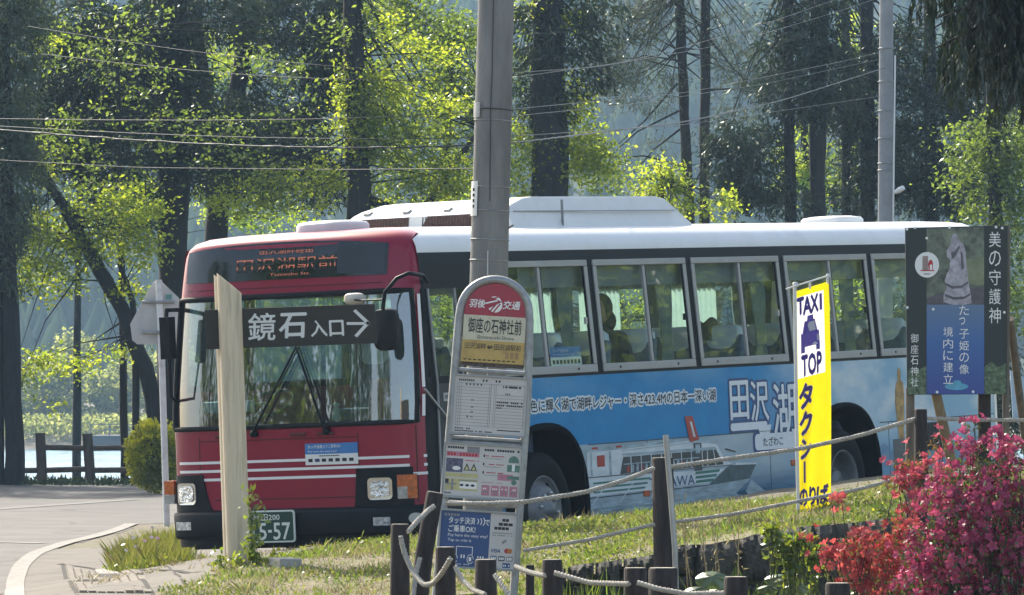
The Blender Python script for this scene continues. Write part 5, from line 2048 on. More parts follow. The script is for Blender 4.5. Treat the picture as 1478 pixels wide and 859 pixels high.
half_post(0.5, 17.3, -0.022, 0.085, 394, 423, 'post_half')
half_post(-5.0, 17.3, 0.105, 0.08, 396, 424, 'post_half')
brd = lambda a, b, d=0.0: px(295 + a * 246 + (1 - b) * 3, 447.5 + (1 - b) * 57 - a * 9, Yd - d)
mb = MB()
mb.prism([(0, 0), (1, 0), (1, 1), (0, 1)], lambda a, b, d: brd(a, b, -0.018 + d), 0.036)
board = mb.build('arrow_board', signm, dsign, off=sp_base, bevel=0.003)
mb = MB()
T_ = lambda u0, v0, u1, v1: ((u0 - 295) / 246, 1 - (v1 - 447.5 + 9 * (u0 - 295) / 246) / 57, (u1 - 295) / 246, 1 - (v0 - 447.5 + 9 * (u0 - 295) / 246) / 57)
put_text(mb, '鏡', T_(357, 453, 396, 492), brd, 0, bold=0.010, off=0.0205, shear=0.012)
put_text(mb, '石', T_(402, 453, 440, 488), brd, 0, bold=0.022, off=0.0205, shear=0.012)
put_text(mb, '入', T_(447, 463, 470, 486), brd, 0, bold=0.022, off=0.0205)
put_text(mb, '口', T_(474, 463, 494, 485), brd, 0, bold=0.022, off=0.0205)
ar = lambda P: flat(mb, [T_(u, v, u, v)[:2] for u, v in P], brd, 0.0205, 0)
ar([(499, 465), (525, 465), (525, 469), (499, 469)])
ar([(509, 449), (513, 446.5), (533, 466), (530, 470)])
ar([(533, 466), (513, 487), (509, 484.5), (529, 463.5)])
mb.build('sign_lettering', mat('sign_white', (0.66, 0.67, 0.66), rough=0.6, var=0.05), dsign, off=sp_base, fix=False)

# ---------------------------------------------------------------- taxi banner on a pole
Yf = 44.0
fb = px(1152, 762, Yf)
fb.z = th(fb.x, Yf)
flag = empty('banner_flag', fb)
tag(flag, 'yellow taxi stop banner hanging on a thin white pole beside the bus', 'banner')
pole_w = mat('banner_pole', (0.68, 0.68, 0.66), rough=0.4, var=0.05)
mb = MB()
mb.tube([px(1147, 408, Yf), px(1149, 560, Yf), px(1153, 790, Yf)], m_px(5.2, Yf) / 2, 10)
mb.build('pole', pole_w, flag, off=fb)
mb = MB()
mb.tube([px(1134, 417.5, Yf - 0.03), px(1148, 413, Yf - 0.03), px(1196, 398, Yf + 0.18)], m_px(2.4, Yf) / 2, 8)
mb.lathe([(0.0, -0.02), (0.02, -0.015), (0.02, 0.015), (0, 0.02)], px(1148, 411, Yf), 'Z', 10)
mb.lathe([(0.0, -0.015), (0.014, -0.012), (0.014, 0.012), (0, 0.015)], px(1195.5, 398, Yf + 0.18), 'Z', 8)
for a in (0.02, 0.45, 0.97):
    mb.tube([px(1147 + 49 * a, 414 - 15 * a, Yf + 0.17 * a), px(1147 + 49 * a, 424 - 15 * a, Yf + 0.17 * a)], 0.008, 6)
mb.build('crossbar', pole_w, flag, off=fb)


def cloth(name, col, tr):
    m = bpy.data.materials.new(name)
    m.use_nodes = True
    n, l = m.node_tree.nodes, m.node_tree.links
    n.remove(n['Principled BSDF'])
    d, t, x = n.new('ShaderNodeBsdfDiffuse'), n.new('ShaderNodeBsdfTranslucent'), n.new('ShaderNodeMixShader')
    tc_ = n.new('ShaderNodeTexCoord')
    nz_ = n.new('ShaderNodeTexNoise')
    nz_.inputs['Scale'].default_value = 9
    nz_.inputs['Detail'].default_value = 5
    l.new(tc_.outputs['Object'], nz_.inputs['Vector'])
    r_ = n.new('ShaderNodeValToRGB')
    r_.color_ramp.elements[0].color = (*[c * 0.86 for c in col], 1)
    r_.color_ramp.elements[1].color = (*col, 1)
    l.new(nz_.outputs[0], r_.inputs[0])
    l.new(r_.outputs[0], d.inputs[0])
    l.new(r_.outputs[0], t.inputs[0])
    x.inputs[0].default_value = tr
    l.new(d.outputs[0], x.inputs[1])
    l.new(t.outputs[0], x.inputs[2])
    l.new(x.outputs[0], n['Material Output'].inputs[0])
    return m


y_cloth = cloth('cloth_yellow', (0.80, 0.68, 0.012), 0.42)
w_cloth = cloth('cloth_white', (0.84, 0.84, 0.84), 0.5)
p_cloth = cloth('cloth_purple', (0.11, 0.085, 0.34), 0.25)


def fl(a, v, d=0.0):
    """a 0..1 across the banner, v the photograph row at its left edge."""
    t = (v - 418) / 325
    fold = 0.040 * math.sin(a * 6.5 + t * 2.2) * (0.5 + t) + 0.05 * math.sin(t * 4.2 + a * 2.4) + 0.05 * a * a
    u = 1147 + 4.5 * t + (49 + 1.5 * math.sin(t * 4)) * a
    return px(u, v - 15 * a * (1 - 0.55 * t) - 1.5 * a * math.sin(3 * t), Yf + 0.28 * a + fold - d)


def fpatch(mb, a0, v0, a1, v1, mi, d, na=9, nv=12):
    mb.grid(lambda a, v: fl(a, v, d), np.linspace(a0, a1, na), np.linspace(v0, v1, nv), mi=mi)


mb = MB()
ga = list(np.linspace(0, 0.06, 2)) + list(np.linspace(0.06, 0.84, 12))[1:] + list(np.linspace(0.84, 1, 4))[1:]
gv = list(np.linspace(421, 431, 3)) + list(np.linspace(431, 548, 15))[1:] + list(np.linspace(548, 743, 24))[1:]
inr = lambda i, j: 0.06 <= (ga[i] + ga[i + 1]) / 2 <= 0.84 and 431 <= (gv[j] + gv[j + 1]) / 2 <= 548
mb.grid(lambda a, v: fl(a, v), ga, gv, matfn=lambda i, j: 1 if inr(i, j) else 0)
ft = lambda a, b, d: fl(a, -b, d)
put_text(mb, 'T', (0.07, -456, 0.26, -433), ft, 2, bold=0.05, off=0.007)
put_text(mb, 'A', (0.24, -458, 0.48, -434), ft, 2, bold=0.05, off=0.007)
put_text(mb, 'X', (0.46, -458, 0.68, -434), ft, 2, bold=0.05, off=0.007)
put_text(mb, 'TOP', (0.17, -546, 0.74, -517), ft, 2, bold=0.045, off=0.007)
# taxi pictogram
fq = lambda P, mi, d: mb.add([fl(a, v, d) for a, v in P], [tuple(range(len(P)))], mi)
fq([(0.715, 434.5), (0.79, 434.5), (0.79, 458), (0.715, 458)], 2, 0.007)
fq([(0.36, 461), (0.52, 461), (0.53, 468), (0.34, 468)], 2, 0.007)
fq([(0.27, 468), (0.57, 468), (0.64, 486), (0.20, 486)], 2, 0.0068)
fq([(0.29, 470.5), (0.55, 470.5), (0.60, 484), (0.25, 484)], 1, 0.0085)
fq([(0.16, 485), (0.68, 485), (0.70, 505), (0.16, 505)], 2, 0.007)
fq([(0.16, 505), (0.27, 505), (0.27, 513), (0.16, 513)], 2, 0.007)
fq([(0.59, 505), (0.70, 505), (0.70, 513), (0.59, 513)], 2, 0.007)
fq([(0.19, 491), (0.24, 491), (0.24, 500), (0.19, 500)], 1, 0.0085)
fq([(0.62, 491), (0.67, 491), (0.67, 500), (0.62, 500)], 1, 0.0085)
for ch, v0, v1, a1 in (('タ', 558, 592, 0.46), ('ク', 598, 630, 0.44), ('シ', 637, 664, 0.42)):
    put_text(mb, ch, (0.10, -v1, a1, -v0), ft, 1, bold=0.075, off=0.005)
    put_text(mb, ch, (0.10, -v1, a1, -v0), ft, 2, bold=0.045, off=0.008)
fq([(0.19, 668), (0.25, 668), (0.25, 699), (0.19, 699)], 2, 0.007)
put_text(mb, 'の', (0.06, -732, 0.30, -708), ft, 2, bold=0.045, off=0.008)
put_text(mb, 'り', (0.36, -732, 0.54, -706), ft, 2, bold=0.045, off=0.008)
put_text(mb, 'ば', (0.58, -733, 0.92, -706), ft, 2, bold=0.045, off=0.008)
mb.build('banner_cloth', [y_cloth, w_cloth, p_cloth], flag, off=fb, fix=False)

# ---------------------------------------------------------------- shrine signboard
Ys = 39.0
sb = px(1380, 700, Ys)
sb.z = th(sb.x, Ys)
shrine = empty('signboard', sb)
tag(shrine, 'dark green shrine signboard with statue picture and vertical white characters', 'signboard')
board_m = mat('board_green', (0.010, 0.020, 0.020), rough=0.4, var=0.15, scale=6)
sg = lambda a, b, d=0.0: px(a, b, Ys) + Vector((0, -d, 0))
mb = MB()
mb.prism([(1306, 329), (1454, 325.5), (1453, 569), (1309, 570)], lambda a, b, d: sg(a, b, d), 0.025)
mb.build('board', board_m, shrine, off=sb, bevel=0.003)
pic_bg = mat('picture_garden', (0.11, 0.13, 0.11), rough=0.4, var=0.75, scale=14, col2=(0.20, 0.24, 0.17))
pic_lawn = mat('picture_lawn', (0.20, 0.23, 0.13), rough=0.4, var=0.2, scale=12)
pic_stone = mat('picture_stone', (0.36, 0.34, 0.38), rough=0.4, var=0.4, scale=26)
pic_dark = mat('picture_shade', (0.09, 0.085, 0.10), rough=0.4, var=0.3, scale=20)
pic_leaf = mat('picture_leaves', (0.03, 0.07, 0.035), rough=0.4, var=0.9, scale=38, col2=(0.16, 0.24, 0.13))
gb = bpy.data.materials.new('picture_blue')
gb.use_nodes = True
n, l = gb.node_tree.nodes, gb.node_tree.links
tc = n.new('ShaderNodeTexCoord')
sx = n.new('ShaderNodeSeparateXYZ')
mr = n.new('ShaderNodeMapRange')
z_hi, z_lo = sg(1378, 430).z - sb.z, sg(1378, 569).z - sb.z
mr.inputs['From Min'].default_value = z_lo
mr.inputs['From Max'].default_value = z_hi
rp = n.new('ShaderNodeValToRGB')
rp.color_ramp.elements[0].color = (0.035, 0.065, 0.28, 1)
rp.color_ramp.elements[1].color = (0.13, 0.20, 0.30, 1)
e = rp.color_ramp.elements.new(0.55)
e.color = (0.045, 0.13, 0.36, 1)
l.new(tc.outputs['Object'], sx.inputs[0])
l.new(sx.outputs['Z'], mr.inputs[0])
l.new(mr.outputs[0], rp.inputs[0])
l.new(rp.outputs[0], n['Principled BSDF'].inputs['Base Color'])
n['Principled BSDF'].inputs['Roughness'].default_value = 0.4
mb = MB()
sq = lambda P, mi, o: mb.add([sg(u, v, 0.025 + o) for u, v in P], [tuple(range(len(P)))], mi)
SM = [pic_bg, pic_lawn, pic_stone, pic_dark, gb, pic_leaf, pale, redp, mat('emblem_grey', (0.30, 0.22, 0.20), rough=0.5), mat('picture_ripple', (0.10, 0.36, 0.52), rough=0.4, var=0.2, scale=20), steel]
sq([(1337, 330), (1420, 328), (1420, 440), (1337, 440)], 0, 0.002)
sq([(1392, 375), (1420, 372), (1420, 412), (1400, 410), (1390, 395)], 1, 0.003)
sq([(1337, 432), (1352, 424), (1372, 420), (1420, 414), (1420, 445), (1337, 445)], 3, 0.0035)
fig = [(1361, 436), (1362, 424), (1366, 416), (1363, 405), (1366, 396), (1370, 388), (1371, 376), (1366, 370), (1366, 362), (1372, 352), (1372, 344), (1376, 337), (1381, 339), (1383, 346), (1390, 352), (1393, 362), (1394, 378), (1396, 392), (1397, 404), (1399, 416), (1401, 428), (1402, 438), (1381, 442)]
sq(fig, 2, 0.0045)
sq([(1372, 366), (1378, 362), (1384, 354), (1385, 357), (1380, 368), (1374, 374)], 3, 0.006)
sq([(1386, 362), (1389, 366), (1391, 388), (1387, 390)], 3, 0.006)
sq([(1364, 408), (1374, 413), (1388, 412), (1397, 406), (1397, 409), (1388, 416), (1374, 417), (1364, 412)], 3, 0.006)
sq([(1363, 424), (1376, 429), (1392, 428), (1400, 423), (1400, 426), (1391, 432), (1376, 433), (1363, 428)], 3, 0.006)
sq([(1337, 440), (1420, 440), (1420, 569), (1337, 569)], 4, 0.0055)
for k in range(6):
    random.seed(40 + k)
sq([(1310, 536), (1318, 529), (1326, 534), (1336.5, 528), (1336.5, 569.5), (1310, 569.5)], 5, 0.003)
sq([(1420.5, 530), (1430, 522), (1440, 530), (1452, 524), (1452, 569), (1420.5, 569)], 5, 0.003)
sq([(1380 + 17 * math.cos(t), 558 + 5 * math.sin(t)) for t in np.linspace(0, 2 * math.pi, 24, endpoint=False)], 9, 0.0065)
sq([(1381 + 6 * math.cos(t), 552 + 3 * math.sin(t)) for t in np.linspace(0, 2 * math.pi, 14, endpoint=False)], 9, 0.0075)
sq([(1337.5 + 17.5 * math.cos(t), 382.5 + 18.5 * math.sin(t)) for t in np.linspace(0, 2 * math.pi, 32, endpoint=False)], 6, 0.0062)
sq([(1331, 370), (1339, 369.5), (1339, 390), (1331, 390)], 8, 0.0075)
sq([(1340, 391), (1339, 381), (1341, 376), (1344, 375), (1346, 379), (1346, 391)], 7, 0.0077)
sq([(1341.5, 390), (1341.5, 383), (1343.5, 381), (1345, 384), (1345, 390)], 6, 0.0085)
sq([(1328, 390), (1348, 390), (1348, 391.5), (1328, 391.5)], 7, 0.0080)
sq([(1333, 395), (1342, 395), (1342, 396.5), (1333, 396.5)], 8, 0.0075)


def column_text(s, u0, u1, v0, v1, mi, o):
    n_ = len(s)
    st = (v1 - v0) / n_
    for k, ch in enumerate(s):
        sm = 0.62 if ch in 'っ' else 1.0
        put_text(mb, ch, (u0, -(v0 + st * k + st * (0.88 if sm == 1 else 0.7)), u0 + (u1 - u0) * sm, -(v0 + st * k + st * 0.06)), lambda a, b, d: sg(a, -b, 0.025 + d), mi, off=o, bold=0.0)


column_text('美の守護神', 1427, 1444, 333, 470, 6, 0.006)
column_text('たっ子姫の像', 1384, 1398, 440, 542, 6, 0.008)
column_text('境内に建立', 1361, 1375, 471, 556, 6, 0.008)
column_text('御座石神社', 1314, 1325, 481, 560, 6, 0.006)
for u, v in ((1308.5, 331), (1320, 329), (1370, 328.5), (1437, 328), (1446, 329.5), (1309, 444), (1449, 451), (1346.5, 446.5), (1352, 566), (1404, 565.5), (1337, 344)):
    sq([(u + 2.0 * math.cos(t), v + 2.0 * math.sin(t)) for t in np.linspace(0, 2 * math.pi, 10, endpoint=False)], 6, 0.0095)
mb.build('printed_face', SM, shrine, off=sb, fix=False)
mb = MB()
mb.tube([px(1313.5, 560, Ys + 0.05), px(1313.5, 760, Ys + 0.05)], m_px(13, Ys) / 2, 12)
mb.build('leg', grey_wood, shrine, off=sb)
mb = MB()
mb.tube([px(1453, 326, Ys + 0.05), px(1452, 560, Ys + 0.05), px(1452, 760, Ys + 0.05)], m_px(10, Ys) / 2, 12)
mb.build('leg', grey_wood, shrine, off=sb)
mb = MB()
mb.tube([px(1348, 555, Ys + 0.08), px(1372, 660, Ys + 0.35), px(1388, 740, Ys + 0.6)], m_px(15, Ys) / 2, 12)
mb.build('brace', mat('brace_wood', (0.25, 0.20, 0.13), rough=0.85, var=0.2, scale=10, stretch=(3, 3, 0.4)), shrine, off=sb)
mb = MB()
mb.tube([px(1458, 460, Ys + 0.1), px(1470, 560, Ys + 0.5), px(1486, 680, Ys + 0.9)], m_px(12, Ys) / 2, 12)
mb.build('brace', grey_wood, shrine, off=sb)
mb = MB()
mb.span((px(1413, 560, Ys).x, Ys + 0.05, th(sb.x, Ys) - 0.1), (px(1431, 560, Ys).x, Ys + 0.10, px(1413, 560, Ys).z))
mb.build('leg', wood, shrine, off=sb)
bl = MB()
q = [px(1458, 534, 45.5), px(1500, 556, 45.5), px(1500, 640, 45.5), px(1462, 604, 45.5)]
bl.add(q + [p + Vector((0, 0.03, 0)) for p in q], [(0, 1, 2, 3), (7, 6, 5, 4), (0, 4, 5, 1), (1, 5, 6, 2), (2, 6, 7, 3), (3, 7, 4, 0)])
o = bl.build('leaning_board', mat('pale_blue_board', (0.36, 0.48, 0.62), rough=0.5, var=0.2, scale=3))
tag(o, 'pale blue board leaning at the right edge beyond the shrine signboard', 'board')

# ---------------------------------------------------------------- back of a pentagonal road sign
Yt = 63.0
tb = px(240, 742, Yt)
tb.z = th(tb.x, Yt) - 0.1
ts_ = empty('road_sign', tb)
tag(ts_, 'back of a pentagonal road sign on a white pole left of the bus', 'road sign')
sign_back = mat('sign_back_grey', (0.50, 0.50, 0.48), rough=0.6, var=0.1, scale=4, dirt=((0.34, 0.32, 0.29), 5, 0.5))
mb = MB()
pg = [(222, 406), (233, 406), (258, 430), (264, 470), (262, 492), (250, 497), (198, 497), (191, 491), (188, 468)]
mb.prism(pg, lambda a, b, d: px(a, b, Yt + 0.10) + Vector((0, -d, 0)), 0.012)
mb.build('sign_plate', sign_back, ts_, off=tb, bevel=0.003)
mb = MB()
mb.tube([px(229, 404, Yt), px(233, 500, Yt), px(241, 760, Yt)], m_px(9.5, Yt) / 2, 14)
mb.build('pole', mat('sign_pole_white', (0.66, 0.67, 0.66), rough=0.5, var=0.12, scale=6, dirt=((0.34, 0.33, 0.32), 8, 0.6)), ts_, off=tb)
mb = MB()
for v in (436, 480):
    mb.tube([px(205, v, Yt + 0.07), px(252, v, Yt + 0.07)], 0.016, 8)
    mb.tube([px(225, v, Yt - 0.04), px(237, v, Yt - 0.04)], 0.02, 8)
    mb.cut()
mb.build_each('bracket', steel, ts_, off=tb)
mb = MB()
flat(mb, [(239, 425), (248, 425), (248, 432), (239, 432)], lambda a, b, d: px(a, b, Yt + 0.085 - d), 0.0, 0)
mb.build('sticker', mat('sticker_teal', (0.12, 0.32, 0.28), rough=0.5), ts_, off=tb, fix=False)

# ---------------------------------------------------------------- rope posts
def post(pts, ws, y, label, yb=None, wm=wood, extra=None):
    top = px(*pts[0], y)
    b = px(*pts[-1], y)
    b.z = th(b.x, y)
    o = empty('rope_post', b)
    tag(o, label, 'post', 'dark wooden posts of the rope fence')
    P = [px(u, v, y) for u, v in pts]
    d = (P[-1] - P[-2]).normalized()
    if P[-1].z > b.z:
        P.append(P[-1] + d * ((P[-1].z - b.z) / max(0.05, -d.z) + 0.1))
        ws = list(ws) + [ws[-1]]
    mb = MB()
    n = 18
    r0 = [m_px(w, y) / 2 for w in ws]
    ax = (P[0] - P[1]).normalized()
    P2 = [P[0], P[0] - ax * 0.008] + P[1:]
    R2 = [r0[0] * 0.93, r0[0]] + r0[1:]
    mb.tube(P2, R2, n, cap=True)
    po = mb.build('shaft', wm, o, off=b)
    mb = MB()
    mb.tube([P[0] + ax * 0.003, P[0] - ax * 0.006], [r0[0] * 0.90, r0[0] * 0.95], n)
    mb.build('cut_top', cut_wood, o, off=b)
    return o


post([(577.5, 757), (577, 870)], (27, 29), 38.0, 'upright dark post ending the rope fence below the bus headlight')
post([(628, 711), (612, 800), (606, 860)], (24, 26, 26), 38.4, 'leaning dark wooden post just left of the bus stop panels')
post([(643, 790), (643, 880)], (29, 30), 37.2, 'dark post under the lower left corner of the payment notice')
post([(701, 808), (701, 880)], (31, 33), 36.6, 'thick dark post under the middle of the bus stop panels')
post([(797, 808), (798, 880)], (29, 31), 36.2, 'short dark post right of the bus stop in front of the stone wall')
post([(917, 820), (917, 880)], (33, 34), 35.6, 'short dark post left of the tall rope post base')
post([(956, 661), (960, 818), (961, 850)], (31, 33, 33), 38.6, 'tall dark post beside the grey pipe below the boat picture')
post([(957, 820), (957, 880)], (42, 42), 37.4, 'broad dark post base below the tall rope post')
post([(1062, 833), (1062, 885)], (34, 35), 35.0, 'short dark post behind broad leaves below the stone wall')
post([(1209, 842), (1209, 890)], (36, 37), 34.4, 'short dark post among the coral red azaleas')
post([(1329, 591), (1329, 760)], (18, 20), 38.8, 'dark post between the shrine signboard legs')
post([(765, 816), (765, 870)], (12, 13), 39.4, 'thin dark stake between the bus stop and the short post')
pp = px(966, 790, 38.4)
pp.z = th(pp.x, 38.4)
mb = MB()
mb.tube([px(961, 628, 38.3), px(967, 700, 38.3), px(974, 790, 38.3), px(976, 860, 38.3)], m_px(8.5, 38.3) / 2, 14)
tag(mb.build('steel_pipe', mat('pipe_grey', (0.36, 0.36, 0.35), rough=0.45, metal=0.5, var=0.15)), 'grey steel pipe leaning against the tall rope post', 'pipe')


def rope(pts, ys, w, label):
    P = [px(u, v, y) for (u, v), y in zip(pts, ys)]
    d = [0]
    for a, b in zip(P, P[1:]):
        d.append(d[-1] + (b - a).length)
    n = max(24, int(d[-1] / 0.02))
    ts = np.linspace(0, d[-1], n)
    A = np.stack([np.interp(ts, d, [p[i] for p in P]) for i in range(3)], 1)
    k = max(2, n // 12)
    for _ in range(k):
        A[1:-1] = (A[:-2] + 2 * A[1:-1] + A[2:]) / 4
    r = m_px(w, ys[0]) / 2
    mb = MB()
    tang = np.gradient(A, axis=0)
    tang /= np.linalg.norm(tang, axis=1)[:, None]
    sdv = np.cross(tang, np.array([0, 1, 0.0]))
    sdv /= np.maximum(1e-6, np.linalg.norm(sdv, axis=1))[:, None]
    nn = np.cross(tang, sdv)
    m = n * 3
    idx = np.linspace(0, n - 1, m)
    I = lambda B: np.stack([np.interp(idx, np.arange(n), B[:, i]) for i in range(3)], 1)
    A3, S3, N3 = I(A), I(sdv), I(nn)
    tw = np.linspace(0, d[-1] / (5.5 * r) * 2 * math.pi, m)
    for ph in (0, 2.094, 4.189):
        C = A3 + (S3 * np.cos(tw + ph)[:, None] + N3 * np.sin(tw + ph)[:, None]) * r * 0.5
        mb.tube([Vector(p) for p in C], r * 0.62, 5)
    tag(mb.build('rope', rope_m, fix=False), label, 'rope', 'pale ropes of the post fence')


rope([(644, 727), (700, 727), (755, 725), (843, 711), (900, 694), (944, 676)], [38.4, 38.3, 38.2, 38.3, 38.4, 38.5], 6.5, 'rope rising from behind the bus stop up to the tall post')
rope([(968, 674), (1060, 661), (1160, 647), (1240, 629), (1321, 605)], [38.5, 38.6, 38.7, 38.7, 38.8], 6.2, 'upper rope crossing the taxi banner to the signboard post')
rope([(1338, 604), (1400, 606), (1490, 607)], [38.8, 38.9, 39.0], 5.5, 'pale rope passing just under the shrine signboard')
rope([(755, 795), (850, 779), (945, 757)], [38.3, 38.4, 38.5], 5.5, 'low dark rope over the bright grass right of the bus stop')
rope([(970, 754), (1060, 742), (1160, 722), (1240, 706), (1300, 690), (1322, 684)], [38.5, 38.6, 38.6, 38.7, 38.8, 38.8], 5.5, 'lower rope below the taxi banner running into the azaleas')
rope([(1338, 681), (1390, 683), (1470, 676)], [38.8, 38.9, 39.0], 5.0, 'lower rope seen through the azalea twigs')
rope([(589, 768), (603, 752), (617, 738), (626, 731)], [37.7, 37.8, 38.0, 38.1], 7.5, 'short slack rope between the two left posts')
rope([(578, 774), (584, 800), (596, 826), (612, 845), (626, 842), (640, 824), (650, 806)], [37.6, 37.6, 37.5, 37.3, 37.2, 37.0, 36.9], 7.5, 'white rope hanging in a loop from the leftmost post')
rope([(606, 806), (600, 830), (596, 866)], [37.9, 37.8, 37.7], 7.0, 'rope end hanging down the leaning post')
rope([(657, 818), (668, 838), (684, 852), (700, 858)], [36.9, 36.8, 36.6, 36.4], 7.0, 'slack rope below the payment notice')
rope([(714, 830), (726, 846), (738, 866)], [36.4, 36.3, 36.2], 7.0, 'frayed rope falling beside the right leg of the bus stop')
rope([(744, 818), (764, 826), (786, 831)], [36.4, 36.2, 36.0], 7.5, 'short rope from the bus stop leg to the short post')
rope([(801, 827), (850, 841), (908, 843)], [36.0, 35.8, 35.5], 7.5, 'sagging rope between the short posts in front of the stone wall')
rope([(921, 841), (950, 850), (990, 857), (1050, 856)], [35.4, 35.3, 35.2, 35.0], 7.5, 'rope under the broad leaves at the bottom edge')

# ---------------------------------------------------------------- stone retaining wall
wb = px(1000, 840, 40.9)
wb.z = 0.0
wall = empty('retaining_wall', wb)
tag(wall, 'low dark retaining wall of rough stones under the grass verge', 'wall')
edges = [786, 818, 858, 898, 946, 1004, 1066, 1118, 1176, 1236, 1300, 1370]
topv = lambda u: float(np.interp(u, [780, 815, 880, 947, 985, 1060, 1160, 1300, 1380], [832, 820, 809, 799, 788, 780, 760, 748, 740]))
for i in range(len(edges) - 1):
    u0, u1 = edges[i] + 1.2, edges[i + 1] - 1.2
    tiers = [(0.0, 0.46), (0.48, 1.0)] if i % 3 == 1 else ([(0.0, 0.62), (0.64, 1.0)] if i % 3 == 0 else [(0.0, 1.0)])
    for f0, f1 in tiers:
        r_ = random.Random(i * 7 + int(f0 * 10))
        pr_ = [r_.uniform(-1, 1) for _ in range(8)]

        def sfn(a, b, u0=u0, u1=u1, f0=f0, f1=f1, pr_=pr_):
            u = u0 + (u1 - u0) * a + 2.0 * pr_[0] * (b - 0.5)
            vt = topv(u) + (3 * pr_[1] * math.sin(a * 3.1) if f0 == 0 else 0)
            v = vt + (880 - vt) * (f0 + (f1 - f0) * b)
            e = min(a, 1 - a, b, 1 - b)
            dep = 0.07 * min(1, e * 5) ** 0.6 + 0.03 * math.sin(a * 9 + pr_[2] * 5) * math.sin(b * 7 + pr_[3] * 5) + 0.018 * math.sin(a * 23 + pr_[4] * 9 + b * 11) + 0.02 * pr_[5]
            return px(u, v, 40.98) + Vector((0, -0.04 - dep, 0))
        mb = MB()
        A_ = np.linspace(0, 1, 11)
        mb.grid(sfn, A_, np.linspace(0, 1, 11), smooth=False)
        fr_ = [sfn(a, 0) for a in A_]
        mb.add(fr_ + [Vector((p.x, 41.12, p.z - 0.015)) for p in fr_], [(k, k + 1, 11 + k + 1, 11 + k) for k in range(10)])
        mb.build('stone', stone, wall, off=wb)

# ---------------------------------------------------------------- log fence by the lake
Yl = 106.0
lb = px(90, 697, Yl)
lb.z = th(lb.x, Yl)
fence = empty('wooden_fence', lb)
tag(fence, 'rustic log fence with two rails along the lake shore', 'fence')
log_m = mat('log_wood', (0.085, 0.065, 0.052), rough=0.9, var=0.35, scale=7, stretch=(2, 2, 0.4), bump=0.5)
for (a, b) in (((58, 625), (61, 697)), ((126, 626), (131, 697)), ((-30, 626), (-28, 699)), ((200, 628), (203, 697)), ((270, 628), (272, 697))):
    mb = MB()
    mb.tube([px(*a, Yl), px(*b, Yl), px(b[0], b[1] + 8, Yl)], [0.09, 0.092, 0.092], 12)
    mb.build('post', log_m, fence, off=lb)
for pts in ([(66, 646), (127, 647)], [(133, 647), (200, 646)], [(203, 646), (270, 646)], [(-30, 680), (60, 679)], [(64, 679), (129, 677)], [(134, 679), (201, 678)], [(204, 678), (270, 678)]):
    mb = MB()
    mb.tube([px(u, v, Yl + 0.02) for u, v in pts], 0.052, 10)
    mb.build('rail', log_m, fence, off=lb)
# ---------------------------------------------------------------- vegetation
bark = mat('bark', (0.022, 0.020, 0.020), rough=0.95, var=0.4, scale=6, stretch=(3, 3, 0.4), bump=0.8, bscale=18)
bark_b = mat('bark_brown', (0.036, 0.029, 0.026), rough=0.95, var=0.35, scale=6, stretch=(3, 3, 0.4), bump=0.8, bscale=18)
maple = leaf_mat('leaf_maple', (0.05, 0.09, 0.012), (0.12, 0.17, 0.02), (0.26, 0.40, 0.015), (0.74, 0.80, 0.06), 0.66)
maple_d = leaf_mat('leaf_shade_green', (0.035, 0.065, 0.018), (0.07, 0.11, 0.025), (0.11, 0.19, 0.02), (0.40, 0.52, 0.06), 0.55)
cedar = leaf_mat('leaf_cedar', (0.010, 0.020, 0.014), (0.028, 0.042, 0.022), (0.015, 0.030, 0.010), (0.05, 0.075, 0.02), 0.3)
cedar_l = leaf_mat('leaf_cedar_light', (0.05, 0.075, 0.045), (0.10, 0.125, 0.07), (0.05, 0.08, 0.03), (0.12, 0.15, 0.05), 0.4)
pine = leaf_mat('leaf_pine', (0.05, 0.065, 0.045), (0.10, 0.115, 0.075), (0.05, 0.07, 0.03), (0.14, 0.15, 0.07), 0.35)
shrub_m = leaf_mat('leaf_evergreen', (0.06, 0.085, 0.014), (0.14, 0.16, 0.02), (0.40, 0.46, 0.01), (0.90, 0.84, 0.04), 0.6)
far_leaf = leaf_mat('leaf_far_shore', (0.06, 0.09, 0.03), (0.12, 0.15, 0.05), (0.26, 0.32, 0.07), (0.62, 0.64, 0.20), 0.55, 0.0)
dry_m = leaf_mat('grass_dry', (0.17, 0.14, 0.075), (0.42, 0.36, 0.21), (0.18, 0.15, 0.07), (0.46, 0.40, 0.20), 0.42, 0.03)
green_m = leaf_mat('grass_green', (0.06, 0.11, 0.02), (0.11, 0.16, 0.035), (0.12, 0.22, 0.02), (0.30, 0.40, 0.04), 0.5, 0.04)
leafy_m = leaf_mat('grass_mixed', (0.04, 0.07, 0.015), (0.12, 0.14, 0.04), (0.10, 0.16, 0.015), (0.36, 0.36, 0.06), 0.45, 0.04)
weed_m = leaf_mat('leaf_weed', (0.06, 0.11, 0.02), (0.12, 0.17, 0.03), (0.18, 0.28, 0.02), (0.42, 0.46, 0.03), 0.5, 0.06)
broad_m = leaf_mat('leaf_broad', (0.05, 0.09, 0.04), (0.08, 0.13, 0.05), (0.08, 0.14, 0.03), (0.14, 0.20, 0.05), 0.35, 0.1)


def unit(a):
    return a / np.maximum(1e-9, np.linalg.norm(a, axis=-1, keepdims=True))


def ball(n, shell=0.5):
    d = unit(rng.normal(size=(n, 3)))
    r = rng.uniform(0, 1, (n, 1)) ** (1 / 3 * (1 - shell) + 0.10 * shell)
    return d * r


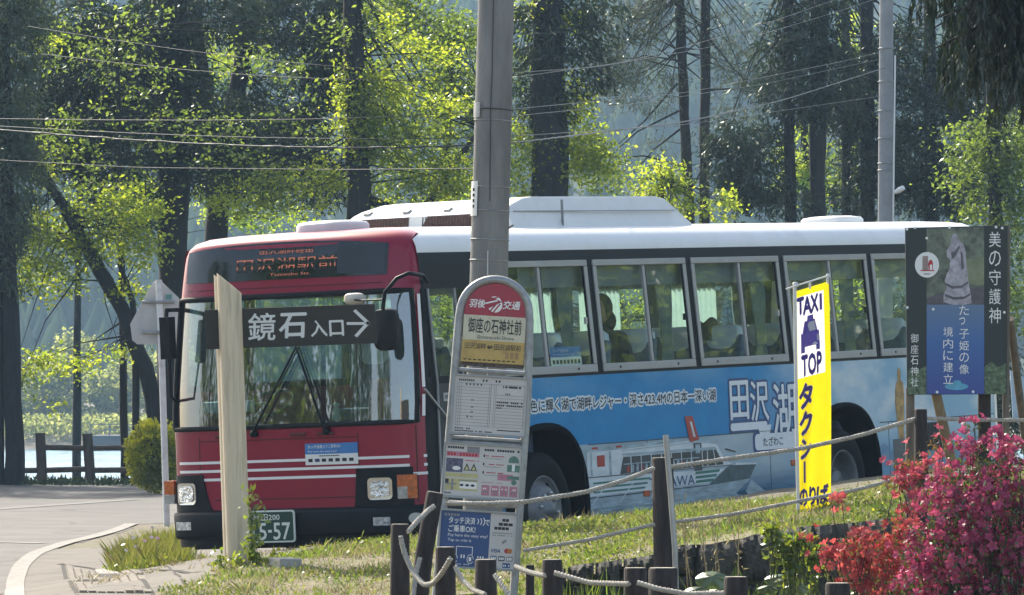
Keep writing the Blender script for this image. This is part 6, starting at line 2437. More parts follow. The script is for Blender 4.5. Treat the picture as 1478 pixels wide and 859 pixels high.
def clump_points(blobs, y, dens, sig=0.16, per=26, shell=0.35, depth=None):
    """Leaf positions in pixel-specified crown masses: (u, v, ru, rv[, dens factor])."""
    out, ctr_ = [], []
    for b in blobs:
        u, v, ru, rv = b[:4]
        k = b[4] if len(b) > 4 else 1.0
        dy = b[5] if len(b) > 5 else 0.0
        c = np.array(px(u, v, y + dy))
        rx, rz = m_px(ru, y), m_px(rv, y)
        ry = depth or max(0.5, min(2.2, (rx + rz) / 2))
        n = int(dens * k * ru * rv * math.pi)
        nc = max(4, n // per)
        cc = c + ball(nc, shell) * np.array([rx, ry, rz])
        w = rng.integers(0, nc, n)
        p = cc[w] + rng.normal(size=(n, 3)) * np.array([sig, sig, sig * 0.6]) * rng.uniform(0.5, 1.6, (n, 1))
        out.append(p)
        ctr_.append(np.repeat(c[None], n, 0))
    return np.concatenate(out), np.concatenate(ctr_)


def leaf_quads(P, d, L, W, nrm=None):
    """Rhombic leaves at P along d, length L, width W."""
    n = len(P)
    d = unit(d)
    if nrm is None:
        nrm = rng.normal(size=(n, 3)) * 0.75 + np.array([0, 0, 0.8])
    s = unit(np.cross(d, nrm))
    L = np.asarray(L).reshape(-1, 1)
    W = np.asarray(W).reshape(-1, 1)
    a = P - d * L * 0.5
    m = P - d * L * 0.04
    V = np.stack([a, m + s * W * 0.5, P + d * L * 0.5, m - s * W * 0.5], 1).reshape(-1, 3)
    return V, np.arange(n * 4).reshape(-1, 4)


def crown(name, parent, loc, P, C, m, L=0.10, W=0.06, kind='broad'):
    n = len(P)
    if kind == 'broad':
        d = rng.normal(size=(n, 3)) * np.array([1, 1, 0.6]) + np.array([0, 0, -0.35])
        V, Q = leaf_quads(P, d, L * rng.uniform(0.5, 1.55, n), W * rng.uniform(0.5, 1.55, n))
    else:
        o = unit((P - C) * np.array([1, 1, 0.2]) + rng.normal(size=(n, 3)) * 0.25)
        d = o * 0.7 + np.array([0, 0, -0.55]) + rng.normal(size=(n, 3)) * 0.45
        V, Q = leaf_quads(P, d, L * rng.uniform(0.5, 1.5, n), W * rng.uniform(0.6, 1.4, n), rng.normal(size=(n, 3)))
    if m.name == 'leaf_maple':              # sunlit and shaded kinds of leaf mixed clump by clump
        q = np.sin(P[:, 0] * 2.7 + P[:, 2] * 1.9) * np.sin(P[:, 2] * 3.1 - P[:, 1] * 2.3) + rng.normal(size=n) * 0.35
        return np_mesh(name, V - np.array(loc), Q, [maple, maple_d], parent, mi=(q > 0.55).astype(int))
    return np_mesh(name, V - np.array(loc), Q, m, parent)


def tree(label, y, trunks, blobs, m, kind='broad', dens=0.055, L=0.10, W=0.06, sig=0.16, branches=(), bm=None, cat='tree', group='trees between the road and the lake', name='broadleaf_tree', extra=None, per=26, twigs=30):
    p0 = trunks[0][0]
    b = px(p0[0], p0[1], y)
    b.z = th(b.x, y) - 0.1
    root = empty(name, b)
    tag(root, label, cat, group)
    for pts in trunks:
        mb = MB()
        P, r = [], []
        for i, (u, v, w) in enumerate(pts):
            q = px(u, v, y)
            P.append(q)
            r.append(m_px(w, y) / 2)
        if P[0].z > b.z:
            P.insert(0, Vector((P[0].x, y, b.z)))
            r.insert(0, r[0] * 1.15)
        # subdivide and roughen
        Pn, rn = [], []
        for i in range(len(P) - 1):
            for k in range(6):
                t = k / 6
                q = P[i].lerp(P[i + 1], t)
                jit = r[i] * 0.10
                Pn.append(q + Vector((random.uniform(-jit, jit), random.uniform(-jit, jit), 0)))
                rn.append((r[i] * (1 - t) + r[i + 1] * t) * random.uniform(0.94, 1.07))
        Pn.append(P[-1])
        rn.append(r[-1])
        mb.tube(Pn, rn, 12)
        mb.build('trunk', bm or bark, root, off=b)
    P, C = clump_points(blobs, y, dens, sig, per)
    crown('crown', root, b, P, C, m, L, W, kind)
    mb = MB()
    for pts in branches:
        Pb = [px(u, v, y + (dy if dy else 0)) for u, v, dy in pts]
        n = len(Pb)
        w0 = pts[0][2]
        mb.tube(Pb, [0.028 * (1 - 0.7 * i / (n - 1)) for i in range(n)], 6)
    # twigs from the trunk into the crown
    axis_pts = [px(u, v, y) for u, v, w in trunks[0]]
    for k in range(twigs):
        i = random.randrange(len(P))
        tip = Vector(P[i])
        src = min(axis_pts, key=lambda a: (a - tip).length + random.uniform(0, 1.2))
        j = axis_pts.index(src)
        t = random.random()
        src = src.lerp(axis_pts[min(j + 1, len(axis_pts) - 1)], t)
        mid = src.lerp(tip, 0.5) + Vector((random.uniform(-0.2, 0.2), random.uniform(-0.2, 0.2), random.uniform(-0.05, 0.25)))
        mb.tube([src, src.lerp(mid, 0.5), mid, tip], [0.022, 0.016, 0.010, 0.004], 5)
    if mb.v:
        mb.build('branches', bm or bark, root, off=b)
    if extra:
        for (nm, bl, mm, kd, dn, L2, W2) in extra:
            P, C = clump_points(bl, y, dn, sig, per)
            crown(nm, root, b, P, C, mm, L2, W2, kd)
    return root


B = 0.065
tree('cedar with soft pale drooping foliage over a dark trunk beside the log fence', 104.0, [[(22, 700, 30), (15, 450, 24), (8, 200, 20), (2, -60, 16)], [(-2, 700, 18), (-4, 300, 14)]],
     [(22, 60, 42, 70), (18, 150, 40, 60), (10, 400, 24, 40, 0.7), (14, 210, 44, 50), (25, 260, 42, 55), (8, 330, 35, 40), (40, 20, 40, 40)], cedar_l, 'needle', 0.30, 0.13, 0.028, 0.12, name='conifer_tree')
tree('slanting dark tree behind the road sign with thin yellow green leaves', 107.0, [[(232, 640, 26), (214, 545, 24), (178, 450, 22), (128, 362, 19), (95, 305, 17), (70, 262, 14), (30, 190, 11), (-20, 100, 8)], [(196, 470, 10), (190, 430, 9), (172, 380, 6)]],
     [(50, 330, 48, 30), (45, 395, 40, 40), (120, 325, 60, 32), (160, 350, 55, 28), (90, 520, 60, 22), (165, 505, 35, 12), (30, 540, 26, 22), (190, 420, 26, 22), (205, 330, 30, 36), (215, 370, 22, 26), (40, 215, 30, 14), (60, 250, 30, 22), (75, 380, 70, 60, 0.8), (150, 300, 60, 30, 0.8), (200, 300, 40, 40, 0.8), (70, 60, 26, 16), (70, 585, 30, 8, 0.5)], maple, 'broad', 0.175, 0.078, 0.048, 0.14, twigs=60)
tree('massive dark cedar trunk rising between the road sign and the bus front', 112.0, [[(250, 700, 50), (250, 400, 45), (251, 150, 43), (252, -80, 40)]],
     [(150, 90, 90, 60, 1.1), (70, 150, 60, 50, 0.9), (90, 220, 60, 40, 0.8), (330, 200, 60, 60, 1), (120, 170, 80, 50, 1), (230, 190, 90, 60), (300, 240, 80, 50), (190, 300, 60, 50, 0.7), (280, 30, 110, 50), (250, 130, 60, 50), (100, 30, 80, 40, 0.8), (150, 250, 60, 40, 0.9)], cedar, 'needle', 0.306, 0.15, 0.034, 0.15, name='conifer_tree', twigs=50)
tree('dark forked cedar leaning over the destination display of the bus', 115.0, [[(300, 700, 36), (306, 400, 32), (318, 250, 30), (345, 120, 26), (372, -60, 22)], [(318, 250, 18), (285, 60, 18), (280, -60, 16)]],
     [(400, 210, 80, 60), (430, 130, 60, 60, 0.8), (420, 30, 90, 55), (470, 260, 60, 40, 0.9), (360, 250, 60, 50), (500, 60, 50, 80), (340, 170, 50, 40, 0.8), (480, 110, 30, 50)], cedar, 'needle', 0.306, 0.15, 0.034, 0.15, name='conifer_tree', twigs=50)
tree('broad tree with glowing yellow green leaves above the condenser of the bus', 109.0, [[(505, 700, 40), (518, 280, 34), (512, 120, 30), (506, -80, 26)], [(518, 280, 16), (600, 320, 14), (660, 230, 9), (690, 190, 6)]],
     [(520, 180, 36, 55, 1.6), (545, 140, 44, 50, 1.6), (570, 215, 45, 42, 1.4), (505, 130, 22, 40, 1.2), (610, 190, 40, 30, 1.0), (630, 240, 60, 35, 1), (560, 60, 60, 50, 0.5), (640, 120, 50, 60, 0.5), (660, 250, 36, 34), (600, 280, 70, 20), (470, 250, 40, 30, 0.8), (420, 290, 60, 22, 0.8), (350, 290, 50, 26, 0.9), (400, 265, 40, 20, 0.7)], maple, 'broad', 0.210, 0.078, 0.048, 0.13, twigs=70,
     branches=[[(490, 260, 0), (455, 268, 0), (420, 245, 0), (395, 232, 0)], [(500, 100, 0), (560, 60, 0), (600, 40, 0.3)], [(520, 120, 0), (590, 80, 0), (630, 150, 0)]])
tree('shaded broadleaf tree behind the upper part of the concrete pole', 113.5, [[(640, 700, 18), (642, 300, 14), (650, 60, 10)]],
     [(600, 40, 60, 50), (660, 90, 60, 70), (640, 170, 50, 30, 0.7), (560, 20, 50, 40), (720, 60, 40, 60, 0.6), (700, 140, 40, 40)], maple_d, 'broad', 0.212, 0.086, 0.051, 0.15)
tree('thick ivy clad trunk above the white roof pod of the bus', 110.0, [[(790, 700, 62), (793, 280, 56), (792, 120, 50), (790, -80, 44)]],
     [(793, 150, 44, 40, 4), (800, 40, 80, 60, 4), (760, 110, 36, 40, 4), (830, 110, 60, 40, 4), (870, 40, 50, 50, 3), (775, 160, 30, 30, 0.5), (810, 180, 20, 20, 0.6), (850, 0, 80, 30)], cedar, 'needle', 0.036, 0.15, 0.034, 0.15, name='conifer_tree',
     extra=[('ivy', [(775, 230, 20, 40, 0.7), (812, 250, 20, 40, 0.6), (752, 200, 14, 50, 1.2), (750, 270, 18, 40, 1.3), (842, 200, 22, 60, 1.2), (860, 250, 36, 26, 1.1), (880, 230, 30, 14), (830, 150, 20, 24), (830, 120, 12, 18), (760, 10, 14, 18), (820, 30, 22, 14), (850, 215, 34, 20)], maple, 'broad', 0.245, 0.078, 0.048)])
tree('pair of slender bare pine trunks with grey green needles', 124.0, [[(1000, 700, 20), (994, 300, 15), (985, 100, 14), (978, -80, 13)], [(1015, 700, 18), (1016, 300, 16), (1018, 100, 15), (1019, -80, 14)]],
     [(900, 60, 60, 60, 0.55), (930, 130, 60, 40, 0.45), (880, 110, 40, 40, 0.5), (1060, 60, 50, 60, 0.45), (1080, 130, 50, 50, 0.5), (960, 20, 60, 40, 0.5), (1050, 200, 40, 40, 0.3), (950, 220, 40, 20, 0.15)], pine, 'needle', 0.42, 0.13, 0.020, 0.18, name='pine_tree', bm=bark_b, twigs=70,
     branches=[[(978, 120, 0), (930, 175, 0), (890, 210, 0)], [(980, 160, 0), (920, 190, 0), (870, 235, 0.2)], [(1018, 50, 0), (1060, 100, 0), (1110, 150, 0)], [(1016, 230, 0), (1080, 215, 0), (1140, 210, 0)], [(985, 240, 0), (930, 225, 0), (880, 228, 0)], [(1017, 130, 0), (1060, 128, 0), (1120, 120, 0)], [(990, 180, 0), (945, 215, 0), (905, 260, 0)]])
tree('dark twin trunks of conifers above the taxi banner', 119.0, [[(1142, 700, 22), (1141, 300, 17), (1138, 100, 15), (1136, -80, 14)], [(1181, 700, 28), (1180, 250, 23), (1182, 60, 26), (1186, -80, 28)]],
     [(1080, 210, 60, 40, 0.9), (1090, 270, 60, 36), (1130, 110, 50, 60, 0.8), (1180, 40, 50, 50, 1), (1200, 110, 50, 50), (1180, 160, 50, 30, 0.8), (1060, 230, 40, 40, 0.8), (1120, 290, 60, 30, 0.6), (1130, 40, 30, 50, 0.6)], cedar, 'needle', 0.306, 0.15, 0.034, 0.15, name='conifer_tree', twigs=50)
tree('dark conifers with slim trunks behind the pale utility pole', 121.0, [[(1222, 700, 16), (1221, 200, 12), (1219, -80, 11)], [(1254, 700, 24), (1252, 200, 20), (1250, -80, 18)], [(1345, 700, 24), (1343, 200, 18), (1341, -80, 16)]],
     [(1230, 150, 40, 50), (1260, 230, 50, 60), (1310, 230, 50, 60, 1), (1340, 160, 50, 50, 0.8), (1390, 200, 50, 50, 0.7), (1300, 90, 50, 60), (1400, 120, 60, 60, 1), (1450, 60, 50, 60), (1460, 160, 50, 50), (1380, 280, 50, 40), (1430, 240, 40, 40, 0.8), (1240, 290, 60, 30, 0.8), (1350, 280, 60, 40, 1), (1260, 110, 40, 40)], cedar, 'needle', 0.324, 0.15, 0.034, 0.15, name='conifer_tree', twigs=50)
tree('sunlit yellow green tree glowing between conifer trunks near the slim pole', 140.0, [[(1168, 700, 18), (1165, 300, 14), (1160, 150, 10)], [(1235, 300, 10), (1232, 60, 8)]],
     [(1160, 220, 40, 50, 1), (1170, 270, 60, 40), (1235, 60, 22, 50, 1), (1210, 250, 40, 40, 1), (1250, 120, 20, 40, 0.8)], maple, 'broad', 0.210, 0.086, 0.055, 0.14)
tree('mid green tree standing beyond the shrine signboard', 112.0, [[(1440, 700, 26), (1436, 300, 20), (1430, 100, 16)]],
     [(1410, 250, 60, 40, 1), (1450, 210, 50, 50, 1), (1430, 300, 50, 30), (1470, 330, 40, 60, 1), (1465, 430, 36, 60, 1), (1400, 200, 40, 30, 0.7), (1480, 250, 30, 50)], maple_d, 'broad', 0.212, 0.086, 0.051, 0.15, branches=[[(1430, 180, 0), (1390, 160, 0), (1340, 150, 0)]])
tree('small young tree with fresh rounded leaves above the bus roof', 116.0, [[(955, 700, 10), (954, 420, 8), (956, 260, 5)]],
     [(955, 265, 34, 34, 1.1), (940, 295, 36, 26), (985, 285, 26, 26, 0.9), (1040, 300, 30, 24, 0.7), (925, 330, 30, 14)], maple, 'broad', 0.210, 0.094, 0.062, 0.12)
tree('low leafy tree seen through the passenger windows', 101.0, [[(900, 700, 16), (902, 560, 14), (905, 460, 10)]],
     [(905, 450, 46, 50, 1), (640, 470, 50, 50, 1), (600, 440, 40, 50), (1150, 420, 26, 50, 0.7), (1215, 430, 40, 40, 0.8), (500, 430, 40, 30, 0.8)], maple, 'broad', 0.175, 0.078, 0.047, 0.14)
tree('hazy mid green tree behind the slanting tree near the lake', 135.0, [[(110, 700, 14), (112, 400, 10), (120, 150, 8)]],
     [(130, 120, 60, 40, 0.5), (60, 90, 50, 40, 0.5), (190, 180, 60, 30, 0.5), (290, 80, 40, 40, 0.9), (340, 90, 30, 40, 0.8), (130, 300, 50, 40, 0.5), (250, 70, 40, 30, 0.6), (310, 290, 26, 40, 0.8), (60, 45, 30, 20, 0.7), (450, 200, 40, 40, 0.5), (300, 110, 40, 40, 1.2), (220, 150, 50, 40), (370, 60, 40, 40), (170, 60, 60, 40), (420, 330, 60, 20, 1), (370, 300, 60, 30, 1.2), (680, 280, 60, 30), (600, 320, 60, 20)], maple, 'broad', 0.175, 0.086, 0.055, 0.14)

tree('dark understory conifer hidden behind the bus windows', 104.0, [[(1060, 720, 20), (1060, 520, 16), (1062, 420, 8)]],
     [(760, 470, 60, 50, 1), (840, 500, 40, 40), (980, 480, 50, 50), (1060, 470, 60, 60), (1120, 500, 60, 50), (1300, 470, 80, 60), (1400, 520, 60, 60), (1440, 600, 60, 50), (700, 520, 60, 50)], cedar, 'needle', 0.180, 0.15, 0.034, 0.15, name='conifer_tree')

tree('slim mid green broadleaf tree mixed among the cedar boughs', 108.5, [[(180, 700, 12), (176, 400, 10), (172, 200, 7), (168, 40, 5)]],
     [(110, 60, 60, 40, 0.5), (180, 110, 70, 40, 0.6), (120, 190, 60, 40, 0.6), (230, 200, 60, 40, 0.5), (300, 180, 60, 40, 0.5), (210, 40, 60, 30, 0.5), (330, 230, 60, 40, 0.5), (160, 260, 60, 40, 0.7), (420, 180, 50, 40, 0.4), (390, 90, 60, 40, 0.5), (60, 220, 40, 30, 0.5), (440, 260, 60, 30, 0.7), (480, 40, 40, 40, 0.5)], maple_d, 'broad', 0.085, 0.085, 0.055, 0.2)
tree('shaded broadleaf tree behind the roof pod of the bus', 112.0, [[(720, 700, 12), (724, 400, 10), (728, 200, 7)]],
     [(600, 150, 60, 60, 0.6), (650, 60, 50, 50, 0.6), (580, 80, 60, 40, 0.6), (660, 200, 40, 40, 0.6), (740, 90, 40, 50, 0.5), (830, 240, 50, 40, 0.6), (880, 270, 40, 20, 0.5), (760, 240, 40, 40, 0.5), (560, 260, 60, 30, 0.7), (640, 280, 60, 24, 0.7)], maple_d, 'broad', 0.16, 0.085, 0.055, 0.18)

# unseen trees added for the bus glass to reflect and to shade the road
side_spots = [(-30, 34, 13), (-36, 24, 14), (-42, 40, 15), (-26, 18, 12), (-48, 30, 16), (30, 70, 14), (36, 77, 15), (43, 80, 16), (50, 86, 16), (25, 64, 12), (40, 70, 15), (56, 92, 17), (-19.5, 112, 17), (-15.5, 109, 16), (-24, 116, 18)]
side_src = []
for k, (x, y, h) in enumerate(side_spots):
    lab = ('dense added tree number %s out of the picture on the %s, by the road' % (('one', 'two', 'three', 'four', 'five', 'six', 'seven', 'eight', 'nine', 'ten')[k % 5 if k < 5 else k - 5], 'lake side' if x > 0 else 'pavement side'))
    root = empty('broadleaf_tree', (x, y, th(x, y)))
    tag(root, lab, 'tree', 'unseen trees added off to the sides')
    root.rotation_euler = (0, 0, k * 1.3)
    if not side_src:
        h0 = h
        mb = MB()
        mb.tube([(0, 0, -0.2), (0.1, 0, h * 0.35), (0, 0.1, h * 0.8)], [0.25, 0.2, 0.06], 10)
        side_src.append(mb.build('trunk', bark, root))
        c = np.array([[0, 0, h * 0.5]])
        cc = c + ball(260, 0.3) * np.array([h * 0.34, h * 0.34, h * 0.50])
        P = cc[rng.integers(0, 260, 16000)] + rng.normal(size=(16000, 3)) * 0.32
        side_src.append(crown('crown', root, (0, 0, 0), P, np.repeat(c, 16000, 0), maple_d, 0.24, 0.15))
    else:
        root.scale = (h / h0,) * 3
        for q in side_src:
            cp = q.copy()
            COL.objects.link(cp)
            cp.parent = root

# ---- rounded evergreen by the road
eb = px(216, 704, 95.0)
eb.z = th(eb.x, 95.0)
bush = empty('evergreen_bush', eb)
tag(bush, 'rounded evergreen bush with yellow tips at the roadside left of the bus', 'bush')
c = np.array(px(222, 658, 95.0))
n = 7000
d = unit(rng.normal(size=(n, 3)))
rad = np.array([m_px(41, 95), m_px(38, 95), m_px(50, 95)])
lump = 1 + 0.07 * np.sin(d[:, :1] * 7 + 1) * np.sin(d[:, 2:] * 6) + 0.05 * np.sin(d[:, 1:2] * 11 + d[:, 2:] * 9)
P = c + d * rad * lump * rng.uniform(0.60, 1.06, (n, 1))
P[:, 2] = np.maximum(P[:, 2], eb.z + 0.02)
V, Q = leaf_quads(P, d + rng.normal(size=(n, 3)) * 0.5 + np.array([0, 0, 0.5]), 0.075 * rng.uniform(0.6, 1.4, n), 0.04 * rng.uniform(0.6, 1.4, n), rng.normal(size=(n, 3)))
np_mesh('foliage', V - np.array(eb), Q, shrub_m, bush)
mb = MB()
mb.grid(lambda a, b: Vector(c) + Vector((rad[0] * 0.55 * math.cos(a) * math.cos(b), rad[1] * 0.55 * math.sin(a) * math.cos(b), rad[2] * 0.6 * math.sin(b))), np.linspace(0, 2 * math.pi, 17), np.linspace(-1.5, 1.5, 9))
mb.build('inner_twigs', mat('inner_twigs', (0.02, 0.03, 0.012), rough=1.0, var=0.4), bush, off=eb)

# ---- far shore trees
for k, (u, hgt, w, lab) in enumerate(((20, 110, 50, 'pale far shore tree seen behind the cedar trunk'), (62, 105, 48, 'far shore tree beside the cedar trunk, over the log fence'), (98, 118, 40, 'tall hazy far shore tree with a visible grey trunk'), (140, 112, 46, 'rounded far shore tree above the quay'), (185, 108, 44, 'far shore tree beside the slanting trunk'), (230, 112, 46, 'far shore tree behind the road sign pole'), (280, 115, 50, 'far shore tree hidden mostly by the bus'), (-30, 110, 50, 'far shore tree just outside the picture beyond the cedar'))):
    y = 494.0 + 3 * (k % 3)
    b = px(u, 636, y)
    b.z = th(b.x, y) - 0.2
    root = empty('broadleaf_tree', b)
    tag(root, lab, 'tree', 'trees on the far shore')
    mb = MB()
    mb.tube([b, Vector((b.x + 0.1, y, b.z + 2.5)), Vector((b.x - 0.1, y, b.z + 5))], [0.28, 0.2, 0.08], 8)
    mb.build('trunk', bark_b, root, off=b)
    hgt *= (1.0, 1.25, 1.35, 0.95, 1.15, 1.3, 1.2, 1.2)[k]
    bl = [(u + random.uniform(-0.35, 0.35) * w, 640 - hgt * f, w * (0.6 + 0.3 * random.random()), hgt * 0.2) for f in (0.1, 0.28, 0.46, 0.64, 0.82)]
    P, C = clump_points(bl, y, 0.22, 0.35, 26, depth=2.0)
    crown('crown', root, b, P, C, far_leaf, 0.42, 0.26)
# bright reeds and bushes at the water's edge
n = 5000
xs = rng.uniform(-45, -20, n)
ys = rng.uniform(482, 489, n)
P = np.stack([xs, ys, terrain(xs, ys) + rng.uniform(0.0, 1.6, n)], 1)
V, Q = leaf_quads(P, rng.normal(size=(n, 3)) + np.array([0, 0, 0.4]), 0.4 * rng.uniform(0.6, 1.4, n), 0.24 * rng.uniform(0.6, 1.4, n))
tag(np_mesh('shore_undergrowth', V, Q, far_leaf), kind='stuff')

# ---- near cedar hanging into the upper right corner
cb = Vector((5.6, 45.0, th(5.6, 45.0)))
ced = empty('cedar_tree', cb)
tag(ced, 'near dark cedar whose drooping sprays hang above the shrine signboard', 'tree')
mb = MB()
mb.tube([(cb.x, 45, cb.z - 0.1), (5.55, 45, 2.5), (5.5, 45.1, 6.5), (5.45, 45, 10)], [0.28, 0.25, 0.2, 0.08], 14)
mb.build('trunk', bark, ced, off=cb)
P_, D_, W_ = [], [], []
mb = MB()
for k in range(120):
    y = 45 + random.uniform(-1.0, 1.0)
    u = random.choice([random.uniform(1285, 1480), random.uniform(1350, 1540), random.uniform(1400, 1560)])
    vt = random.uniform(-140, 85) - (1400 - min(u, 1400)) * 0.25
    tip = px(u, vt, y)
    src = Vector((5.5, 45, tip.z + random.uniform(0.3, 0.9)))
    mid = src.lerp(tip, 0.55) + Vector((0, 0, 0.25))
    mb.tube([src, mid, tip], [0.03, 0.018, 0.006], 5)
    nst = random.randint(7, 12)
    for s in range(nst):
        t = s / nst
        st = mid.lerp(tip, t) if t < 0.999 else tip
        ln = random.uniform(0.30, 0.75)
        sw = random.uniform(-0.12, 0.12)
        m_ = 70
        tt = rng.uniform(0, 1, m_)
        p = np.array(st) + np.stack([sw * tt + 0.10 * (random.random() - 0.5) * tt ** 2, rng.normal(size=m_) * 0.02, -ln * tt], 1)
        p += rng.normal(size=(m_, 3)) * np.array([0.018, 0.018, 0.0]) * (1 - 0.5 * tt[:, None])
        P_.append(p)
        D_.append(np.stack([rng.normal(size=m_) * 0.35 + sw, rng.normal(size=m_) * 0.35, np.full(m_, -1.0)], 1))
mb.build('branches', bark, ced, off=cb)
P = np.concatenate(P_)
D = np.concatenate(D_)
V, Q = leaf_quads(P, D, 0.095 * rng.uniform(0.6, 1.5, len(P)), 0.014 * rng.uniform(0.7, 1.4, len(P)), rng.normal(size=P.shape))
np_mesh('crown', V - np.array(cb), Q, leaf_mat('leaf_cedar_dark', (0.006, 0.013, 0.009), (0.016, 0.028, 0.016), (0.006, 0.016, 0.006), (0.02, 0.04, 0.012), 0.22, 0.06), ced)

# ---- grass of the verge and of the island
def grass(name, n, box, m, hmin, hmax, w, cond, lean=0.5, clump=0.0, noise=None):
    x0, x1, y0, y1 = box
    x, y = rng.uniform(x0, x1, n), rng.uniform(y0, y1, n)
    k = cond(x, y)
    if noise is not None:
        k &= noise(x, y) > rng.uniform(0, 1, n)
    x, y = x[k], y[k]
    n = len(x)
    h = rng.uniform(hmin, hmax, n) * (0.6 + 0.8 * (0.5 + 0.5 * np.sin(x * 5.1 + 1.3 * y) * np.sin(x * 2.3 - y * 3.7)))
    P = np.stack([x, y, terrain(x, y) - 0.01], 1)
    a = rng.uniform(0, 2 * math.pi, n)
    s = np.stack([np.cos(a), np.sin(a), np.zeros(n)], 1) * (w * rng.uniform(0.6, 1.3, n))[:, None]
    b = rng.uniform(0, 2 * math.pi, n)
    t = np.stack([np.cos(b), np.sin(b), np.zeros(n)], 1) * (h * lean * rng.uniform(0.1, 1.2, n))[:, None] + np.stack([np.zeros(n), np.zeros(n), h], 1)
    mid = P + t * 0.55 + np.array([0, 0, 0.08]) * h[:, None]
    V = np.stack([P - s, P + s, mid + s * 0.8, P + t, mid - s * 0.8], 1).reshape(-1, 3)
    Q = np.arange(n * 5).reshape(-1, 5)
    return tag(np_mesh(name, V, Q, m), kind='stuff')


def verge(x, y):
    xb, yb = bus_xy(x, y)
    ok = ((xb > 0.30) | (yb > 1.62)) & (y < 50)
    ok &= x > -1.62 - 0.30 * (46.5 - y) + 0.12 * np.sin(y * 6)
    ok &= (y > 41.04) | (x < 0.3)
    return ok


gn = lambda x, y: 0.5 + 0.5 * np.sin(x * 1.7 + y * 0.9 + 1.0) * np.sin(x * 0.8 - y * 1.3)
green_spot = lambda x, y: 0.22 + 0.5 * gn(x, y) + 0.9 * np.exp(-(((x - 0.45) / 0.5) ** 2 + ((y - 42.6) / 1.6) ** 2))
grass('dry_grass', 90000, (-3.2, 4.2, 39.5, 48.5), dry_m, 0.015, 0.055, 0.004, verge, 1.4, noise=lambda x, y: 1.15 - 0.55 * green_spot(x, y))
grass('verge_grass', 60000, (-3.2, 4.2, 39.5, 48.5), green_m, 0.02, 0.075, 0.004, verge, 0.9, noise=green_spot)
grass('verge_tufts', 16000, (-3.0, 4.2, 40.5, 47.5), green_m, 0.05, 0.12, 0.004, lambda x, y: verge(x, y) & (np.sin(x * 4.3 + 1.1 * y) * np.sin(x * 2.1 - y * 2.9) > 0.35), 0.8)
grass('dry_tufts', 12000, (-3.0, 4.2, 40.5, 47.5), dry_m, 0.05, 0.12, 0.0035, lambda x, y: verge(x, y) & (np.sin(x * 3.7 - 1.4 * y) * np.sin(x * 2.6 + y * 2.2) > 0.4), 1.0)
isl = lambda x, y: (((x + 3.26 + 0.05 * (y - 54)) / 0.34) ** 2 + ((y - 54.4) / 4.0) ** 2 < 1.0 + 0.35 * np.sin(x * 23 + y * 9) * np.sin(y * 7 - x * 11)) | (((x + 2.85) / 0.50) ** 2 + ((y - 50.55) / 0.45) ** 2 < 1.0)
grass('island_grass', 34000, (-4.2, -2.3, 49.8, 59), leafy_m, 0.07, 0.25, 0.0045, isl, 0.7)
grass('island_dry_grass', 2600, (-4.2, -2.3, 49.8, 59), dry_m, 0.08, 0.27, 0.004, isl, 0.9)
n = 9000
x, y = rng.uniform(-4.2, -2.3, n), rng.uniform(49.8, 59, n)
k = isl(x + rng.normal(size=n) * 0.06, y)
P = np.stack([x[k], y[k], terrain(x[k], y[k]) + rng.uniform(0.01, 0.12, k.sum())], 1)
V, Q = leaf_quads(P, rng.normal(size=P.shape) + np.array([0, 0, 0.2]), 0.045 * rng.uniform(0.5, 1.4, len(P)), 0.026 * rng.uniform(0.5, 1.4, len(P)))
tag(np_mesh('island_undergrowth', V, Q, weed_m), kind='stuff')
P = P[:16] + np.array([0, 0, 0.16])
V, Q = leaf_quads(P, rng.normal(size=P.shape) * np.array([1, 1, 0.2]), 0.05, 0.045, np.tile([0.0, -0.8, 0.5], (16, 1)))
tag(np_mesh('daisies', V, Q, pale), kind='stuff')
grass('pavement_weeds', 2600, (-3.6, -1.6, 46.5, 50.5), dry_m, 0.02, 0.07, 0.005, lambda x, y: (gn(x * 3, y * 3) > 0.72) & (x > edge_x(y) + 0.3) & (bus_xy(x, y)[0] > 0.05), 1.6)
grass('lakeside_grass', 9000, (-14, 6, 103.2, 109), mat('lakeside_green', (0.05, 0.075, 0.025), rough=0.9, var=0.3), 0.03, 0.13, 0.02, lambda x, y: y > 103.2 + 0.5 * np.sin(x * 2), 0.8)
grass('wall_foot_weeds', 900, (0.3, 2.6, 38.6, 40.9), green_m, 0.12, 0.36, 0.004, lambda x, y: gn(x * 2, y * 2) > 0.35, 0.5)
# plain soil tone of the verge beneath the blades
sheet('verge_ground', axis([(-3.4, 4.4, 0.09)]), axis([(39.4, 48.6, 0.12)]), 0.012, mat('verge_thatch', (0.17, 0.145, 0.085), rough=0.95, var=0.35, scale=9, bump=0.5, bscale=60, dirt=((0.13, 0.15, 0.05), 2.5, 0.6)), lambda x, y: verge(x, y) & (y > 41.1))


n = 26000
x, y = rng.uniform(-2.6, 4.2, n), rng.uniform(41.1, 47.5, n)
k = verge(x, y) & (green_spot(x, y) + 0.35 * np.sin(x * 6 + y * 4) > rng.uniform(0.25, 1.1, n))
x, y = x[k], y[k]
P = np.stack([x, y, terrain(x, y) + rng.uniform(0.005, 0.07, len(x))], 1)
V, Q = leaf_quads(P, rng.normal(size=P.shape) + np.array([0, 0, 0.15]), 0.032 * rng.uniform(0.5, 1.4, len(x)), 0.020 * rng.uniform(0.5, 1.4, len(x)))
tag(np_mesh('verge_undergrowth', V, Q, leafy_m), kind='stuff')

